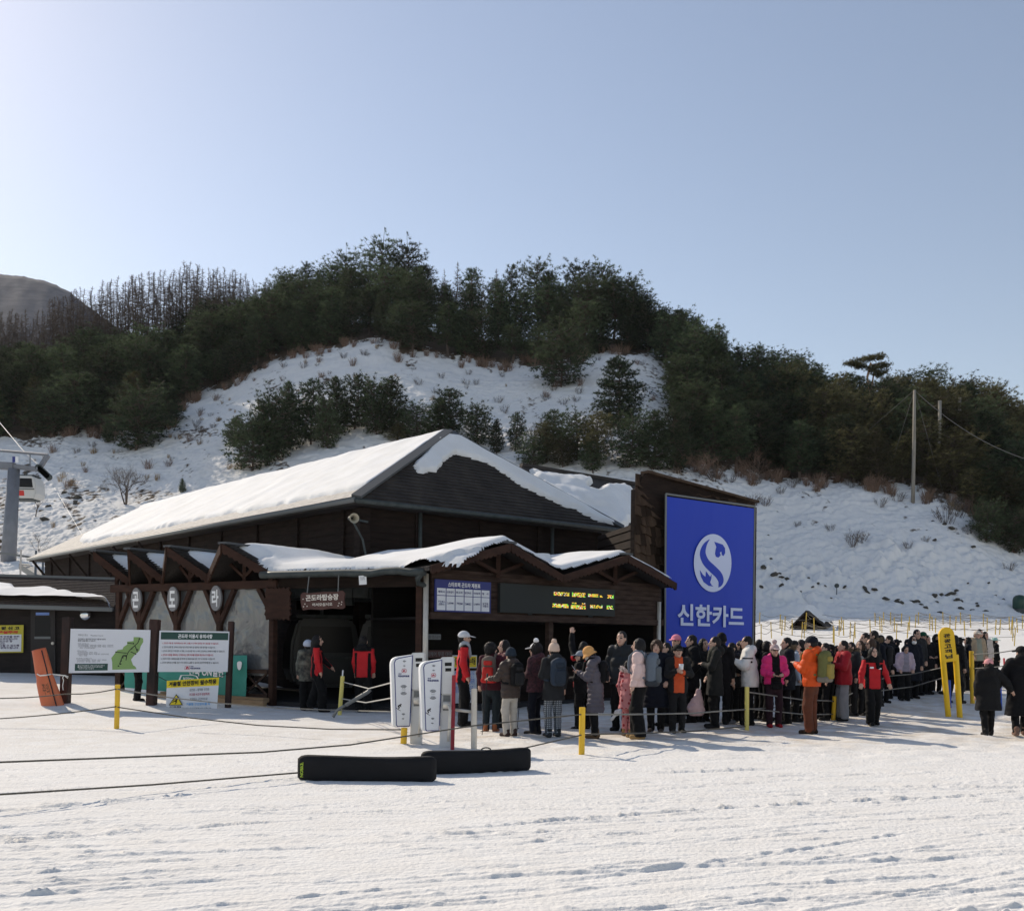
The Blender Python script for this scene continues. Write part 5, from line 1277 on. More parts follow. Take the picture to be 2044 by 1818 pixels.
for ln in ([(902, 175), (885, 225), (850, 262), (800, 310), (770, 350), (755, 385), (710, 390), (690, 440), (670, 500)], [(625, 345), (690, 352), (755, 358)], [(850, 262), (870, 310), (885, 350)], [(800, 340), (865, 370)], [(755, 385), (748, 450)], [(700, 400), (740, 395), (755, 420)], [(755, 230), (835, 240)]):
    NB1.poly(mb, [z1(*p) for p in stroke(ln, [9] * len(ln))], .006, .002)
for x, y in ((902, 175), (832, 237), (622, 345), (812, 302), (885, 315), (862, 370), (708, 415), (690, 455), (685, 495), (660, 520)):
    NB1.poly(mb, [z1(x + 10 * math.cos(a), y + 9 * math.sin(a)) for a in np.linspace(0, 6.28, 9)[:-1]], .007, .002)
under(mb.build('trails', M_INK, None), mp)
T1 = lambda body, x0, y0, x1, y1, m, **k: text(NB1, body, *z1(x0, y0), *z1(x1, y1), m, o, off=.005, **k)
T1('덕유산 코스', 152, 124, 272, 150, M_GREYINK); T1('Mountain Course', 305, 132, 458, 148, M_GREYINK)
T1('곤도라를 타고 올라가면 덕유산의 아름다운 전경과\n함께한 눈꽃을 즐길 수 있습니다.', 150, 176, 490, 218, M_GREYINK, bold=.02)
T1('가벼운 산책 백암 코스\n- 곤도라하차(설천봉) - 상제루 광장 - 향적봉 - 대피소 - 곤도라하차\n- 곤도라하차(설천봉) - 상제루 광장 - 향적봉 - 백암봉 - 삿갓봉 코스\n    - 대피소 - 곤도라하차(설천봉)', 148, 236, 590, 306, M_GREYINK)
T1('오전코스 등산 1안\n- 곤도라하차(설천봉) - 향적봉 - 대피소\n- 곤도라하차(설천봉) - 백련사 - 구천동 계곡 - 삼공리 주차장\n    - 백련사 - 구천동', 145, 324, 535, 398, M_GREYINK)
T1('안나푸르나 산책길 코스\n- 곤도라하차(설천봉) - 향적봉 - 중봉 - 백암봉\n- 곤도라하차 - 향적봉 - 대피소 구역', 140, 416, 510, 472, M_GREYINK)
mb = MB(); NB1.rect(mb, *z1(128, 489), *z1(528, 574), .003, .003); child(mb, 'caption_box', M_DGREEN, o)
T1('■ 곤도라하차(설천봉)에서 - 향적봉 정상까지 20분 소요됩니다\n■ 향적봉에서 내려오는 방향은 안전하게 지정된 등산로를\n   이용 해주시기 바랍니다. 감사합니다', 165, 503, 490, 558, M_LET)
NB2 = frame_px((318.5, 1258), (457.5, 1260), (454, 1340.5), (314.5, 1340.5), YB - .14)
o2 = empty('notice_board', NB2.v(.5, 1), 'white notice board with a dark green header and six numbered rules', 'notice board')
mb = MB(); NB2.rect(mb, 0, 0, 1, 1, 0, .03); child(mb, 'panel', M_BOARD, o2)
z2 = lambda x, y: ((x - 1135) / 860, (y - 90) / 490)
mb = MB(); NB2.rect(mb, *z2(1155, 108), *z2(1986, 195), .003, .003); child(mb, 'header', M_DGREEN, o2)
T2 = lambda body, x0, y0, x1, y1, m, **k: text(NB2, body, *z2(x0, y0), *z2(x1, y1), m, o2, off=.007, **k)
T2('곤도라 이용시 유의사항', 1368, 128, 1792, 178, M_LET, bold=.03)
for k, (b, x1, m) in enumerate((('1. 곤도라 가동 중 기상악화(뇌전, 폭우, 강풍) 시 고객의 안전상 조기 중단될 수 있습니다.', 1872, M_REDINK), ('2. 곤도라 운행 중 고객의 안전상 일시적인 정지 및 정전에 의해 정지될 수 있습니다.', 1835, M_GREYINK), ('3. 곤도라 운행 중 기계 정지 시 폭풍, 고소공포증 또는 노약자, 임산부는 공포를 유발할 수 있습니다.', 1952, M_GREYINK),
                           ('4. 곤도라 이용을 계획하신 고객께서는 운행 여부를 당일에 확인하시기 바랍니다.', 1815, M_REDINK), ('5. 곤도라 이용 시 불법강습을 중 화약류 및 동물 등을 운반 기구 내 반입할 수 없습니다.', 1838, M_GREYINK), ('6. 곤도라 운행 중 신체를 운반 기구 외부로 노출할 수 없으며 운반한 행위를 할 수 없습니다.', 1885, M_GREYINK))):
    T2(b, 1178 - k * 2, 228 + k * 46, x1, 252 + k * 46, m, bold=.02)
mb = MB(); NB2.poly(mb, [z2(*p) for p in [(1470, 508), (1530, 508), (1530, 552), (1465, 552)]], .003, .002); NB2.poly(mb, [z2(*p) for p in [(1474, 512), (1526, 512), (1526, 548), (1470, 548)]], .005, .002, 1)
NB2.poly(mb, [z2(*p) for p in [(1482, 546), (1484, 522), (1500, 514), (1516, 524), (1518, 546), (1508, 546), (1504, 528), (1498, 546)]], .007, .002)
child(mb, 'emblem', [M_REDINK, M_BOARD], o2)
T2('무주', 1538, 508, 1575, 524, M_NAVYINK, bold=.03); T2('덕유산리조트', 1538, 528, 1660, 548, M_NAVYINK, bold=.05)
# yellow-headed cloth banner tied below
B3 = frame_px((333, 1358.5), (437.5, 1351.5), (432, 1425), (331, 1424), YB - .25)
o = empty('safety_banner', B3.v(.5, 1), 'white cloth banner with yellow header and slip warning triangle tied below the rules board', 'banner')
S, T = np.meshgrid(np.linspace(0, 1, 30), np.linspace(0, 1, 24))
sag = .02 * fbm(S * 3, T * 3, 3, 101) + .03 * np.sin(np.clip(S * .8 + T * .5 - .6, 0, 1) * 9) * .4
B3n = B3.n; V = B3.at(S, T) + B3n * (sag * .5)[..., None]; idx = np.arange(S.size).reshape(S.shape); Q = np.stack([idx[:-1, :-1], idx[:-1, 1:], idx[1:, 1:], idx[1:, :-1]], -1).reshape(-1, 4)
mi = (T[:-1, :-1].ravel() < .20).astype(int) + 2 * (T[:-1, :-1].ravel() > .93)
M_CLOTH = mat('banner_cloth', (.74, .75, .78), .6); M_YELB = mat('banner_yellow', (.86, .66, .03), .6); M_SKY = mat('banner_skyblue', (.14, .40, .75), .6)
under(link('cloth', np_mesh('safety_cloth', V, Q, True, [M_CLOTH, M_YELB, M_SKY], mi)), o)
z3 = lambda x, y: ((x - 1235) / 640, (y - 690) / 400)
T3 = lambda body, s0, t0, s1, t1, m, **k: text(B3, body, s0, t0, s1, t1, m, o, off=.028, **k)
T3('겨울철 안전장비 필수착용', .045, .035, .96, .175, M_INK, bold=.035)
T3('설천봉 ~ 향적봉 구간은', .45, .27, .83, .345, M_GREYINK, bold=.01); T3('미끄럼 사고가 빈번하게', .455, .40, .84, .475, M_REDINK, bold=.02); T3('발생하는 구간이므로', .47, .535, .81, .61, M_GREYINK, bold=.01)
T3('겨울철 안전장비를 꼭', .40, .675, .87, .75, M_SKY, bold=.02); T3('필수적으로 착용해주시기 바랍니다.', .335, .81, .90, .885, M_INK, bold=.01)
T3('미끄럼 주의', .085, .765, .30, .83, M_INK, bold=.025); T3('Icy Surface', .135, .86, .25, .89, M_GREYINK)
mb = MB(); B3.poly(mb, [(.20, .41), (.335, .74), (.06, .74)], .026, .002); B3.poly(mb, [(.20, .45), (.313, .725), (.085, .725)], .029, .002, 1)
B3.poly(mb, stroke([(.235, .53), (.20, .60), (.165, .62), (.13, .66)], [.02, .035, .025, .015]), .032, .002); B3.poly(mb, stroke([(.20, .60), (.205, .66), (.18, .70)], [.03, .022, .012]), .032, .002); B3.poly(mb, stroke([(.215, .56), (.17, .56), (.145, .60)], [.016, .014, .01]), .032, .002)
B3.poly(mb, [(.238 + .016 * math.cos(a), .505 + .024 * math.sin(a)) for a in np.linspace(0, 6.28, 11)[:-1]], .032, .002)
child(mb, 'warning_triangle', [M_INK, M_YELB], o)
mb = MB(); mb.tube([B3.v(0, 0), P(311, 1347, YB - .1)], .008, 4); mb.tube([B3.v(1, 0), P(456, 1343, YB - .1)], .008, 4); child(mb, 'tie_cord', M_INK, o)
# teal fabric banner along the porch rail
B4 = Frame(S1(s_of(262), -.2, 1.18), S1(s_of(506), -.2, 1.24), S1(s_of(503), -.2, .05), S1(s_of(262), -.2, .20))
o = empty('teal_banner', B4.v(.5, 1), 'teal fabric banner with white lower edge along the porch rail behind the boards', 'banner')
S, T = np.meshgrid(np.linspace(0, 1, 70), np.linspace(0, 1, 24)); V = B4.at(S, T) + B4.n * (.035 * fbm(S * 9, T * 3, 3, 111) + .02 * np.sin(S * 22 + T * 3))[..., None]
idx = np.arange(S.size).reshape(S.shape); Q = np.stack([idx[:-1, :-1], idx[:-1, 1:], idx[1:, 1:], idx[1:, :-1]], -1).reshape(-1, 4)
mi = (T[:-1, :-1].ravel() > .86).astype(int)
under(link('cloth', np_mesh('teal_cloth', V, Q, True, [mat('teal_cloth', (.045, .27, .22), .65), M_CLOTH], mi)), o)
text(B4, '전북 ON일단', .56, .26, .84, .46, M_LET, o, off=.05, bold=.03); mb = MB(); B4.poly(mb, [(.955 + .018 * math.cos(a), .16 + .14 * math.sin(a) * (1 if math.sin(a) > 0 else .3)) for a in np.linspace(0, 6.28, 17)[:-1]], .05, .003); child(mb, 'white_crest', M_LET, o)
mb = MB(); B4.poly(mb, stroke([(.50, .46), (.62, .46), (.625, .62), (.495, .62), (.50, .46)], [.012] * 5), .05, .003); child(mb, 'outlined_box', M_LET, o); text(B4, '보러ON', .515, .49, .605, .59, M_LET, o, off=.05, bold=.02)
# orange padded cover leaning on the left post
M_ORANGE = mat('orange_vinyl', (.62, .17, .07), .5, spec=.4, noise=(3, (.50, .11, .05), .8, (1, 1, .4)), bump=(7, .3, .03, (1, 1, .3)))
o = empty('padded_cover', P(105, 1417, 20.9), 'orange vinyl pole padding leaning and tied with white cord beside the left post', 'padding')
a, b = P(109, 1420, 20.9), P(77, 1296, 21.0); a.z -= .1; ax = (b - a).normalized(); L = (b - a).length; ux = Vector((1, 0, -ax.x / ax.z)).normalized(); uy = ax.cross(ux)
V, Q = [], []; nv, nu = 40, 36
for j in range(nv):
    f = j / (nv - 1); pinch = 1 - .07 * math.exp(-((f - .60) / .05) ** 2); w = (.255 - .10 * f) * pinch
    for i in range(nu):
        t = R_(200) + R_(320) * i / (nu - 1); fold = 1 + .07 * math.sin(t * 3 + f * 7) * (1 - f * .5)
        V.append(a + ax * (L * f) + ux * (w * math.cos(t) * fold) + uy * (w * .55 * math.sin(t) * fold))
for j in range(nv - 1):
    for i in range(nu - 1): Q.append((j * nu + i, j * nu + i + 1, (j + 1) * nu + i + 1, (j + 1) * nu + i))
Q.append(tuple((nv - 1) * nu + i for i in range(nu)))
me = bpy.data.meshes.new('pad'); me.from_pydata([tuple(p) for p in V], [], Q); me.materials.append(M_ORANGE); me.polygons.foreach_set('use_smooth', [True] * len(me.polygons)); me.update()
under(link('cover', me), o)
mb = MB(); mb.tube([a + ax * (L * f) + ux * (.255 - .10 * f) * .62 * (1 - .07 * math.exp(-((f - .60) / .05) ** 2)) - uy * 0 + Vector((0, -(.255 - .10 * f) * .50, 0)) for f in np.linspace(0.0, .97, 12)], .012, 5); child(mb, 'seam_gap', M_INK, o)
fr = Frame(P(82, 1362, 20.72), P(101, 1361, 20.72), P(108, 1388, 20.72), P(89, 1390, 20.72)); text(fr, '주의', .1, .05, .8, .9, mat('faded_ink', (.22, .09, .05), .8), o, off=.05, bold=.03)
mb = MB(); mb.tube([P(74.5, 1345, 20.85), P(80, 1348, 20.68), P(92, 1347, 20.70), P(103, 1345, 20.95), P(118, 1347, 21.0), P(130, 1348, 21.0)], .014, 6); mb.tube([P(128, 1347, 21.0), P(125, 1352, 20.95), P(127, 1357, 20.95)], .010, 5); mb.tube([P(128, 1347, 21), P(136, 1350, 20.95), P(135, 1353, 20.95), P(129, 1348, 21)], .010, 5); mb.tube([P(127, 1357, 20.95), P(125, 1368, 20.95), P(126, 1377, 20.95)], .009, 5)
child(mb, 'cord', mat('white_cord', (.78, .76, .70), .8), o)

# ------------------------------------------------------------ yellow posts and ropes
M_YPOST = mat('yellow_post_paint', (.80, .50, .03), .5, noise=(5, (.70, .42, .05), .6)); M_ROPE = mat('dark_rope', (.075, .068, .058), .9, noise=(60, (.15, .14, .12), .8)); M_PALEY = mat('pale_yellow_paint', (.72, .62, .18), .55)
M_GROPE = mat('grey_rope', (.17, .165, .15), .9, noise=(50, (.28, .27, .25), .8))
def post(top, bot, Y, r, label, m=None, group=None, name='rope_post'):
    pb, pt = P(*bot, Y), P(*top, Y); pb.z -= .40 if Y > 13.5 else .12
    mb = MB(); mb.tube([pb, pt], r, 10); o = mb.build(name, m or M_YPOST, smooth=False, bevel=.004); return tag(o, label, 'post', group)
def rope(pts, r, label, m=None, group=None, sag=0.0, name='rope'):
    out = []
    for a, b in zip(pts[:-1], pts[1:]):
        n = max(3, int((Vector(b) - Vector(a)).length / .35))
        for i in range(n): f = i / n; out.append(Vector(a).lerp(Vector(b), f) - Vector((0, 0, sag * 4 * f * (1 - f))))
    out.append(Vector(pts[-1])); mb = MB(); mb.tube(out, r, 5); o = mb.build(name, m or M_ROPE, smooth=True); return tag(o, label, 'rope', group)
post((235, 1366), (232, 1459), 16.9, .045, 'yellow rope post on the snow in front of the left notice board')
post((1162.5, 1411), (1160.5, 1505), 13.8, .045, 'yellow rope post nearest the camera, in front of the queue')
post((1491, 1370.5), (1491, 1458), 17.9, .042, 'pale yellow rope post between the dark-coated man and the pink-jacketed woman', M_PALEY)
post((1666, 1389), (1661, 1443), 19.9, .045, 'short yellow rope post beside the orange-jacketed hiker, right side')
post((1663, 1372), (1664, 1438), 20.6, .03, 'thin wooden stake just behind the short yellow post by the orange-jacketed hiker', M_RAW)
post((1939, 1299), (1942, 1388), 23.5, .055, 'tall yellow rope post right of the yellow sign, in front of the beige fleece man')
_lp = post((684, 1349), (676, 1417), 20.6, .045, 'leaning yellow post before the entrance with a white rod on top', M_PALEY)
mb = MB(); mb.tube([P(683.5, 1352, 20.6), P(684.5, 1337, 20.6)], .016, 8); child(mb, 'rod', M_WHITE, _lp)
post((807, 1452), (803.5, 1487), 14.8, .05, 'short yellow post leaning under the left ticket gate')
rope([P(-40, 1393, 17.2), P(129, 1385, 17.2), P(232, 1375, 16.85)], .011, 'upper dark rope from the left edge to the first yellow post', sag=.03)
rope([P(-40, 1436, 17.0), P(232, 1410, 16.85)], .011, 'lower dark rope from the left edge to the first yellow post', sag=.03)
rope([P(235, 1375, 16.85), P(340, 1392, 18.0), P(437, 1403, 18.8), P(560, 1413, 19.6), P(700, 1418, 19.6), P(790, 1420, 16.2)], .012, 'upper rope from the first yellow post past the entrance to the left ticket gate', M_GROPE)
rope([P(235, 1411, 16.85), P(376, 1432, 16.6), P(513, 1447, 16.2), P(660, 1455, 15.6), P(806, 1456, 14.85)], .011, 'lower dark rope from the first yellow post to the leaning gate post')
rope([P(-30, 1522, 9.0), P(520, 1501, 10.9), P(700, 1486, 11.7), P(874, 1459, 13.0), P(946, 1448, 13.4), P(1160, 1425.5, 13.76)], .010, 'upper of the two long dark ropes crossing the snow before the gates')
rope([P(-30, 1587, 8.7), P(300, 1566, 9.9), P(592, 1542, 11.2), P(1045, 1493, 13.0), P(1160, 1466.5, 13.76)], .010, 'lower long dark rope running behind the two black bags')
rope([P(1163, 1425.5, 13.8), P(1262, 1425.5, 15.0), P(1378, 1423.5, 16.4), P(1489, 1415.5, 17.9)], .014, 'upper grey rope in front of the queue between near post and pale post', M_GROPE)
rope([P(1163, 1465.5, 13.8), P(1280, 1463, 15.0), P(1380, 1459, 16.4), P(1489, 1449.5, 17.9)], .013, 'lower dark rope near the ground between near post and pale post')
rope([P(1493, 1381, 17.9), P(1600, 1396, 18.9), P(1664, 1399, 19.85)], .014, 'top rope from the pale post to the short yellow post', M_GROPE)
rope([P(1493, 1414, 17.9), P(1610, 1426, 18.9), P(1662, 1425, 19.85)], .013, 'lower rope from the pale post to the short yellow post', M_GROPE)
rope([P(1493, 1415, 17.9), P(1560, 1411, 19.3), P(1664, 1399, 20.5)], .013, 'rope slanting up behind the pink-jacketed woman to the wooden stake', M_GROPE)
rope([P(1668, 1399, 19.9), P(1773, 1349, 22.4), P(1822, 1345, 22.6), P(1881, 1332, 21.0)], .013, 'upper rope from the short yellow post to the yellow sign', M_GROPE)
rope([P(1668, 1420, 19.9), P(1760, 1378, 22.4), P(1822, 1370, 22.6), P(1884, 1352, 21.0)], .013, 'lower rope from the short yellow post to the yellow sign', M_GROPE)
rope([P(1941, 1306, 23.5), P(1990, 1303, 22.5), P(2060, 1292, 21.8)], .013, 'upper rope from the tall yellow post to the right edge', M_GROPE)
rope([P(1942, 1334, 23.5), P(1990, 1331, 22.5), P(2060, 1320, 21.8)], .013, 'lower rope from the tall yellow post to the right edge', M_GROPE)
rope([P(686, 1361, 20.6), P(736, 1374, 18.5), P(786, 1361, 15.6)], .012, 'upper pale rope from the leaning entrance post to the left ticket gate', mat('pale_rope', (.45, .44, .41), .9))
rope([P(682, 1394, 20.6), P(730, 1402, 18.5), P(786, 1392, 15.6)], .012, 'lower pale rope from the leaning entrance post to the left ticket gate', bpy.data.materials['pale_rope'])
mb = MB(); mb.tube([P(665, 1431, 19.3), P(672, 1418, 19.3), P(682, 1411, 19.3), P(690, 1407, 19.3)], .03, 6); mb.tube([P(690, 1407, 19.3), P(734, 1381, 19.3), P(739, 1376, 19.3)], .04, 6)
tag(mb.build('bent_rail', M_GUTTER, smooth=True), 'bent grey metal rail sticking up from the snow before the entrance', 'rail')
for (u, vt, vb, Y, m, lb) in ((1897, 1357, 1412, 22.4, 'b', 'short blue stake between the legs of the yellow sign'), (1998, 1343, 1400, 22.5, 'b', 'blue stake between the child in a pink cap and the adult'), (2006, 1313, 1340, 32, 'r', 'small red stake in the snow beyond the adult at the right edge')):
    post((u - 2, vt), (u + 1, vb), Y, .03, lb, mat('stake_' + m, (.03, .09, .45) if m == 'b' else (.5, .04, .05), .5), name='stake')
# tall yellow sign on two legs
YS = empty('queue_sign', P(1904, 1428, 20.7), 'leaning yellow sign with rounded top and black vertical lettering on two yellow legs', 'sign')
M_SYEL = mat('sign_yellow', (.80, .50, .02), .5)
fr = frame_px((1874.5, 1253), (1903.5, 1250), (1911, 1318.5), (1880, 1322.5), 20.7)
pts = [(.5 - .5 * math.cos(a), .22 - .22 * math.sin(a)) for a in np.linspace(0, math.pi, 15)] + [(1, .97), (.96, 1), (.04, 1), (0, .97)]
mb = MB(); fr.poly(mb, pts, 0, .09); bd = child(mb, 'board', M_SYEL, YS, bevel=.01)
for k, ch in enumerate('관광고객님'): text(fr, ch, .24, .185 + k * .150, .72, .185 + k * .150 + .118, M_INK, YS, off=.008, bold=.035)
for (t, b) in (((1883, 1322), (1894, 1428)), ((1909, 1320), (1916.5, 1427))):
    mb = MB(); pb = P(*b, 20.72); pb.z -= .12; mb.tube([pb, P(t[0] - 1.5, t[1] - 14, 20.76)], .06, 12); child(mb, 'leg', M_SYEL, YS, bevel=.006)
# back-field posts
_Yg2 = np.arange(15, 70, .1)
def ghit(u, v):
    xs = (u - U0) / F * _Yg2; zs = hbase(xs, _Yg2); vv = V0 - F * ((zs - HC) / _Yg2 * CR - xs / _Yg2 * SR)
    k = int(np.argmax(vv <= v)) if (vv <= v).any() else len(_Yg2) - 1
    return Vector((xs[k], _Yg2[k], zs[k]))
BP = [(658, 790, 850), (668, 895, 935), (722, 865, 920), (766, 795, 870), (775, 880, 905), (791, 845, 880), (879, 885, 920), (900, 785, 880), (893, 855, 920), (977, 795, 860), (1045, 870, 945), (1075, 845, 905), (1083, 850, 885), (1100, 870, 905), (1133, 875, 920), (1150, 850, 950), (1160, 855, 920),
      (1265, 790, 855), (1290, 845, 880), (1300, 855, 890), (1310, 800, 850), (1365, 860, 885), (1375, 895, 930), (1432, 845, 920), (1443, 850, 880), (1473, 835, 865), (1490, 800, 850), (1550, 790, 880), (1565, 850, 880), (1580, 860, 890), (1683, 840, 880), (1712, 810, 850), (1735, 880, 910), (1765, 830, 865), (1893, 850, 900),
      (1915, 820, 900), (1968, 840, 880), (1975, 835, 900), (1985, 805, 935), (1993, 870, 960), (2010, 845, 890), (2035, 840, 870), (1240, 845, 900), (1345, 815, 850), (1620, 820, 850), (1655, 845, 875), (1830, 825, 860), (1850, 840, 885), (1050, 880, 965), (1400, 830, 858), (830, 870, 905), (945, 850, 890)]
M_LANE = mat('lane_post_yellow', (.58, .40, .06), .6, noise=(5, (.45, .30, .06), .6)); tops = []; r6 = np.random.default_rng(66)
for k, (x, t, b) in enumerate(BP):
    u = 1264.7 + x / 2.623; g = ghit(u, 923 + b / 2.623); H = max(.85, min(1.7, (b - t) / 2.623 / F * g.y))
    mb = MB(); top = Vector((r6.normal(0, .04), r6.normal(0, .02), H)); mb.tube([(0, 0, -.1), top], .024 if g.y < 50 else .03, 6); o = mb.build('rope_post', M_LANE)
    o.location = g; tops.append((g, top)); zone = 'near the blue banner' if u < 1560 else ('behind the queue, left of the yellow sign' if u < 1880 else 'at the far right edge')
    tag(o, f'thin yellow post in the empty snow lanes, {zone}', 'post', f'yellow lane posts {zone}')
bands = {}
for g, t in tops: bands.setdefault(int((g.y - 15) / 7), []).append((g.x, g, t))
for bk, L in sorted(bands.items()):
    L.sort(key=lambda q: q[0])
    if len(L) < 2: continue
    for hgt, nm in ((.95, 'upper'), (.5, 'lower')):
        rope([L[0][1] + Vector((-3.5 if bk < 4 else -1, .5, hgt * .9))] + [g + t * hgt for _, g, t in L] + [L[-1][1] + Vector((3, -.5, .8))], .012, f'{nm} rope of the {["nearest","second nearest","third","fourth","fifth","sixth","seventh","farthest"][min(bk,7)]} row of yellow lane posts', sag=.14)

# ------------------------------------------------------------ ticket gates
def gate(du, dv, Y, label):
    o = empty('ticket_gate', P(827 + du, 1486 + dv, Y), label, 'ticket gate')
    q = lambda x, y: (512.7 * 0 + 772.5 + (x) / 8.31, 1292 + (y) / 8.31)                   # crop px -> photo px
    fr = Frame(P(*[a + b for a, b in zip(q(70, 100), (du, dv))], Y - .05), P(*[a + b for a, b in zip(q(430, 100), (du, dv))], Y + .05), P(*[a + b for a, b in zip(q(430, 1320), (du, dv))], Y + .05), P(*[a + b for a, b in zip(q(70, 1320), (du, dv))], Y - .05))
    z = lambda x, y: ((x - 70) / 360, (y - 100) / 1220)
    out = [(430, 118), (170, 155), (110, 180), (75, 230), (68, 300), (100, 1280), (125, 1312), (385, 1318)]
    mb = MB(); fr.poly(mb, [z(*p) for p in out], 0, .16); child(mb, 'panel', M_WHITE, o, bevel=.012)
    mb = MB(); fr.poly(mb, [z(*p) for p in [(428, 126), (190, 172), (135, 200), (113, 255), (118, 330), (150, 1290), (170, 1315), (382, 1305)]], .006, .004); child(mb, 'border', M_NAVY, o)
    mb = MB(); fr.poly(mb, [z(*p) for p in [(412, 142), (200, 184), (148, 208), (126, 258), (132, 330), (162, 1280), (176, 1298), (368, 1293)]], .011, .004); child(mb, 'face', M_PANEL, o)
    def arc(mb, cx, cy, r, up, w):
        a = np.linspace(math.pi * 1.22, math.pi * 1.78, 9) if up else np.linspace(math.pi * .22, math.pi * .78, 9)
        fr.poly(mb, [z(*p) for p in stroke([(cx + r * math.cos(t), cy + r * math.sin(t) * (1.0)) for t in a], [w] * 9)], .016, .003)
    mb = MB()
    for (cx, cy, rs, up, w) in ((273, 690, (28, 46, 64), True, 11), (273, 715, (28, 46, 64), False, 11), (285, 250, (14, 24, 34), True, 7), (283, 285, (14, 24), False, 7), (268, 1125, (14, 24, 34), True, 7), (262, 1160, (14, 24), False, 7)):
        for r in rs: arc(mb, cx, cy, r, up, w)
    child(mb, 'contactless_marks', M_GREYINK, o)
    T_ = lambda body, x0, y0, x1, y1, m, **k: text(fr, body, *z(x0, y0), *z(x1, y1), m, o, off=.015, **k)
    T_('무주', 185, 425, 240, 450, M_NAVYINK, bold=.04); T_('덕유산리조트', 182, 456, 368, 490, M_NAVYINK, bold=.06); T_('TICKET', 240, 692, 310, 704, M_GREYINK)
    mb = MB(); fr.poly(mb, [z(*p) for p in stroke([(250, 357), (308, 357), (312, 408), (247, 408), (250, 357)], [7] * 5)], .014, .003); fr.poly(mb, [z(*p) for p in [(258, 402), (262, 378), (280, 365), (298, 380), (300, 402), (290, 402), (284, 384), (276, 402)]], .014, .003); child(mb, 'emblem', M_REDINK, o)
    mb = MB()
    for ln, w in (([(228, 962), (205, 955), (180, 975)], [18, 22, 18]), ([(180, 975), (200, 992), (185, 1015)], [18, 16, 12]), ([(212, 960), (225, 980), (235, 975)], [10, 9, 7]), ([(152, 1000), (190, 1030), (225, 1048)], [8, 8, 5])): fr.poly(mb, [z(*p) for p in stroke(ln, w)], .015, .003)
    fr.poly(mb, [z(228 + 12 * math.cos(t), 941 + 12 * math.sin(t)) for t in np.linspace(0, 6.28, 11)[:-1]], .015, .003); child(mb, 'skier_mark', M_INK, o)
    cb = frame_px(*[tuple(a + b for a, b in zip(q(*p), (du, dv))) for p in ((405, 90), (620, 85), (600, 700), (410, 705))], Y + .06)
    mb = MB(); cb.rect(mb, 0, 0, 1, 1, 0, .26); ca = child(mb, 'cabinet', mat('cabinet_grey_white', (.62, .63, .63), .5) if 'cabinet_grey_white' not in bpy.data.materials else bpy.data.materials['cabinet_grey_white'], o, bevel=.012)
    for t0, t1, s0, s1 in ((.14, .235, .32, .86), (.29, .38, .36, .84)): mb = MB(); cb.rect(mb, s0, t0, s1, t1, .004, .01); under(mb.build('display', M_GLASS, None), ca)
    lw = frame_px(*[tuple(a + b for a, b in zip(q(*p), (du, dv))) for p in ((410, 700), (570, 700), (570, 1600), (380, 1600))], Y + .09)
    mb = MB(); lw.rect(mb, 0, 0, 1, 1.08, 0, .2); child(mb, 'pedestal', bpy.data.materials['cabinet_grey_white'], o, bevel=.01)
    mb = MB(); lw.rect(mb, .25, .02, .98, .30, .012, .02); child(mb, 'recess', M_GUTTER, o)
    mb = MB(); pp = [P(*[a + b for a, b in zip(q(*p), (du, dv))], Y - d) for p, d in (((510, 880), .02), ((545, 905), .10), ((560, 960), .14), ((548, 1250), .14), ((528, 1480), .12))]; mb.tube(pp, .022, 8); mb.tube([pp[0] - Vector((.06, 0, 0)), pp[0] + Vector((.05, 0, 0))], .055, 10)
    child(mb, 'turnstile_arm', M_STEEL, o, smooth=True)
gate(0, 0, 14.9, 'white ticket gate with blue bordered panel, left one of the pair')
gate(58.5, 9, 14.3, 'white ticket gate with blue bordered panel, right one beside the red post')
post((906, 1347), (902.5, 1497), 14.25, .03, 'dark red metal post right of the right ticket gate', mat('red_post_paint', (.28, .02, .035), .45), name='barrier_post')
o = empty('steel_bollard', P(946, 1496, 14.3), 'polished steel pipe bollard with a side rail, right of the red post', 'bollard')
mb = MB(); pb = P(946, 1496, 14.3); pb.z -= .1; mb.tube([pb, P(946.5, 1374, 14.3)], .045, 16); child(mb, 'pipe', M_STEEL, o, smooth=False, bevel=.004)
mb = MB(); mb.tube([P(906, 1416, 14.35), P(941, 1420, 14.32)], .022, 8); child(mb, 'side_rail', M_STEEL, o, smooth=True)
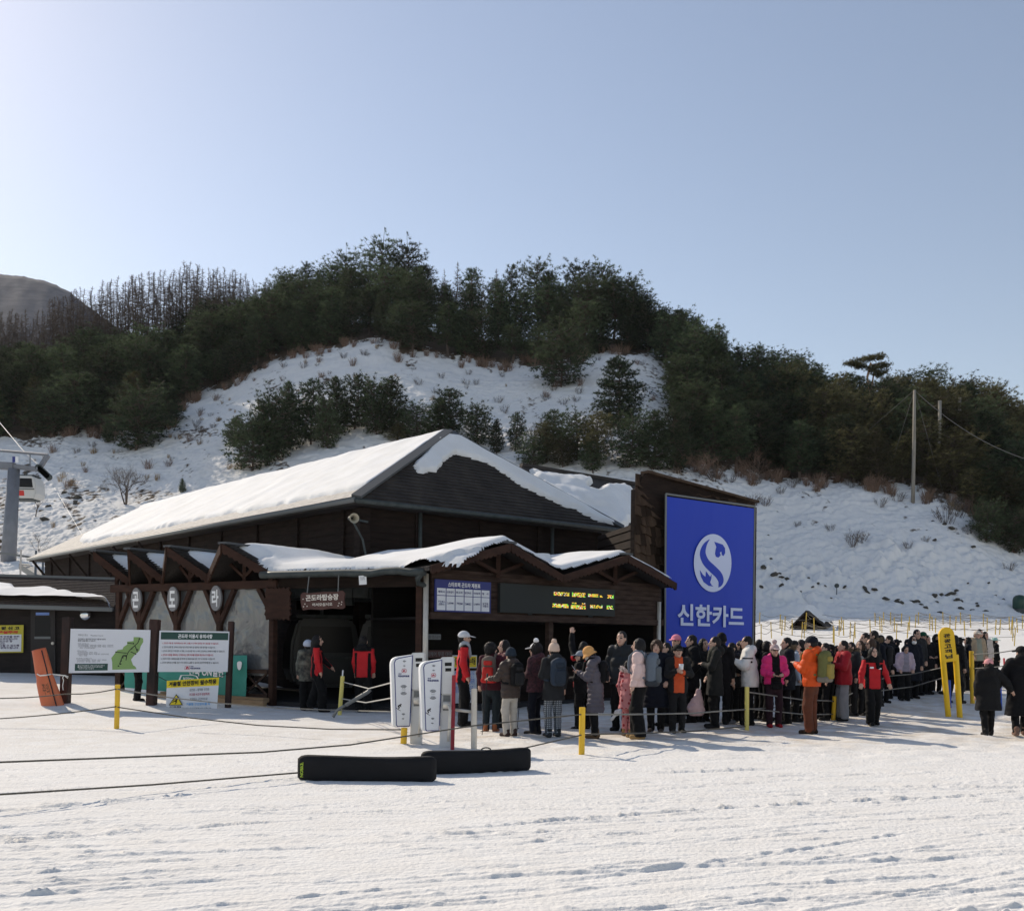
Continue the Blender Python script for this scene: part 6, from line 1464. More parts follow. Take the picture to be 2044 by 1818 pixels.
# two black board bags
M_BAG = mat('black_bag_fabric', (.0075, .0075, .009), .8, noise=(4, (.012, .012, .014), .6), bump=(5, .5, .03, (.6, 1, 1)))
def bag(c0, c1, h, th, label, text_on=False):
    a, b = Vector(c0), Vector(c1); d = (b - a); L = d.length; d.normalize(); n = Vector((d.y, -d.x, 0)).normalized()
    o = empty('board_bag', (a + b) / 2, label, 'bag')
    V, Q = [], []; nl, nc = 44, 20
    for i in range(nl):
        f = i / (nl - 1); e = min(f, 1 - f) * L; k = min(1, math.sqrt(max(0, 1 - (1 - min(e / .14, 1)) ** 2)) * .55 + .45) if e < .14 else 1.0; kt = k if 0 < i < nl - 1 else .1
        rise = .018 * (2 * f - 1) ** 2
        for j in range(nc):
            t = 2 * math.pi * j / nc; cx = math.copysign(abs(math.cos(t)) ** .6, math.cos(t)); cz = math.copysign(abs(math.sin(t)) ** .62, math.sin(t))
            p = a + d * (L * f) + n * (cx * th / 2 * kt * (1 + .08 * math.sin(f * 9 + j))) + Vector((0, 0, h / 2 + cz * h / 2 * (.40 + .60 * k) * (1 + .02 * math.sin(f * 7)) + rise * (cz > 0)))
            V.append(tuple(p))
    for i in range(nl - 1):
        for j in range(nc): Q.append((i * nc + j, i * nc + (j + 1) % nc, (i + 1) * nc + (j + 1) % nc, (i + 1) * nc + j))
    Q += [tuple(range(nc))[::-1], tuple((nl - 1) * nc + j for j in range(nc))]
    me = bpy.data.meshes.new('bag'); me.from_pydata(V, [], Q); me.materials.append(M_BAG); me.polygons.foreach_set('use_smooth', [True] * len(me.polygons)); me.update(); under(link('body', me), o)
    for f in ((.58,) if not text_on else ()):
        mb = MB(); c = a + d * (L * f) + Vector((0, 0, h)); mb.tube([c + d * (.06 * math.cos(t)) + Vector((0, 0, .025 * math.sin(t))) for t in np.linspace(0, math.pi, 9)], .009, 5); child(mb, 'handle', M_BAG, o, smooth=True)
    if text_on:
        g = n * (th / 2 + .012) if n.y < 0 else -n * (th / 2 + .012)
        fr = Frame(a + d * .05 + g + Vector((0, 0, h * .74)), a + d * .085 + g + Vector((0, 0, h * .80)), a + d * .085 + g + Vector((0, 0, h * .22)), a + d * .05 + g + Vector((0, 0, h * .22)))
        text(fr, 'NOBILE', 0, 0, 1, 1, mat('lime_print', (.45, .62, .06), .6), o, off=.006, bold=.015, rot=90)
    return o
p0, p1 = P(594, 1557, 11.0), P(871, 1554, 11.0); p0.z = p1.z = -.015
bag(p0, p1, .295, .17, 'long black board bag lying in front, lime lettering on its left end', True)
p0, p1 = P(840, 1546, 11.55), P(1059, 1531, 12.1); p0.z = p1.z = -.01
bag(p0, p1, .285, .17, 'long black board bag lying behind and right of the lettered one')

# ------------------------------------------------------------ the right-hand bank: hut, cylinder, rocks, poles
A0_, bl_, br2 = P(1605, 1221.5, 58), P(1579, 1248, 58), P(1638, 1248, 58)
o = empty('snowy_hut', (A0_.x, 58, bl_.z), 'little dark gabled hut roof half buried in snow behind the lane posts', 'hut')
bk = Vector((2.6, 6.0, 0.15))
mb = MB(); mb.prism([bl_ - Vector((0, 0, .6)), br2 - Vector((0, 0, .6)), A0_], bk); child(mb, 'gable_wall', M_WOOD, o)
mb = MB(); s = Vector((0, -.35, 0)); e = (br2 - A0_).normalized() * .25; e2 = (bl_ - A0_).normalized() * .25
mb.prism([A0_ + s, br2 + e + s, br2 + e + bk, A0_ + bk], (0, 0, .10)); mb.prism([bl_ + e2 + s, A0_ + s, A0_ + bk, bl_ + e2 + bk], (0, 0, .10)); child(mb, 'roof', M_SHING, o)
S, T = np.meshgrid(np.linspace(0, 1, 30), np.linspace(.04, 1, 30)); q = [np.array(x) for x in (A0_, br2 + e, br2 + e + bk, A0_ + bk)]
X = (q[0] * (1 - S[..., None]) + q[1] * S[..., None]) * (1 - T[..., None]) + (q[3] * (1 - S[..., None]) + q[2] * S[..., None]) * T[..., None]
X[..., 2] += .12 + .38 * np.sqrt(np.clip(np.minimum(np.minimum(T, 1 - T) * 6, 1), 0, 1)) * (1 - .3 * S) + .05 * fbm(S * 3, T * 3, 2, 121)
idx = np.arange(S.size).reshape(S.shape); Q = np.stack([idx[:-1, :-1], idx[:-1, 1:], idx[1:, 1:], idx[1:, :-1]], -1).reshape(-1, 4); under(link('roof_snow', np_mesh('hut_snow', X.reshape(-1, 3), Q, True, [M_SNOW])), o)
g = hit(2034, 1219); o = empty('green_drum', g, 'dark green domed drum standing on the snow bank at the right edge', 'drum')
mb = MB(); mb.tube([(0, 0, -.2), (0, 0, .75), (0, 0, .95), (0, 0, 1.1), (0, 0, 1.15)], [.46, .47, .42, .26, .05], 20); mb.build('cap', mat('dark_green_plastic', (.015, .05, .035), .45, spec=.4), o, smooth=True)
mb = MB(); mb.tube([(0, 0, -.3), (0, 0, .12)], .49, 20); mb.build('base_ring', M_DGUT, o)
g = hit(1669, 1196); o = empty('marker_lamp', g, 'small dark lamp on a thin stick in the snow bank', 'lamp'); mb = MB(); mb.tube([(0, 0, -.2), (0, 0, .62)], .03, 6); mb.build('stick', M_DGUT, o); mb = MB(); mb.tube([(0, -.09, .68), (0, -.06, .68), (0, .06, .68), (0, .09, .68)], [.08, .17, .17, .08], 14); mb.build('head', M_DGUT, o, smooth=True)
M_ROCK = mat('dark_rock', (.055, .050, .042), .9, noise=(3, (.12, .11, .09), .8), bump=(5, .8, .08))
import bmesh
def rock_mesh(seed):
    bm = bmesh.new(); bmesh.ops.create_icosphere(bm, subdivisions=3, radius=1); r = np.random.default_rng(seed); o3 = r.random(3) * 50
    for v in bm.verts:
        c = np.array(v.co); n = .35 * float(vnoise(c[0] * 1.3 + o3[0], c[1] * 1.3 + c[2] * 1.1 + o3[1])) + .22 * float(vnoise(c[0] * 3 + o3[2], c[2] * 3 + c[1] * 2)); v.co *= 1 + n
        v.co.z *= .62; v.co.x = max(-.8, min(.85, v.co.x))
    me = bpy.data.meshes.new('rock'); bm.to_mesh(me); bm.free(); me.materials.append(M_ROCK); me.polygons.foreach_set('use_smooth', [False] * len(me.polygons)); return me
RK = [rock_mesh(k) for k in range(5)]; r7 = np.random.default_rng(17)
def rock(u, v, s, label, group):
    g = hit(u, v); o = link('rock', RK[int(r7.integers(5))]); o.location = g - Vector((0, 0, s * .05)); o.scale = (s * r7.uniform(.9, 1.7), s, s * r7.uniform(.7, 1.1)); o.rotation_euler = (r7.normal(0, .3), r7.normal(0, .3), r7.random() * 6.3); tag(o, label, 'rock', group)
for (x, y, w) in [(680, 600, 26), (735, 640, 30), (755, 618, 22), (772, 632, 20), (800, 625, 26), (828, 614, 22), (715, 522, 12), (770, 695, 20), (665, 690, 22), (745, 255, 10), (960, 680, 22), (935, 690, 14), (1000, 690, 12), (1210, 700, 24), (1222, 718, 18), (1260, 707, 24), (1320, 740, 26), (1375, 755, 22), (1400, 770, 22), (1455, 752, 26), (1480, 760, 24), (1570, 722, 26), (1605, 712, 20), (1580, 742, 18), (1640, 712, 22), (1665, 708, 22), (1690, 742, 24), (1712, 770, 22), (1768, 775, 20), (1502, 772, 16), (1528, 782, 18), (1600, 793, 22), (1640, 797, 20), (1840, 790, 18), (1793, 748, 14), (1890, 702, 12), (1910, 760, 14), (1620, 337, 20), (1655, 362, 26), (1605, 300, 14), (1527, 375, 14), (1570, 430, 20), (1772, 470, 18), (1747, 650, 12), (1855, 650, 12), (1933, 730, 14), (1560, 318, 12), (1380, 745, 14), (1030, 745, 10), (870, 705, 14), (912, 640, 12), (1100, 690, 16), (700, 378, 10), (1800, 765, 14), (1685, 690, 16), (1705, 735, 20)]:
    u = 1264.7 + x / 2.623; zone = 'beside the blue banner' if x < 900 else ('above the snowy hut' if x < 1450 else 'below the tall wooden pole')
    rock(u, 923 + y / 2.623, w / 2.623 / F * 76 * .62, f'dark rock bared through the snow bank, {zone}', f'rocks on the bank {zone}')
for (x, y, w) in [(605, 830, 40), (735, 850, 70), (720, 880, 50), (710, 912, 36), (570, 876, 20), (450, 965, 50), (395, 990, 50), (660, 975, 40), (612, 1056, 34), (424, 1082, 62), (910, 1088, 30), (830, 863, 26), (800, 1090, 20), (520, 890, 24), (940, 1020, 26), (880, 1050, 22)]:
    rock(x / 4.834, 820 + y / 4.834, w / 4.834 / F * 88 * .6, 'dark rock bared on the left snow slope behind the lift tower', 'rocks on the left slope')
M_POLE = mat('weathered_pole', (.27, .255, .225), .9, noise=(4, (.2, .17, .13), .8, (1, 1, .2)))
def pole(u, vt, vb, w, label):
    g = hit(u, vb); H = (vb - vt) / F * g.y; mb = MB(); mb.tube([(0, 0, -.5), (.06, 0, H * .5), (.05, 0, H)], [w, w * .9, w * .7], 10); o = mb.build('wooden_pole', M_POLE, smooth=True); o.location = g; tag(o, label, 'pole'); return g + Vector((.05, 0, H))
tp = pole(1819, 776, 1001, .17, 'tall weathered wooden pole on top of the right-hand snow bank')
def pole2(u, vt, vb, Y, label, w=.17):
    a, b = P(u - 2, vb, Y), P(u, vt, Y); mb = MB(); mb.tube([a, b], w, 8); tag(mb.build('wooden_pole', M_POLE, smooth=True), label, 'pole'); return b
t2 = pole2(1876, 800, 1090 - 60, 92, 'second wooden pole, right of the tallest one'); t3 = pole2(1915.5, 794, 1000, 97, 'third wooden pole from the tallest one, among olive pines')
t4 = pole2(1945, 812, 900, 104, 'fourth wooden pole, short top above the pines'); t5 = pole2(1971.5, 828, 905, 109, 'farthest wooden pole, rightmost short top above the pines')
pole2(2003 - 297, 804, 812, 118, 'small dark floodlight mast on the ridge right of the umbrella pine', .08)
M_WIRE = mat('wire', (.12, .12, .12), .6)
rope([tp, P(2060, 920, 75)], .022, 'thin cable from the tallest pole down to the right edge', M_WIRE, sag=.8, name='cable')
for e, lb in ((P(1760, 990, 92), 'guy wire from the tallest pole down to the left'), (P(1890, 1010, 88), 'guy wire from the tallest pole down to the right'), (P(1640, 940, 100), 'long guy wire from the tallest pole across the pines')):
    rope([tp, e], .016, lb, M_WIRE, name='guy_wire')
# ------------------------------------------------------------ lift tower and cabin
M_TOWER = mat('galvanised_grey', (.20, .21, .235), .5, metal=.2, noise=(2, (.15, .16, .18), .6)); Yt = 75
TW = empty('lift_tower', P(14, 1145, Yt), 'grey steel gondola tower with cross arm at the left edge', 'lift tower')
mb = MB(); a = P(13, 1150, Yt); a.z -= 1.5; mb.tube([a, P(28, 936, Yt)], [.62, .43], 20); child(mb, 'column', M_TOWER, TW, smooth=True)
mb = MB(); mb.beam(P(-60, 926, Yt), P(30, 931, Yt), .6, .55); mb.beam(P(30, 931, Yt), P(80, 937, Yt - .3), .5, .35); child(mb, 'cross_arm', M_TOWER, TW, bevel=.05)
mb = MB(); mb.tube([P(-60, 894, Yt), P(96, 908, Yt)], .10, 6); mb.beam(P(96, 908, Yt), P(78, 936, Yt), .3, .3); mb.tube([P(60, 905, Yt), P(60, 934, Yt)], .05, 5); child(mb, 'catwalk_frame', M_TOWER, TW)
mb = MB()
for k in range(7): c = P(77 + k * 3.4, 933 + k * 3.2, Yt - .4); mb.tube([c + Vector((0, -.12, 0)), c + Vector((0, .12, 0))], .24, 12)
mb.beam(P(75, 930, Yt - .4), P(99, 957, Yt - .4), .2, .3); child(mb, 'sheave_train', M_DGUT, TW)
fr = frame_px((24.5, 911), (36.5, 911.5), (36.5, 923), (24.5, 922.5), Yt - .5); mb = MB(); fr.rect(mb, 0, 0, .5, 1, 0, .05, 1); fr.rect(mb, .5, 0, 1, 1, 0, .05); child(mb, 'number_plate', [M_WHITE, M_NAVY], TW)
M_CABLE = mat('steel_cable', (.50, .50, .50), .5, metal=.3)
rope([P(-40, 795, 88), P(0, 844, 82), P(45, 898, 77), P(77, 929, Yt - .4)], .034, 'haul cable rising from the tower to the upper left', M_CABLE, name='haul_cable')
rope([P(99, 957, Yt - .4), P(162, 1064, 62), P(185, 1105, 58)], .013, 'haul cable running down from the tower behind the long roof', M_CABLE, name='haul_cable')
rope([P(-10, 1115, 52), P(12, 1160, 50), P(60, 1225, 47)], .035, 'second cable low at the left edge behind the hut', M_CABLE, name='haul_cable')
cb = cabin(P(53, 997, 80), .06, 'white gondola cabin with red panel hanging beside the lift tower', mat('cabin_white', (.62, .62, .60), .4), 2.3, 1.9, 1.85, skirt=mat('cabin_red', (.62, .05, .04), .5))
mb = MB(); mb.beam(P(47, 1130, 56), P(92, 1160, 52), .5, .35); mb.beam(P(70, 1172, 52), P(72, 1100, 54), .12, .12); mb.beam(P(85, 1172, 52), P(86, 1105, 54), .12, .12); mb.beam(P(-20, 1100, 56), P(75, 1114, 56), .08, .12); mb.beam(P(40, 1172, 52), P(42, 1098, 56), .10, .10)
tag(mb.build('cable_guide', M_GUTTER), 'grey steel cable guide and rails at the far end of the long roof', 'machinery')
# ------------------------------------------------------------ people: smooth distance-field bodies and clothes
class SDF:
    def __init__(s, lo, hi, h):
        s.lo = np.array(lo, float); s.h = h; s.n = np.ceil((np.array(hi) - s.lo) / h).astype(int) + 1
        s.ax = [(s.lo[k] + h * np.arange(s.n[k])).astype(np.float32) for k in range(3)]
        s.d = np.full(tuple(s.n), 1.0, np.float32)
    def _win(s, lo, hi):
        a = np.clip(np.floor((np.array(lo) - s.lo) / s.h).astype(int), 0, s.n); b = np.clip(np.ceil((np.array(hi) - s.lo) / s.h).astype(int) + 1, 0, s.n)
        sl = tuple(slice(a[k], b[k]) for k in range(3))
        return sl, s.ax[0][sl[0]][:, None, None], s.ax[1][sl[1]][None, :, None], s.ax[2][sl[2]][None, None, :]
    def _join(s, sl, d, k, sub=False):
        o = s.d[sl]
        if sub: s.d[sl] = np.maximum(o, -d); return
        if k <= 0: s.d[sl] = np.minimum(o, d); return
        h = np.clip(.5 + .5 * (o - d) / k, 0, 1); s.d[sl] = o * (1 - h) + d * h - k * h * (1 - h)
    def cap(s, a, b, ra, rb, k=.03, quilt=None, flat=None, sub=False):
        a, b = np.array(a, float), np.array(b, float); m = max(ra, rb) + k + 2.5 * s.h + .02
        sl, x, y, z = s._win(np.minimum(a, b) - m, np.maximum(a, b) + m)
        if s.d[sl].size == 0: return s
        ab = b - a; L2 = float(ab @ ab) + 1e-9
        t = np.clip(((x - a[0]) * ab[0] + (y - a[1]) * ab[1] + (z - a[2]) * ab[2]) / L2, 0, 1)
        dx, dy, dz = x - a[0] - t * ab[0], y - a[1] - t * ab[1], z - a[2] - t * ab[2]
        if flat: dy = dy / flat
        r = ra + (rb - ra) * t
        if quilt: r = r - quilt[1] * np.abs(np.cos(math.pi * t * math.sqrt(L2) / quilt[0])) ** 6
        d = np.sqrt(dx * dx + dy * dy + dz * dz) - r
        s._join(sl, d.astype(np.float32), k, sub); return s
    def ell(s, c, r, M=None, k=.02, sub=False):
        c, r = np.array(c, float), np.array(r, float); m = float(r.max()) + k + 2.5 * s.h
        sl, x, y, z = s._win(c - m, c + m)
        if s.d[sl].size == 0: return s
        x, y, z = np.broadcast_arrays(x - c[0], y - c[1], z - c[2])
        if M is not None:
            x, y, z = (M[0][0] * x + M[1][0] * y + M[2][0] * z, M[0][1] * x + M[1][1] * y + M[2][1] * z, M[0][2] * x + M[1][2] * y + M[2][2] * z)
        k0 = np.sqrt((x / r[0]) ** 2 + (y / r[1]) ** 2 + (z / r[2]) ** 2); k1 = np.sqrt((x / r[0] ** 2) ** 2 + (y / r[1] ** 2) ** 2 + (z / r[2] ** 2) ** 2) + 1e-6
        s._join(sl, (k0 * (k0 - 1) / k1).astype(np.float32), k, sub); return s
    def box(s, c, half, r=.02, M=None, k=.02, sub=False):
        c, half = np.array(c, float), np.array(half, float); m = float(np.linalg.norm(half)) + r + k + 2.5 * s.h
        sl, x, y, z = s._win(c - m, c + m)
        if s.d[sl].size == 0: return s
        x, y, z = np.broadcast_arrays(x - c[0], y - c[1], z - c[2])
        if M is not None:
            x, y, z = (M[0][0] * x + M[1][0] * y + M[2][0] * z, M[0][1] * x + M[1][1] * y + M[2][1] * z, M[0][2] * x + M[1][2] * y + M[2][2] * z)
        q = [np.abs(v) - (hh - r) for v, hh in zip((x, y, z), half)]
        d = np.sqrt(sum(np.maximum(v, 0) ** 2 for v in q)) + np.minimum(np.maximum(np.maximum(q[0], q[1]), q[2]), 0) - r
        s._join(sl, d.astype(np.float32), k, sub); return s
    def below(s, z): s.d = np.maximum(s.d, s.ax[2][None, None, :] - z); return s
    def above(s, z): s.d = np.maximum(s.d, z - s.ax[2][None, None, :]); return s
    def wrinkle(s, amp, sc, seed):
        x, y, z = s.ax[0][:, None, None], s.ax[1][None, :, None], s.ax[2][None, None, :]
        n = np.sin(x * sc * 1.3 + seed + 1.7 * np.sin(z * sc * .9 + seed * 2)) * np.sin(z * sc * 1.6 + 2.1 * np.sin(x * sc + y * sc * 1.2 + seed)) + .6 * np.sin(y * sc * 1.9 + z * sc * .8 + seed * 3)
        s.d = s.d + (amp * n).astype(np.float32); return s
    def mesh(s, name, mats, mi_fun=None):
        d = s.d; i = d < 0
        nx, ny, nz = d.shape
        c = np.zeros((nx - 1, ny - 1, nz - 1), np.int8)
        for ox in (0, 1):
            for oy in (0, 1):
                for oz in (0, 1): c += i[ox:nx - 1 + ox, oy:ny - 1 + oy, oz:nz - 1 + oz]
        act = np.argwhere((c > 0) & (c < 8))
        if len(act) == 0: return None
        acc = np.zeros((len(act), 3)); cnt = np.zeros(len(act)); o8 = [(a, b, e) for a in (0, 1) for b in (0, 1) for e in (0, 1)]
        val = {o: d[act[:, 0] + o[0], act[:, 1] + o[1], act[:, 2] + o[2]] for o in o8}
        for o in o8:
            for k in range(3):
                if o[k] == 0:
                    p = list(o); p[k] = 1; v0, v1 = val[o], val[tuple(p)]; m = (v0 < 0) != (v1 < 0)
                    t = np.where(m, v0 / (v0 - v1 + 1e-12 * (v0 == v1)), 0); q = np.tile(np.array(o, float), (len(act), 1)); q[:, k] = t
                    acc[m] += q[m]; cnt[m] += 1
        V = (act + acc / cnt[:, None]) * s.h + s.lo
        ids = np.full((nx - 1, ny - 1, nz - 1), -1, np.int64); ids[act[:, 0], act[:, 1], act[:, 2]] = np.arange(len(act))
        Q = []
        for k in range(3):
            a, b = (k + 1) % 3, (k + 2) % 3
            sl0 = [slice(None)] * 3; sl1 = [slice(None)] * 3; sl0[k] = slice(0, -1); sl1[k] = slice(1, None)
            e = i[tuple(sl0)] != i[tuple(sl1)]; P0 = np.argwhere(e)
            ok = (P0[:, a] > 0) & (P0[:, b] > 0) & (P0[:, a] < d.shape[a] - 1) & (P0[:, b] < d.shape[b] - 1); P0 = P0[ok]
            if len(P0) == 0: continue
            def cell(da, db):
                q = P0.copy(); q[:, a] += da; q[:, b] += db; return ids[q[:, 0], q[:, 1], q[:, 2]]
            f = np.stack([cell(-1, -1), cell(0, -1), cell(0, 0), cell(-1, 0)], 1)
            flip = ~i[P0[:, 0], P0[:, 1], P0[:, 2]]; f[flip] = f[flip][:, ::-1]; Q.append(f)
        Q = np.concatenate(Q); Q = Q[(Q >= 0).all(1)]
        mi = None
        if mi_fun is not None: mi = mi_fun(V[Q].mean(1))
        return np_mesh(name, V, Q, True, mats, mi)

_cm = {}
def cloth(name, c, rough=.8, n2=None, sc=6, sheen=.02):
    if name not in _cm:
        n2 = n2 or tuple(x * .75 for x in c); _cm[name] = mat(name, c, rough, spec=.14, noise=(sc, n2, .6), bump=(35, .25, .006), sheen=sheen)
    return _cm[name]
M_SKIN = mat('skin', (.56, .36, .27), .55, spec=.35, noise=(14, (.50, .29, .22), .5)); M_EYE = mat('eye_dark', (.03, .022, .02), .3); M_LIP = mat('lip', (.45, .20, .18), .5); M_BROW = mat('brow', (.05, .035, .03), .8)
M_HAIRB = mat('black_hair', (.012, .011, .012), .6, spec=.2, noise=(30, (.02, .018, .017), .6, (1, 1, .2)), bump=(60, .5, .006, (1, 1, .15))); M_HAIRBR = mat('brown_hair', (.045, .028, .020), .6, spec=.2, noise=(30, (.08, .05, .035), .6, (1, 1, .2)), bump=(60, .5, .006, (1, 1, .15)))
BK = lambda: cloth('black_down', (.008, .008, .0095)); NV = lambda: cloth('navy_cloth', (.009, .011, .019)); CH = lambda: cloth('charcoal_cloth', (.024, .025, .028)); RED = lambda: cloth('red_shell', (.55, .022, .028), .6)
BLK = lambda: cloth('black_trousers', (.008, .008, .009)); DKB = lambda: cloth('black_boot', (.016, .015, .015), .6); BRB = lambda: cloth('brown_boot', (.11, .065, .035), .7)

def rotz(a): c, s_ = math.cos(a), math.sin(a); return np.array([[c, -s_, 0], [s_, c, 0], [0, 0, 1]])
def rotx(a): c, s_ = math.cos(a), math.sin(a); return np.array([[1, 0, 0], [0, c, -s_], [0, s_, c]])
ARMS = dict(down=(3, 10, 14, 8), relaxed=(-4, 13, 22, 6), phone=(16, 12, 100, 40), low_phone=(8, 12, 72, 38), pocket=(-8, 20, 46, 24), up=(150, 14, 18, 8), straps=(30, 16, 118, 14), cross=(20, 14, 88, 62), side=(6, 22, 14, 2), fwd=(26, 10, 22, 4), back=(-24, 10, 18, 4), pole=(22, 14, 62, 4))

def person(u, vt, vf, face, label, jacket, pants=None, shoes=None, hair='short', hairm=None, hat=None, hatm=None, arms=('down', 'down'), hem=.47, puff=0.0, quilt=None, collar=True, hood=None, lean=0, stride=0.0, yaw=0, pitch=0, width=1.0, flare=0.0,
           legw=1.0, Y=None, res=1.0, yoke=None, skirtless=True, scarf=None, extras=None, H=None, mask=None, glasses=False, feet_x=.09, pid=[0]):
    pid[0] += 1; seed = pid[0] * 1.37
    if Y is None: g = ghit2(u, vf)
    else: g = P(u, vf, Y); g.z = height_near(g.x, g.y)
    H = H or (vf - vt) / F * g.y
    if hat in ('beanie', 'pom'): H -= .03
    o = empty('person', g, label, 'person', rz=-math.radians(face)); o['height_m'] = round(H, 2); del o['height_m']
    k = H / 1.7; h = .0125 * res * max(.8, k); W = width * k; sx = np.array([1, 1, 1.0])
    # joints
    ln = math.radians(lean); tl = lambda z, y=0: np.array([0, y + (z - .87 * k) * math.sin(ln), .87 * k + (z - .87 * k) * math.cos(ln)]) if z > .87 * k else np.array([0, y, z])
    sh, neck, headc = tl(1.395 * k), tl(1.46 * k), tl(1.575 * k); hip = np.array([0, 0, .87 * k])
    headc = headc + np.array([0, .02 * k + .05 * math.sin(math.radians(pitch)) * k, -.02 * k * abs(math.sin(math.radians(pitch)))])
    HM = rotz(-math.radians(yaw)) @ rotx(-math.radians(pitch)); hp = lambda x, y, z: headc + HM @ (np.array([x, y, z]) * k)
    leg = []
    for sd in (-1, 1):
        st = stride * sd * k; an = np.array([sd * feet_x * k, st, .075 * k + (.09 * k if st < -.12 * k else 0)]); hp_ = hip + np.array([sd * .085 * W, 0, 0])
        kn = (an + hp_) / 2 + np.array([sd * .012 * k, .035 * k + abs(st) * .22, .02 * k]); leg.append((hp_, kn, an))
    arm = []
    for sd, ps in zip((-1, 1), arms):
        sw, ab, fl, inw = [math.radians(x) for x in (ARMS[ps] if isinstance(ps, str) else ps)]; S = sh + np.array([sd * .165 * W, 0, -.005 * k])
        ud = np.array([sd * math.sin(ab), math.sin(sw) * math.cos(ab), -math.cos(sw) * math.cos(ab)]); E = S + ud * .275 * k
        fd = np.array([sd * (math.sin(ab) * .6 - math.sin(inw)), math.sin(sw + fl) * math.cos(inw), -math.cos(sw + fl) * math.cos(inw)]); fd /= np.linalg.norm(fd); Wr = E + fd * .235 * k; arm.append((S, E, Wr, fd))
    allp = np.array([q for l in leg for q in l] + [q for a in arm for q in a[:3]] + [headc, sh, hip]); lo = allp.min(0) - .28 * max(k, .8); hi = allp.max(0) + .28 * max(k, .8); lo[2] = -.03
    # body: one continuous surface, with face and hands
    B = SDF(lo, hi, h * .92)
    B.cap(hip + [0, 0, .03 * k], tl(1.2 * k), .12 * W, .125 * W, flat=.75).cap(tl(1.2 * k), sh + [0, 0, -.05 * k], .125 * W, .11 * W, flat=.75)
    for (a, b, c) in leg: B.cap(a, b, .085 * k, .055 * k).cap(b, c, .055 * k, .038 * k).cap(c + [0, -.03 * k, -.045 * k], c + [0, .13 * k, -.05 * k], .032 * k, .028 * k)
    for sd, (S, E, Wr, fd) in zip((-1, 1), arm):
        B.cap(sh + [sd * .05 * W, 0, 0], S, .06 * k, .055 * k).cap(S, E, .05 * k, .042 * k).cap(E, Wr, .042 * k, .03 * k)
        side = np.cross(fd, [0, 0, 1.0] if abs(fd[2]) < .85 else [0, 1.0, 0]); side /= np.linalg.norm(side); nrm = np.cross(side, fd)
        pm = Wr + fd * .055 * k; B.cap(Wr, pm, .030 * k, .036 * k, .015); B.cap(pm - side * .02 * k, pm + side * .02 * k, .024 * k, .024 * k, .012)
        for fi, (off, ll) in enumerate(((-.030, .062), (-.010, .074), (.011, .070), (.031, .055))):
            b0 = pm + side * off * k + fd * .018 * k; b1 = b0 + fd * ll * .55 * k + side * off * .12 * k; b2 = b1 + (fd * .75 + nrm * (-.55 if nrm[2] > 0 else .55)) * ll * .5 * k
            B.cap(b0, b1, .0115 * k, .0105 * k, .006).cap(b1, b2, .0105 * k, .0085 * k, .004)
        tb = Wr + fd * .03 * k - sd * side * 0 + (side if (side @ np.array([-sd, .4, .1])) > 0 else -side) * .03 * k; td = fd * .8 + (tb - Wr - fd * .03 * k) / (.03 * k) * .6; B.cap(tb, tb + td * .05 * k, .0125 * k, .0095 * k, .008)
    B.cap(neck - [0, 0, .05 * k], headc - [0, .015 * k, .03 * k], .058 * k, .052 * k, .02)
    B.ell(hp(0, -.012, .025), np.array([.074, .094, .100]) * k, HM, .02).ell(hp(0, .022, -.045), np.array([.058, .066, .072]) * k, HM, .03).ell(hp(0, .062, -.088), np.array([.026, .022, .02]) * k, HM, .02)
    B.cap(hp(0, .088, .012), hp(0, .108, -.022), .010 * k, .0155 * k, .012)
    for sd in (-1, 1): B.ell(hp(sd * .078, -.008, -.008), np.array([.010, .02, .032]) * k, HM, .008); B.ell(hp(sd * .030, .094, .014), np.array([.017, .012, .011]) * k, HM, sub=True)
    B.ell(hp(0, .094, -.050), np.array([.024, .012, .007]) * k, HM, .008)
    def bmi(c):
        L = (c - headc) @ HM / k; m = np.zeros(len(c), np.int32)
        fr = L[:, 1] > .06
        for sd in (-1, 1):
            m[fr & (np.abs(L[:, 0] - sd * .031) < .014) & (np.abs(L[:, 2] - .012) < .0075)] = 1
            m[fr & (np.abs(L[:, 0] - sd * .032) < .022) & (np.abs(L[:, 2] - .036) < .006)] = 3
        m[fr & (np.abs(L[:, 0]) < .024) & (np.abs(L[:, 2] + .051) < .008)] = 2
        return m
    link('body', B.mesh('body', [M_SKIN, M_EYE, M_LIP, M_BROW], bmi), o)
    # trousers
    if hem < .40: legw = min(legw, 1.0)
    T = SDF(lo, hi, h)
    T.cap(hip + [0, -.012 * k, .07 * k], hip + [0, 0, -.05 * k], .135 * W, .145 * W, .03, flat=.82)
    for (a, b, c) in leg: T.cap(a + [0, 0, -.02], b, .092 * k * min(legw, 1.04), .074 * k * legw, .03).cap(b, c + [0, 0, -.005 * k], .076 * k * legw, .066 * k * (legw if legw < 1.3 else legw * 1.08), .03)
    T.above(.035 * k); T.wrinkle(.004, 26, seed); link('trousers', T.mesh('trousers', [pants or BLK()]), o)
    # shoes
    Sh = SDF([lo[0], lo[1], -.02], [hi[0], hi[1], .36 * k], h * .9)
    for (a, b, c) in leg:
        z0 = c[2] - .075 * k; Sh.cap([c[0], c[1] - .045 * k, z0 + .035 * k], [c[0] + .012 * k * np.sign(c[0]), c[1] + .145 * k, z0 + .03 * k], .045 * k, .042 * k, .02).cap([c[0], c[1] - .01 * k, z0 + .05 * k], [c[0], c[1] - .02 * k, z0 + .13 * k], .050 * k, .052 * k, .03)
    Sh.above(-.005); me = Sh.mesh('shoes', [shoes or DKB()])
    if me: link('footwear', me, o)
    # jacket
    J = SDF(lo, hi, h); hz = hem * H; p = puff * k; fl = max(flare, .03 if hem < .40 else 0) * k
    tw = .115 * W + p
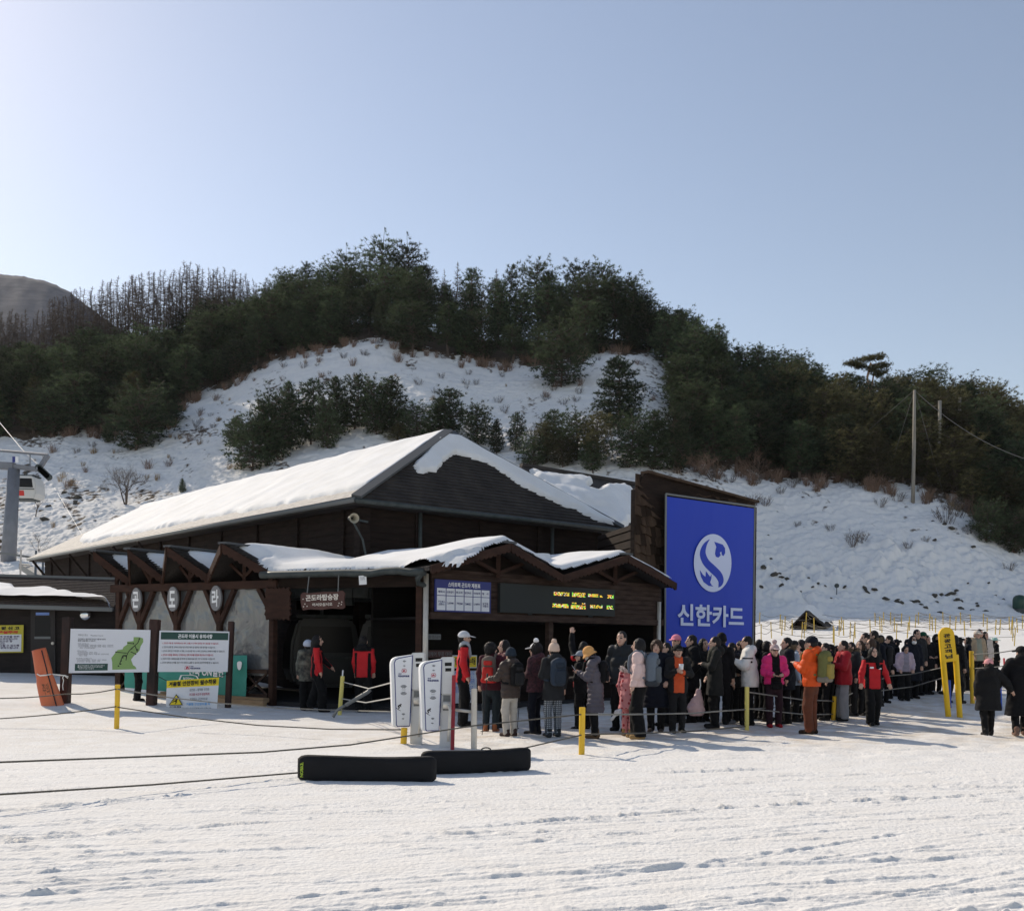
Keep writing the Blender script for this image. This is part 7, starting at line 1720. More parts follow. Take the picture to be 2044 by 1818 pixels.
    for sd in (-1, 1):
        off = np.array([sd * .062 * W, 0, 0])
        if hz < .8 * k: J.cap(np.array([sd * (.055 * W + fl), 0, hz - .06]), hip + off + [0, 0, .08 * k], tw * 1.04 + fl + .014 * k, tw * 1.03, .06, quilt, flat=.94)
        J.cap(hip + off + [0, 0, .0], tl(1.16 * k) + off, tw * 1.04, tw * 1.0, .06, quilt, flat=.92); J.cap(tl(1.16 * k) + off, sh + off + [0, 0, -.07 * k], tw * 1.02, tw * .86, .06, quilt, flat=.88)
    for sd, (S, E, Wr, fd) in zip((-1, 1), arm):
        J.cap(sh + [sd * .05 * W, 0, .0], S, .075 * k + p * .5, .074 * k + p * .5, .04).cap(S, E, .071 * k + p * .7, .064 * k + p * .7, .03, quilt).cap(E, Wr - fd * .0 * k, .064 * k + p * .7, .048 * k + p * .4, .025, quilt)
    if collar: J.cap(neck - [0, .0, .06 * k], neck + np.array([0, .012, .035]) * k, .092 * k + p * .3, .080 * k + p * .3, .03)
    if hood == 'down': J.ell(neck + np.array([0, -.085, -.02]) * k, np.array([.13, .085, .10]) * k, None, .04)
    if hood == 'up': J.ell(hp(0, -.025, .01), np.array([.115, .125, .145]) * k, HM, .05); J.ell(hp(0, .10, -.02), np.array([.082, .11, .105]) * k, HM, sub=True)
    else:
        J.ell(headc + np.array([0, .04 * k, .0]), np.array([.09, .11, .13]) * k, HM, sub=True)
    J.above(hz); J.wrinkle(.0045, 22, seed + 1)
    for (S, E, Wr, fd) in arm:
        e = Wr + fd * .055 * k; J.ell(e, np.array([.05, .05, .05]) * k, None, sub=True)
    mats = [jacket]; fun = None
    if yoke:
        mats = [jacket] + list(yoke[1:]); kind = yoke[0]
        def fun(c, kind=kind):
            m = np.zeros(len(c), np.int32); x = np.abs(c[:, 0]) / k; z = c[:, 2] / k; y = c[:, 1] / k
            sleeve = x > .19 * width
            if kind == 'staff':        # black shoulders and side panels, red body and outer sleeves
                m[(z > 1.36) & ~((x > .20) & (z < 1.42))] = 1; m[(x > .125) & (x < .19) & (z < 1.33)] = 1
            elif kind == 'open':       # open dark jacket over another layer
                m[(x < .085 + .02 * (z < 1.1)) & (y > .02)] = 1
            elif kind == 'patch':
                m[(x > .19) & (np.abs(z - 1.28) < .012)] = 1; m[(x > .21) & (np.abs(z - 1.21) < .02) & (np.abs(y - .0) < .02)] = 1
            elif kind == 'lower': m[z < yoke_z] = 1
            return m
        yoke_z = 1.0
    link('jacket', J.mesh('jacket', mats, fun), o)
    if hood == 'fur':
        f = MB(); r8 = np.random.default_rng(int(seed * 10)); c0 = neck + np.array([0, -.05, .03]) * k
        for q in range(420):
            t = R_(150) + R_(240) * r8.random(); b = c0 + np.array([.145 * math.cos(t), .12 * math.sin(t) * 1.0 + .02, .03 * math.sin(t * 2)]) * k + r8.normal(0, .018, 3); d = (r8.normal(0, 1, 3)); d /= np.linalg.norm(d); e = b + d * .05 * k; s3 = np.cross(d, r8.normal(0, 1, 3)); s3 /= np.linalg.norm(s3)
            f.add([b - s3 * .008, b + s3 * .008, e], [(0, 1, 2)])
        f.build('fur_trim', cloth('fur_trim_tan', (.20, .15, .10), .95) if hatm is None or hat else hatm, o)
    if scarf: Sc = SDF(neck - .25, neck + .25, h); Sc.cap(neck - [.05 * k, -.02 * k, .03 * k], neck + [.05 * k, .02 * k, -.02 * k], .098 * k, .098 * k, .03).cap(neck + np.array([-.05, .09, -.03]) * k, neck + np.array([-.06, .12, -.20]) * k, .045 * k, .04 * k, .03); Sc.ell(headc + np.array([0, .02, .03]) * k, np.array([.08, .10, .12]) * k, HM, sub=True).wrinkle(.004, 40, seed); link('scarf', Sc.mesh('scarf', [scarf]), o)
    # hair
    hm = hairm or M_HAIRB
    if hair:
        G = SDF(headc - .32 * k, headc + .24 * k, h * .9)
        bald = hat in ('beanie', 'pom')
        G.ell(hp(0, -.026, .034), np.array([.083, .099, .101]) * k, HM, .02)
        if hair == 'short': G.ell(hp(0, -.055, -.035), np.array([.078, .06, .06]) * k, HM, .03)
        elif hair == 'curly': G.ell(hp(0, -.03, .03), np.array([.112, .118, .118]) * k, HM, .03); G.ell(hp(0, -.05, -.04), np.array([.10, .075, .075]) * k, HM, .03)
        elif hair == 'bob': G.ell(hp(0, -.035, -.03), np.array([.105, .095, .115]) * k, HM, .03)
        elif hair == 'long':
            G.ell(hp(0, -.035, -.03), np.array([.104, .095, .12]) * k, HM, .03); G.cap(hp(0, -.06, -.05), headc + np.array([0, -.11, -.30]) * k, .095 * k, .075 * k, .05)
        elif hair == 'pony': G.ell(hp(0, -.05, -.03), np.array([.08, .065, .06]) * k, HM, .03); G.ell(hp(0, -.135, .06), np.array([.04, .045, .04]) * k, HM, .02)
        G.ell(hp(0, .092, -.040), np.array([.072, .078, .105]) * k, HM, sub=True)
        G.wrinkle(.004 if hair != 'curly' else .009, 60 if hair != 'curly' else 75, seed)
        me = G.mesh('hair', [hm])
        if me: link('hair', me, o)
    if mask: Mk = SDF(headc - .2 * k, headc + .2 * k, h * .7); Mk.ell(hp(0, .038, -.055), np.array([.066, .074, .058]) * k, HM, .01); Mk.ell(hp(0, -.02, -.03), np.array([.09, .075, .12]) * k, HM, sub=True); link('face_mask', Mk.mesh('mask', [mask]), o)
    if glasses: Gl = SDF(headc - .2 * k, headc + .2 * k, h * .6); [Gl.ell(hp(sd * .033, .094, .014), np.array([.030, .010, .02]) * k, HM, .004) for sd in (-1, 1)]; Gl.cap(hp(-.07, .07, .02), hp(.07, .07, .02), .006 * k, .006 * k, .003); link('sunglasses', Gl.mesh('glasses', [M_EYE]), o)
    # headgear
    if hat:
        hm2 = hatm or NV(); K = SDF(headc - .34 * k, headc + .34 * k, h * .8)
        if hat in ('beanie', 'pom'):
            K.ell(hp(0, -.018, .055), np.array([.098, .114, .118]) * k, HM, .02); K.ell(hp(0, -.018, .02), np.array([.104, .119, .045]) * k, HM, .02)
            K.ell(hp(0, .02, -.11), np.array([.2, .25, .115]) * k, HM, sub=True)
            K.wrinkle(.0025, 110, seed)
        elif hat in ('cap', 'pomcap'):
            K.ell(hp(0, -.014, .045), np.array([.096, .112, .098]) * k, HM, .01); K.ell(hp(0, .0, -.07), np.array([.2, .25, .10]) * k, HM, sub=True)
            K.ell(hp(0, .135, .038), np.array([.070, .078, .010]) * k, HM @ rotx(-.22), .015)
        elif hat == 'bucket':
            K.ell(hp(0, -.012, .055), np.array([.100, .112, .098]) * k, HM, .01); K.cap(hp(0, -.01, .06), hp(0, -.005, -.035), .085 * k, .155 * k, .02); K.ell(hp(0, -.0, -.10), np.array([.19, .19, .105]) * k, HM, sub=True)
        elif hat == 'helmet': K.ell(hp(0, -.015, .04), np.array([.118, .132, .118]) * k, HM, .01); K.ell(hp(0, .03, -.09), np.array([.2, .2, .10]) * k, HM, sub=True)
        me = K.mesh(hat, [hm2]); hb = link('hat' if hat not in ('cap', 'pomcap') else 'cap', me, o)
        if hat in ('pom', 'pomcap'):
            Pm = SDF(headc - .1 * k, headc + .36 * k, h * .8); Pm.ell(hp(0, -.02, .185), np.array([.05, .05, .048]) * k, HM, .01).wrinkle(.005, 90, seed); me = Pm.mesh('pompom', [extras['pom'] if extras and 'pom' in extras else hm2])
            if me: link('pompom', me, hb)
    return dict(o=o, k=k, arm=arm, sh=sh, neck=neck, hip=hip, headc=headc, H=H, face=face, tw=tw, W=W)
_Yg3 = np.arange(10, 45, .02)
def ghit2(u, v):
    xs = (u - U0) / F * _Yg3; zs = hbase(xs, _Yg3); vv = V0 - F * ((zs - HC) / _Yg3 * CR - xs / _Yg3 * SR)
    k = int(np.argmax(vv <= v)); return Vector((xs[k], _Yg3[k], zs[k] + .005))
def height_near(x, y): return float(hbase(x, y)) + .005
def attach(p, name, label, cat):
    """a thing carried by a person: an Empty of its own, standing in the same place and turned the same way"""
    return empty(name, p['o'].location, label, cat, rz=-math.radians(p['face']))
def backpack(p, m, m2, label, size=1.0, pocket=None, bottom=None):
    o = attach(p, 'backpack', label, 'backpack'); k = p['k'] * size; c = p['sh'] + np.array([0, -(p['tw'] * .9 + .085 * k), -.20 * k]); h = .012
    G = SDF(c - .36 * k, c + .36 * k, h); G.box(c, np.array([.135, .085, .225]) * k, .07 * k).ell(c + np.array([0, -.02, .20]) * k, np.array([.11, .075, .07]) * k, None, .04).wrinkle(.004, 25, 3); link('pack', G.mesh('pack', [m]), o)
    G = SDF(c - .36 * k, c + .36 * k, h); G.box(c + np.array([0, -.095, -.07]) * k, np.array([.105, .04, .125]) * k, .035 * k).wrinkle(.004, 30, 5); G.box(c + np.array([0, -.085, .13]) * k, np.array([.085, .03, .045]) * k, .025 * k, k=.0); link('pocket', G.mesh('pocket', [m2]), o)
    if bottom: G = SDF(c - .36 * k, c + .36 * k, h); G.box(c + np.array([0, -.01, -.20]) * k, np.array([.142, .095, .05]) * k, .04 * k); link('base', G.mesh('base', [bottom]), o)
    for sd in (-1, 1):
        S = p['sh'] + np.array([sd * .09 * p['W'], 0, 0]); t = p['tw']; kk = p['k']
        pts = [S + np.array([0, -t * .85, -.02 * kk]), S + np.array([0, -t * .45, .088 * kk]), S + np.array([0, t * .3, .095 * kk]), S + np.array([0, t * 1.02, .0]), S + np.array([sd * .01, t * 1.16, -.14 * kk]), S + np.array([sd * .06, t * 1.0, -.26 * kk]), S + np.array([sd * .085, .0, -.34 * kk]), S + np.array([sd * .05, -t * .9, -.36 * kk])]
        mb = MB(); mb.tube(pts, .021, 6); mb.build('shoulder_strap', m, o, smooth=True)
    return o
def held(p, kind, side, label):
    S, E, Wr, fd = p['arm'][0 if side < 0 else 1]; h = Wr + fd * .10 * p['k']
    if kind == 'phone':
        o = attach(p, 'phone', label, 'phone'); mb = MB(); mb.box(h + np.array([0, .02, .03]), (.078, .012, .155), M=Matrix.Rotation(-.6, 3, 'X')); mb.build('case', M_BLACK, o, bevel=.004); mb = MB(); mb.box(h + np.array([0, .013, .034]), (.070, .002, .140), M=Matrix.Rotation(-.6, 3, 'X')); mb.build('screen', M_PANEL, o)
    elif kind == 'cup':
        o = attach(p, 'paper_cup', label, 'cup'); mb = MB(); mb.tube([h + np.array([0, .01, -.02]), h + np.array([0, .01, .075])], [.032, .042], 14); mb.build('cup', M_WHITE, o, smooth=True); mb = MB(); mb.tube([h + np.array([0, .01, .075]), h + np.array([0, .01, .085])], [.045, .04], 14); mb.build('lid', M_WHITE, o)
    elif kind == 'pole':
        o = attach(p, 'trekking_pole', label, 'trekking pole'); t = h + fd * 0; gx = np.array([t[0] * 1.12, t[1] + .10 * p['k'], 0.0]); mb = MB(); mb.tube([t, gx], [.009, .006], 6); mb.build('shaft', M_INK, o); mb = MB(); mb.tube([t + (t - gx) * .10, t - (t - gx) * .04], .017, 8); mb.build('grip', M_DGUT, o); mb = MB(); q = gx + (t - gx) * .06; mb.tube([q, q + np.array([0, 0, .008])], .032, 10); mb.build('basket', M_INK, o)
    return o
# ------------------------------------------------------------ the queue, person by person
STAFF = ('staff', BK())
M_WHITECAP = cloth('pale_grey_cap', (.62, .64, .68)); M_GREYHOOD = cloth('grey_hood', (.42, .43, .45))
q = person(925, 1261, 1448, 82, 'man in red and black staff jacket with pale grey cap, standing right of the gates', RED(), hat='cap', hatm=M_WHITECAP, yoke=STAFF, scarf=M_GREYHOOD, arms=('down', 'relaxed'), hem=.46, legw=1.25)
q = person(981, 1284, 1461, 12, 'hiker with black curly hair and red-grey backpack, seen from behind, second in the queue', cloth('maroon_fleece', (.060, .014, .022)), cloth('dark_teal_trousers', (.018, .026, .032)), cloth('rust_boot', (.30, .11, .05)), hair='curly', yaw=45, arms=('relaxed', 'low_phone'))
backpack(q, cloth('grey_pack', (.16, .13, .11)), cloth('red_pack_pocket', (.50, .035, .03)), 'red and grey hiking backpack on the curly haired hiker', 1.0, bottom=cloth('red_pack_base', (.50, .03, .03)))
held(q, 'pole', 1, 'dark trekking pole held by the curly haired hiker')
person(1007, 1278, 1453, -110, 'person in dark maroon puffer behind the navy beanie, black hair', cloth('maroon_puffer', (.085, .012, .020), .5), puff=.02, quilt=(.09, .012), hair='bob', arms=('phone', 'low_phone'))
q = person(1020, 1293, 1470, -38, 'short hiker with navy beanie, brown quilted jacket and pale trousers', cloth('brown_quilted', (.060, .045, .040), .5), cloth('pale_grey_trousers', (.46, .43, .39)), cloth('dark_brown_boot', (.05, .03, .028)), hair='short', hat='beanie', hatm=cloth('navy_beanie', (.020, .030, .045)), puff=.012, quilt=(.075, .012), arms=('pole', 'pocket'), hood='down', hem=.44)
backpack(q, BK(), cloth('black_pack_pocket', (.02, .02, .022)), 'black hiking backpack with orange cord on the hiker in pale trousers', .95)
held(q, 'pole', -1, 'dark red trekking pole held by the hiker in pale trousers')
q = person(1070, 1285, 1466, -62, 'woman in white pompom cap and dark flowered jacket, facing left', cloth('flowered_jacket', (.035, .022, .028), .8, (.16, .06, .075), 22), NV(), cloth('black_walking_shoe', (.025, .024, .024)), hair='curly', hat='pomcap', hatm=cloth('white_cap', (.82, .83, .85)), arms=('low_phone', 'pole'), hem=.47, flare=.03, hood='down')
held(q, 'pole', 1, 'black trekking pole held by the woman in the white pompom cap')
q = person(1106, 1283, 1471, -22, 'hiker in beige pompom beanie, grey coat and checked trousers, seen from behind', CH(), None, cloth('dark_grey_boot', (.030, .032, .036)), hair='short', hat='pom', hatm=cloth('beige_knit', (.62, .47, .38)), arms=('low_phone', 'relaxed'), hem=.40, flare=.02, hood='down')
mt = bpy.data.materials.new('checked_trousers'); mt.use_nodes = True; N, L = mt.node_tree.nodes, mt.node_tree.links; b = N['Principled BSDF']; b.inputs['Roughness'].default_value = .85
tcn = N.new('ShaderNodeTexCoord'); prev = None
for axis in ('X', 'Z'):
    wv = N.new('ShaderNodeTexWave'); wv.bands_direction = axis; wv.inputs['Scale'].default_value = 9; L.new(tcn.outputs['Object'], wv.inputs['Vector'])
    if prev is None: prev = wv
md = N.new('ShaderNodeMath'); md.operation = 'MULTIPLY'; L.new(prev.outputs['Fac'], md.inputs[0]); L.new(wv.outputs['Fac'], md.inputs[1])
mx = N.new('ShaderNodeMix'); mx.data_type = 'RGBA'; mx.inputs['A'].default_value = (.045, .055, .07, 1); mx.inputs['B'].default_value = (.40, .43, .47, 1); L.new(md.outputs[0], mx.inputs['Factor']); L.new(mx.outputs['Result'], b.inputs['Base Color'])
for c in q['o'].children:
    if c.name.startswith('trousers'): c.data.materials[0] = mt
backpack(q, cloth('navy_pack', (.035, .050, .075)), cloth('navy_pack_pocket', (.028, .038, .055)), 'navy daypack on the hiker in the beige pompom beanie', 1.05)
person(1165, 1281, 1455, 5, 'staff member in red jacket raising one arm, in front of the ticket counter', RED(), hair='bob', yoke=STAFF, arms=('up', 'relaxed'))
person(1160, 1300, 1457, -70, 'small person in grey cap standing behind the orange bucket hat', BK(), hat='cap', hatm=cloth('slate_cap', (.26, .29, .34)), arms=('low_phone', 'down'))
q = person(1190, 1291, 1473, -82, 'woman in tan bucket hat and long grey quilted coat, looking down at her phone', cloth('mauve_grey_quilted', (.105, .095, .115), .5), BLK(), BRB(), hair='short', hat='bucket', hatm=cloth('tan_bucket', (.68, .36, .13)), arms=('phone', 'phone'), hem=.285, puff=.022, quilt=(.075, .014), hood='down', lean=7, pitch=28, mask=cloth('white_mask', (.8, .8, .8)), legw=1.25, feet_x=.08)
held(q, 'phone', -1, 'phone held by the woman in the tan bucket hat'); backpack(q, BK(), BK(), 'small black backpack on the woman in the tan bucket hat', .85)
person(1241, 1261, 1459, -150, 'tall man in dark padded jacket behind the child in heart suit', cloth('dark_slate_jacket', (.022, .026, .030), .5), puff=.015, quilt=(.12, .01), hair='short', arms=('relaxed', 'pocket'), yoke=None)
mh = bpy.data.materials.new('heart_print_pink'); mh.use_nodes = True; N, L = mh.node_tree.nodes, mh.node_tree.links; b = N['Principled BSDF']; b.inputs['Roughness'].default_value = .9
tcn = N.new('ShaderNodeTexCoord'); vo = N.new('ShaderNodeTexVoronoi'); vo.inputs['Scale'].default_value = 13; vo.inputs['Randomness'].default_value = .55; L.new(tcn.outputs['Object'], vo.inputs['Vector'])
gt = N.new('ShaderNodeMath'); gt.operation = 'LESS_THAN'; gt.inputs[1].default_value = .36; L.new(vo.outputs['Distance'], gt.inputs[0])
mx = N.new('ShaderNodeMix'); mx.data_type = 'RGBA'; mx.inputs['A'].default_value = (.66, .27, .28, 1); mx.inputs['B'].default_value = (.30, .012, .03, 1); L.new(gt.outputs[0], mx.inputs['Factor']); L.new(mx.outputs['Result'], b.inputs['Base Color'])
q = person(1255, 1319, 1469, 42, 'child in pink fleece suit with dark red heart print and white fur collar', mh, mh, cloth('tan_child_boot', (.36, .22, .10)), hair='bob', arms=('relaxed', 'relaxed'), hem=.36, hood='fur', hatm=cloth('white_fur', (.75, .68, .66), .95), legw=1.2, width=1.0)
q = person(1276, 1275, 1474, -72, 'woman in pale pink puffer with black bob, grey backpack and tan boots', cloth('pale_pink_puffer', (.72, .53, .50), .5), BLK(), cloth('tan_boot', (.42, .27, .12)), hair='bob', arms=('relaxed', 'relaxed'), hem=.52, puff=.026, quilt=(.13, .014), legw=1.45, stride=.05)
backpack(q, cloth('blue_grey_pack', (.14, .17, .21)), cloth('slate_pack_pocket', (.10, .115, .13)), 'blue grey backpack with dangling white toy ears on the woman in pale pink', 1.12, bottom=cloth('dark_pack_base', (.045, .05, .06)))
person(1311, 1279, 1461, -165, 'person with brown curly hair in long black coat, left of the orange vest', NV(), hair='curly', hairm=M_HAIRBR, arms=('pocket', 'pocket'), hem=.27, puff=.025, quilt=(.14, .01), shoes=cloth('brown_hiking_shoe', (.06, .045, .04)))
person(1350, 1268, 1441, -140, 'person in pink and white cap at the back, against the foot of the blue banner', BK(), hat='cap', hatm=cloth('pink_white_cap', (.75, .25, .33)), arms=('relaxed', 'relaxed'))
q = person(1353, 1288, 1463, 172, 'woman in open black jacket over orange fleece holding a paper cup', cloth('black_shell', (.018, .018, .019)), cloth('black_hiking_trousers', (.016, .016, .018)), cloth('olive_boot', (.05, .045, .035)), hat='cap', hatm=BK(), yoke=('open', cloth('orange_fleece', (.62, .10, .035))), arms=('cross', 'phone'), hem=.46)
held(q, 'cup', 1, 'white paper cup held by the woman in orange fleece')
person(1381, 1268, 1443, -95, 'big man in long black parka, back right of the orange vest', BK(), hair='short', hem=.38, puff=.035, hood='down', arms=('pocket', 'relaxed'), width=1.08)
q = person(1428, 1271, 1453, -85, 'man in black knee coat with grey scarf, facing left, right of the pink bag', cloth('black_wool_coat', (.015, .0155, .015)), hem=.36, scarf=cloth('olive_scarf', (.075, .07, .055)), arms=('cross', 'pocket'), hood='down', puff=.01)
person(1440, 1264, 1446, 20, 'person in black knit beanie behind the man with the scarf', BK(), hat='beanie', hatm=BK(), hood='down')
person(1452, 1292, 1443, 85, 'person in short white jacket mostly hidden behind the man with the scarf', cloth('white_padded', (.62, .62, .64)), hem=.50, puff=.02, arms=('low_phone', 'relaxed'), shoes=cloth('grey_shoe', (.25, .25, .27)))
q = person(1464, 1283, 1440, -120, 'man with black hair bowed over his phone, left of the white parka', cloth('black_glossy_down', (.014, .014, .017), .4), arms=('phone', 'phone'), pitch=30, hem=.44, puff=.02)
held(q, 'phone', -1, 'bright phone held by the bowed man')
q = person(1498, 1270, 1447, -82, 'man in thick white parka and black trousers, holding a phone with black gloves', cloth('white_parka', (.72, .71, .69), .6), BLK(), DKB(), hair='short', hem=.43, puff=.035, hood='down', arms=('phone', 'phone'), yoke=('patch', BK()), legw=1.15, lean=5)
held(q, 'phone', -1, 'phone held by the man in the white parka'); 
person(1516, 1277, 1436, 70, 'man with short black hair just behind the white parka, facing right', BK(), hood='down')
q = person(1546, 1287, 1451, 178, 'woman in bright pink puffer, pale knit cap and red boots, facing the camera', cloth('hot_pink_puffer', (.70, .035, .19), .5), cloth('plum_trousers', (.030, .014, .020)), cloth('red_boot', (.34, .02, .03)), hair='short', hat='pomcap', hatm=cloth('mauve_knit', (.50, .38, .38)), yoke=('open', BK()), arms=('low_phone', 'low_phone'), puff=.028, quilt=(.09, .014), hem=.52, glasses=True, hood='down')
o = attach(q, 'waist_pouch', 'black waist pouch on the woman in bright pink', 'pouch'); G = SDF([-.2, 0, .6], [.2, .4, 1.1], .012); G.box([0, q['tw'] + .03, .86 * q['k']], [.10, .05, .075], .035).wrinkle(.004, 30, 2); link('pouch', G.mesh('pouch', [BK()]), o); mb = MB(); mb.tube([(-.15, .05, .90 * q['k']), (-.08, q['tw'] * .95, .90 * q['k']), (.08, q['tw'] * .95, .90 * q['k']), (.15, .05, .90 * q['k'])], .014, 5); mb.build('belt', BK(), o)
held(q, 'phone', 1, 'phone held in both hands by the woman in bright pink')
person(1571, 1273, 1445, -90, 'tall man with swept black hair in dark parka behind the pink puffer', cloth('dark_navy_parka', (.010, .012, .018)), hair='short', hood='fur', puff=.03, hem=.40, arms=('relaxed', 'pocket'))
person(1586, 1279, 1440, 95, 'person in pale blue jacket half hidden left of the orange hiker', cloth('pale_blue_jacket', (.34, .40, .50)), hair='short', hem=.45, arms=('relaxed', 'relaxed'))
person(1600, 1277, 1437, 60, 'dark-clothed person behind the left shoulder of the orange hiker', BK(), hair='short')
q = person(1621, 1271, 1465, -52, 'hiker in orange puffer, brown trousers and navy cap with a green backpack, turned away', cloth('orange_puffer', (.66, .085, .015), .5), cloth('rust_trousers', (.135, .042, .022), .8, (.06, .03, .022), 3), cloth('dark_brown_hiking_boot', (.035, .022, .015)), hair='short', hat='cap', hatm=NV(), puff=.030, quilt=(.12, .012), hood='down', arms=('phone', 'straps'), hem=.49, legw=1.12)
backpack(q, cloth('olive_pack', (.15, .15, .055)), cloth('mustard_pack_pocket', (.30, .23, .06)), 'olive green hiking backpack on the orange hiker', 1.08, bottom=cloth('grey_pack_base', (.20, .18, .15)))
person(1632, 1281, 1434, -60, 'dark haired person peeking behind the orange hiker hood', BK())
person(1648, 1284, 1437, -95, 'young man in black jacket right behind the orange hiker', NV(), hair='short', arms=('relaxed', 'pocket'), hood='down')
q = person(1684, 1279, 1438, -92, 'person in dark red parka with fur hood and grey sweatpants', cloth('crimson_parka', (.36, .018, .028), .6), cloth('grey_sweatpants', (.26, .27, .29)), DKB(), hair='short', hood='fur', puff=.032, hem=.45, arms=('cross', 'cross'), legw=1.35)
person(1670, 1289, 1432, -100, 'woman in red and white jacket left of the crimson parka', cloth('bright_red_jacket', (.55, .02, .03)), hair='bob', arms=('low_phone', 'down'))
person(1712, 1294, 1428, 160, 'short woman in sunglasses between crimson parka and red staff jacket', BK(), hair='bob', glasses=True, scarf=cloth('print_scarf', (.3, .28, .27)))
person(1717, 1279, 1424, -140, 'woman with long dark hair in black coat behind the crimson parka', BK(), hair='long', hairm=M_HAIRBR)
person(1727, 1264, 1417, -100, 'tall dark haired man at the back, left of the fur hood', NV())
person(1744, 1259, 1415, -80, 'tallest dark haired man at the back, wearing a fur hood', BK(), hood='fur', puff=.03)
person(1739, 1275, 1425, -95, 'woman with sunglasses and wavy dark hair behind the red staff jacket', CH(), hair='bob', hairm=M_HAIRBR, glasses=True)
q = person(1743, 1292, 1447, 176, 'staff member in red jacket and black trousers walking towards the camera', RED(), BLK(), DKB(), hair='bob', yoke=STAFF, scarf=BK(), arms=('side', 'side'), stride=.10, hem=.465, legw=1.3)
o = attach(q, 'name_badge', 'white name badge on the walking staff member', 'badge'); mb = MB(); mb.box((.075, q['tw'] * .95 + .012, 1.255 * q['k']), (.075, .01, .035)); mb.box((-.085, q['tw'] * .95 + .012, 1.235 * q['k']), (.07, .01, .025)); mb.build('plate', M_WHITE, o)
person(1775, 1269, 1394, -85, 'man in black jacket with short hair, right of the walking staff member', BK(), hood='down', puff=.02, hem=.42, arms=('relaxed', 'pocket'), legw=1.15)
person(1789, 1276, 1389, -75, 'person in black with tied hair close behind the black-jacketed man', BK(), hair='pony')
person(1805, 1288, 1398, 178, 'woman in lilac puffer bowing her head, black trousers', cloth('lilac_puffer', (.48, .38, .45), .5), BLK(), DKB(), hair='bob', yoke=('open', cloth('grey_lilac_knit', (.30, .27, .33))), puff=.035, quilt=(.10, .012), hem=.52, arms=('pocket', 'pocket'), pitch=32, legw=1.3, lean=5)
person(1822, 1269, 1394, 172, 'woman in long navy coat with white face mask and sunglasses', NV(), hair='long', hem=.28, mask=cloth('white_mask', (.8, .8, .8)), glasses=True, puff=.02)
person(1830, 1257, 1387, 170, 'tall young man with black fringe behind the masked woman in navy', CH(), hair='short', puff=.02, hem=.42)
person(1842, 1262, 1385, 165, 'man in dark green cap behind the tall young man', cloth('olive_drab', (.055, .055, .045)), hat='cap', hatm=cloth('bottle_green_cap', (.015, .09, .05)))
person(1869, 1267, 1383, 176, 'woman in hooded long dark coat with black mask, left of the yellow sign', cloth('dark_olive_long_coat', (.020, .021, .020)), hair='bob', hem=.22, hood='up', mask=BK(), puff=.03, shoes=cloth('pale_sneaker', (.42, .42, .40)))
person(1906, 1268, 1404, 60, 'person in black walking behind the yellow sign legs', BK(), hair='bob', stride=.12, hem=.40)
person(1922, 1272, 1380, -60, 'person with tied dark hair and black coat, right of the yellow sign', BK(), hair='pony', hem=.36, puff=.02, arms=('low_phone', 'low_phone'), lean=8)
person(1950, 1259, 1372, 172, 'man in beige fleece jacket and pale cap behind the tall yellow post', cloth('beige_fleece', (.34, .27, .19), .95, (.26, .2, .14), 14), hat='cap', hatm=cloth('cream_cap', (.60, .53, .46)), yoke=('open', cloth('sage_knit', (.26, .27, .22))), puff=.03, hem=.47, arms=('pocket', 'pocket'))
person(1955, 1256, 1368, 160, 'dark haired man just behind the beige fleece', BK(), hair='short')
person(1966, 1261, 1367, 165, 'smiling woman in cream coat with long dark hair, right of the beige fleece', cloth('cream_coat', (.52, .46, .42)), hair='long', hem=.34, puff=.025)
person(1985, 1273, 1364, 95, 'person in mint green cap and black coat at the end of the queue', BK(), hat='cap', hatm=cloth('mint_cap', (.36, .56, .50)), hem=.36, puff=.02)
person(1974, 1316, 1468, 6, 'child in pink cap and long black coat walking away, holding hands', cloth('black_bench_coat', (.011, .011, .012)), BLK(), DKB(), hair='short', hat='cap', hatm=cloth('pink_cap', (.70, .32, .33)), hem=.33, puff=.045, arms=('relaxed', (6, 46, 4, -16)), stride=.10, legw=1.3, yaw=0, hood='down')
person(2038, 1291, 1467, 16, 'adult in long black coat and black cap walking away at the right edge', BK(), BLK(), cloth('brown_slip_on', (.20, .12, .09)), hair='short', hat='cap', hatm=BK(), hem=.22, puff=.035, stride=.12, arms=((6, 30, 6, 0), 'down'), hood='down', mask=cloth('white_mask', (.8, .8, .8)), yaw=-30)
# left, by the entrance
person(633, 1268, 1420, 82, 'staff woman with long black hair and red jacket walking right before the hall', RED(), BLK(), DKB(), hair='long', yoke=STAFF, arms=('fwd', 'down'), stride=.13, legw=1.35, hem=.46)
person(615, 1279, 1417, -30, 'skier in pale helmet and camouflage jacket behind the long-haired staff woman', cloth('camouflage', (.020, .022, .026), .8, (.30, .30, .24), 9), hat='helmet', hatm=cloth('pale_helmet', (.55, .60, .72), .3), puff=.03, hem=.42, legw=1.3)
person(726, 1270, 1421, 8, 'staff member in red jacket seen from behind in the entrance', RED(), BLK(), DKB(), hair='short', yoke=('staff', BK()), arms=('down', 'down'), legw=1.35, hem=.46, hood='down')
person(273, 1280, 1416, 80, 'person in black trousers and boots, hidden from the thighs up by the notice boards', BK(), BLK(), DKB(), Y=22.4, stride=.03, legw=1.1, hem=.46)
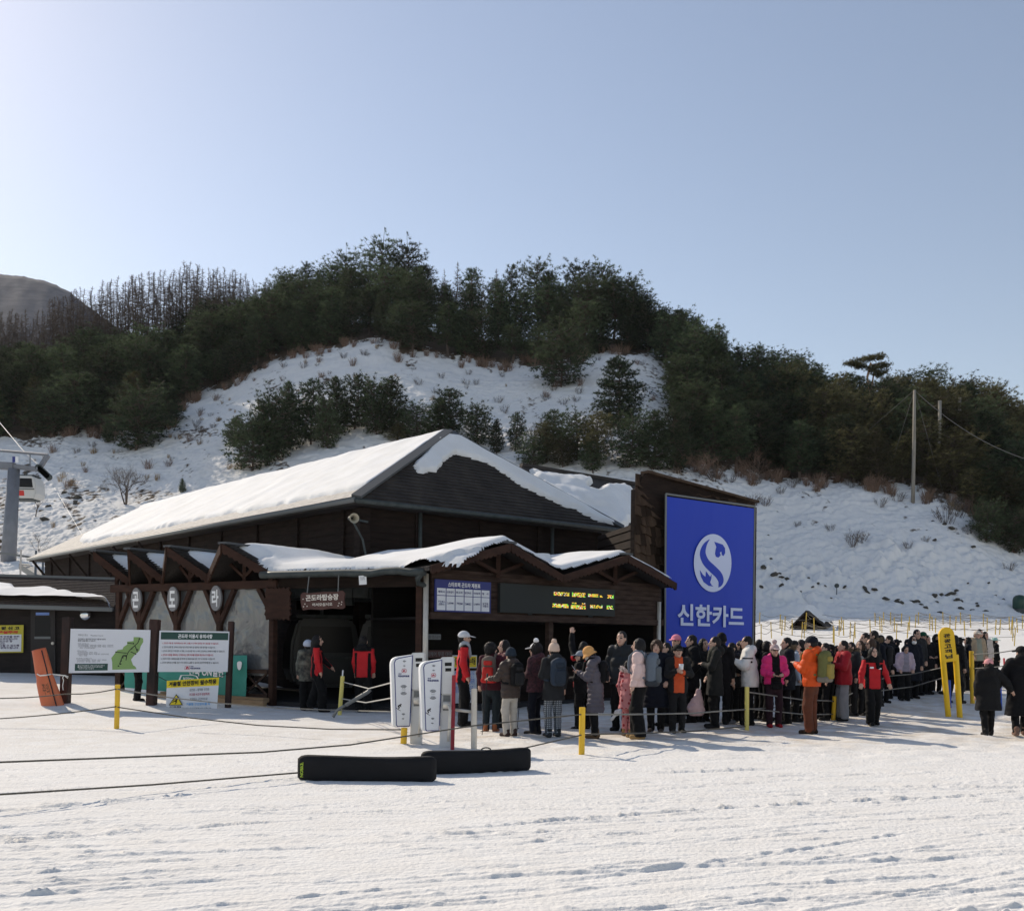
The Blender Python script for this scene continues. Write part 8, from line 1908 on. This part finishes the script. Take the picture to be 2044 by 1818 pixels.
for (u, vt, vf, fc, lb, kw) in (
    (1330, 1283, 1449, -120, 'person in black down coat wedged between brown curls and orange vest', dict(jacket=BK(), hood='down', puff=.02)),
    (1404, 1275, 1441, 150, 'person in charcoal jacket between the big parka and the scarf', dict(jacket=CH(), hair='bob')),
    (1479, 1279, 1439, -60, 'person in navy down between bowed man and white parka', dict(jacket=NV(), puff=.02, hood='down')),
    (1531, 1280, 1438, 110, 'person in black with bob between white parka and bright pink', dict(jacket=BK(), hair='bob')),
    (1658, 1287, 1433, -85, 'person in black cap right of the young man by the orange hiker', dict(jacket=BK(), hat='cap', hatm=BK())),
    (1699, 1282, 1428, -115, 'person in charcoal parka behind the crimson parka', dict(jacket=CH(), hood='fur', puff=.03)),
    (1757, 1268, 1410, -80, 'man in navy just right of the walking staff member', dict(jacket=NV(), puff=.02, hood='down')),
    (1764, 1277, 1403, 165, 'woman in black with long hair right of the walking staff member', dict(jacket=BK(), hair='long')),
    (1851, 1270, 1385, 170, 'person in black between the green cap and the hooded coat', dict(jacket=BK(), hood='down', puff=.02)),
    (1890, 1270, 1386, -90, 'man in charcoal right behind the yellow sign board', dict(jacket=CH(), puff=.02)),
    (1932, 1272, 1378, -70, 'person in navy coat left of the tall yellow post', dict(jacket=NV(), hem=.34, puff=.02, hair='bob')),
    (1812, 1276, 1390, 150, 'person in black peeking behind the lilac puffer', dict(jacket=BK(), hair='short'))):
    q = person(u, vt, vf, fc, lb, arms=('relaxed', 'low_phone'), **kw)
    if u in (1479, 1658, 1757): backpack(q, CH(), BK(), 'dark backpack on the ' + lb[:60].replace('person in ', '').replace('man in ', '') , .95)
# pale pink carrier bag hanging beside the man with the scarf
g = ghit2(1393, 1452); o = empty('carrier_bag', g, 'pale pink plastic carrier bag hanging left of the man with the scarf', 'bag'); G = SDF([-.3, -.25, -.1], [.3, .25, 1.1], .014); G.cap([-.02, 0, .36], [.03, 0, .68], .17, .05, .05, flat=.6).wrinkle(.012, 30, 4).above(.22); link('sack', G.mesh('sack', [cloth('pink_plastic', (.62, .42, .42), .35)]), o); mb = MB(); mb.tube([(.03, 0, .66), (.06, 0, .80), (.05, 0, .92)], .012, 5); mb.build('handle', M_WHITE, o)
g = ghit2(1234, 1462); o = empty('plush_toy', g, 'small white plush with drooping ears hanging at the child in heart suit', 'toy'); G = SDF([-.2, -.15, .15], [.2, .15, .6], .011); G.ell([0, 0, .36], [.06, .05, .055]).cap([.03, 0, .40], [.09, 0, .52], .02, .025).cap([-.02, .0, .34], [-.10, 0, .24], .025, .03); link('plush', G.mesh('plush', [cloth('white_plush', (.78, .78, .8))]), o)

# ------------------------------------------------------------ the air over the valley
hz = bpy.data.materials.new('thin_haze'); hz.use_nodes = True; N, L = hz.node_tree.nodes, hz.node_tree.links
N.remove(N['Principled BSDF']); pv = N.new('ShaderNodeVolumePrincipled'); pv.inputs['Density'].default_value = HAZE; pv.inputs['Color'].default_value = (.84, .90, .98, 1); pv.inputs['Anisotropy'].default_value = .2
L.new(pv.outputs['Volume'], N['Material Output'].inputs['Volume'])
mb = MB(); mb.box((-300, 800, 165), (3400, 1900, 480)); tag(mb.build('haze', hz), kind='stuff')
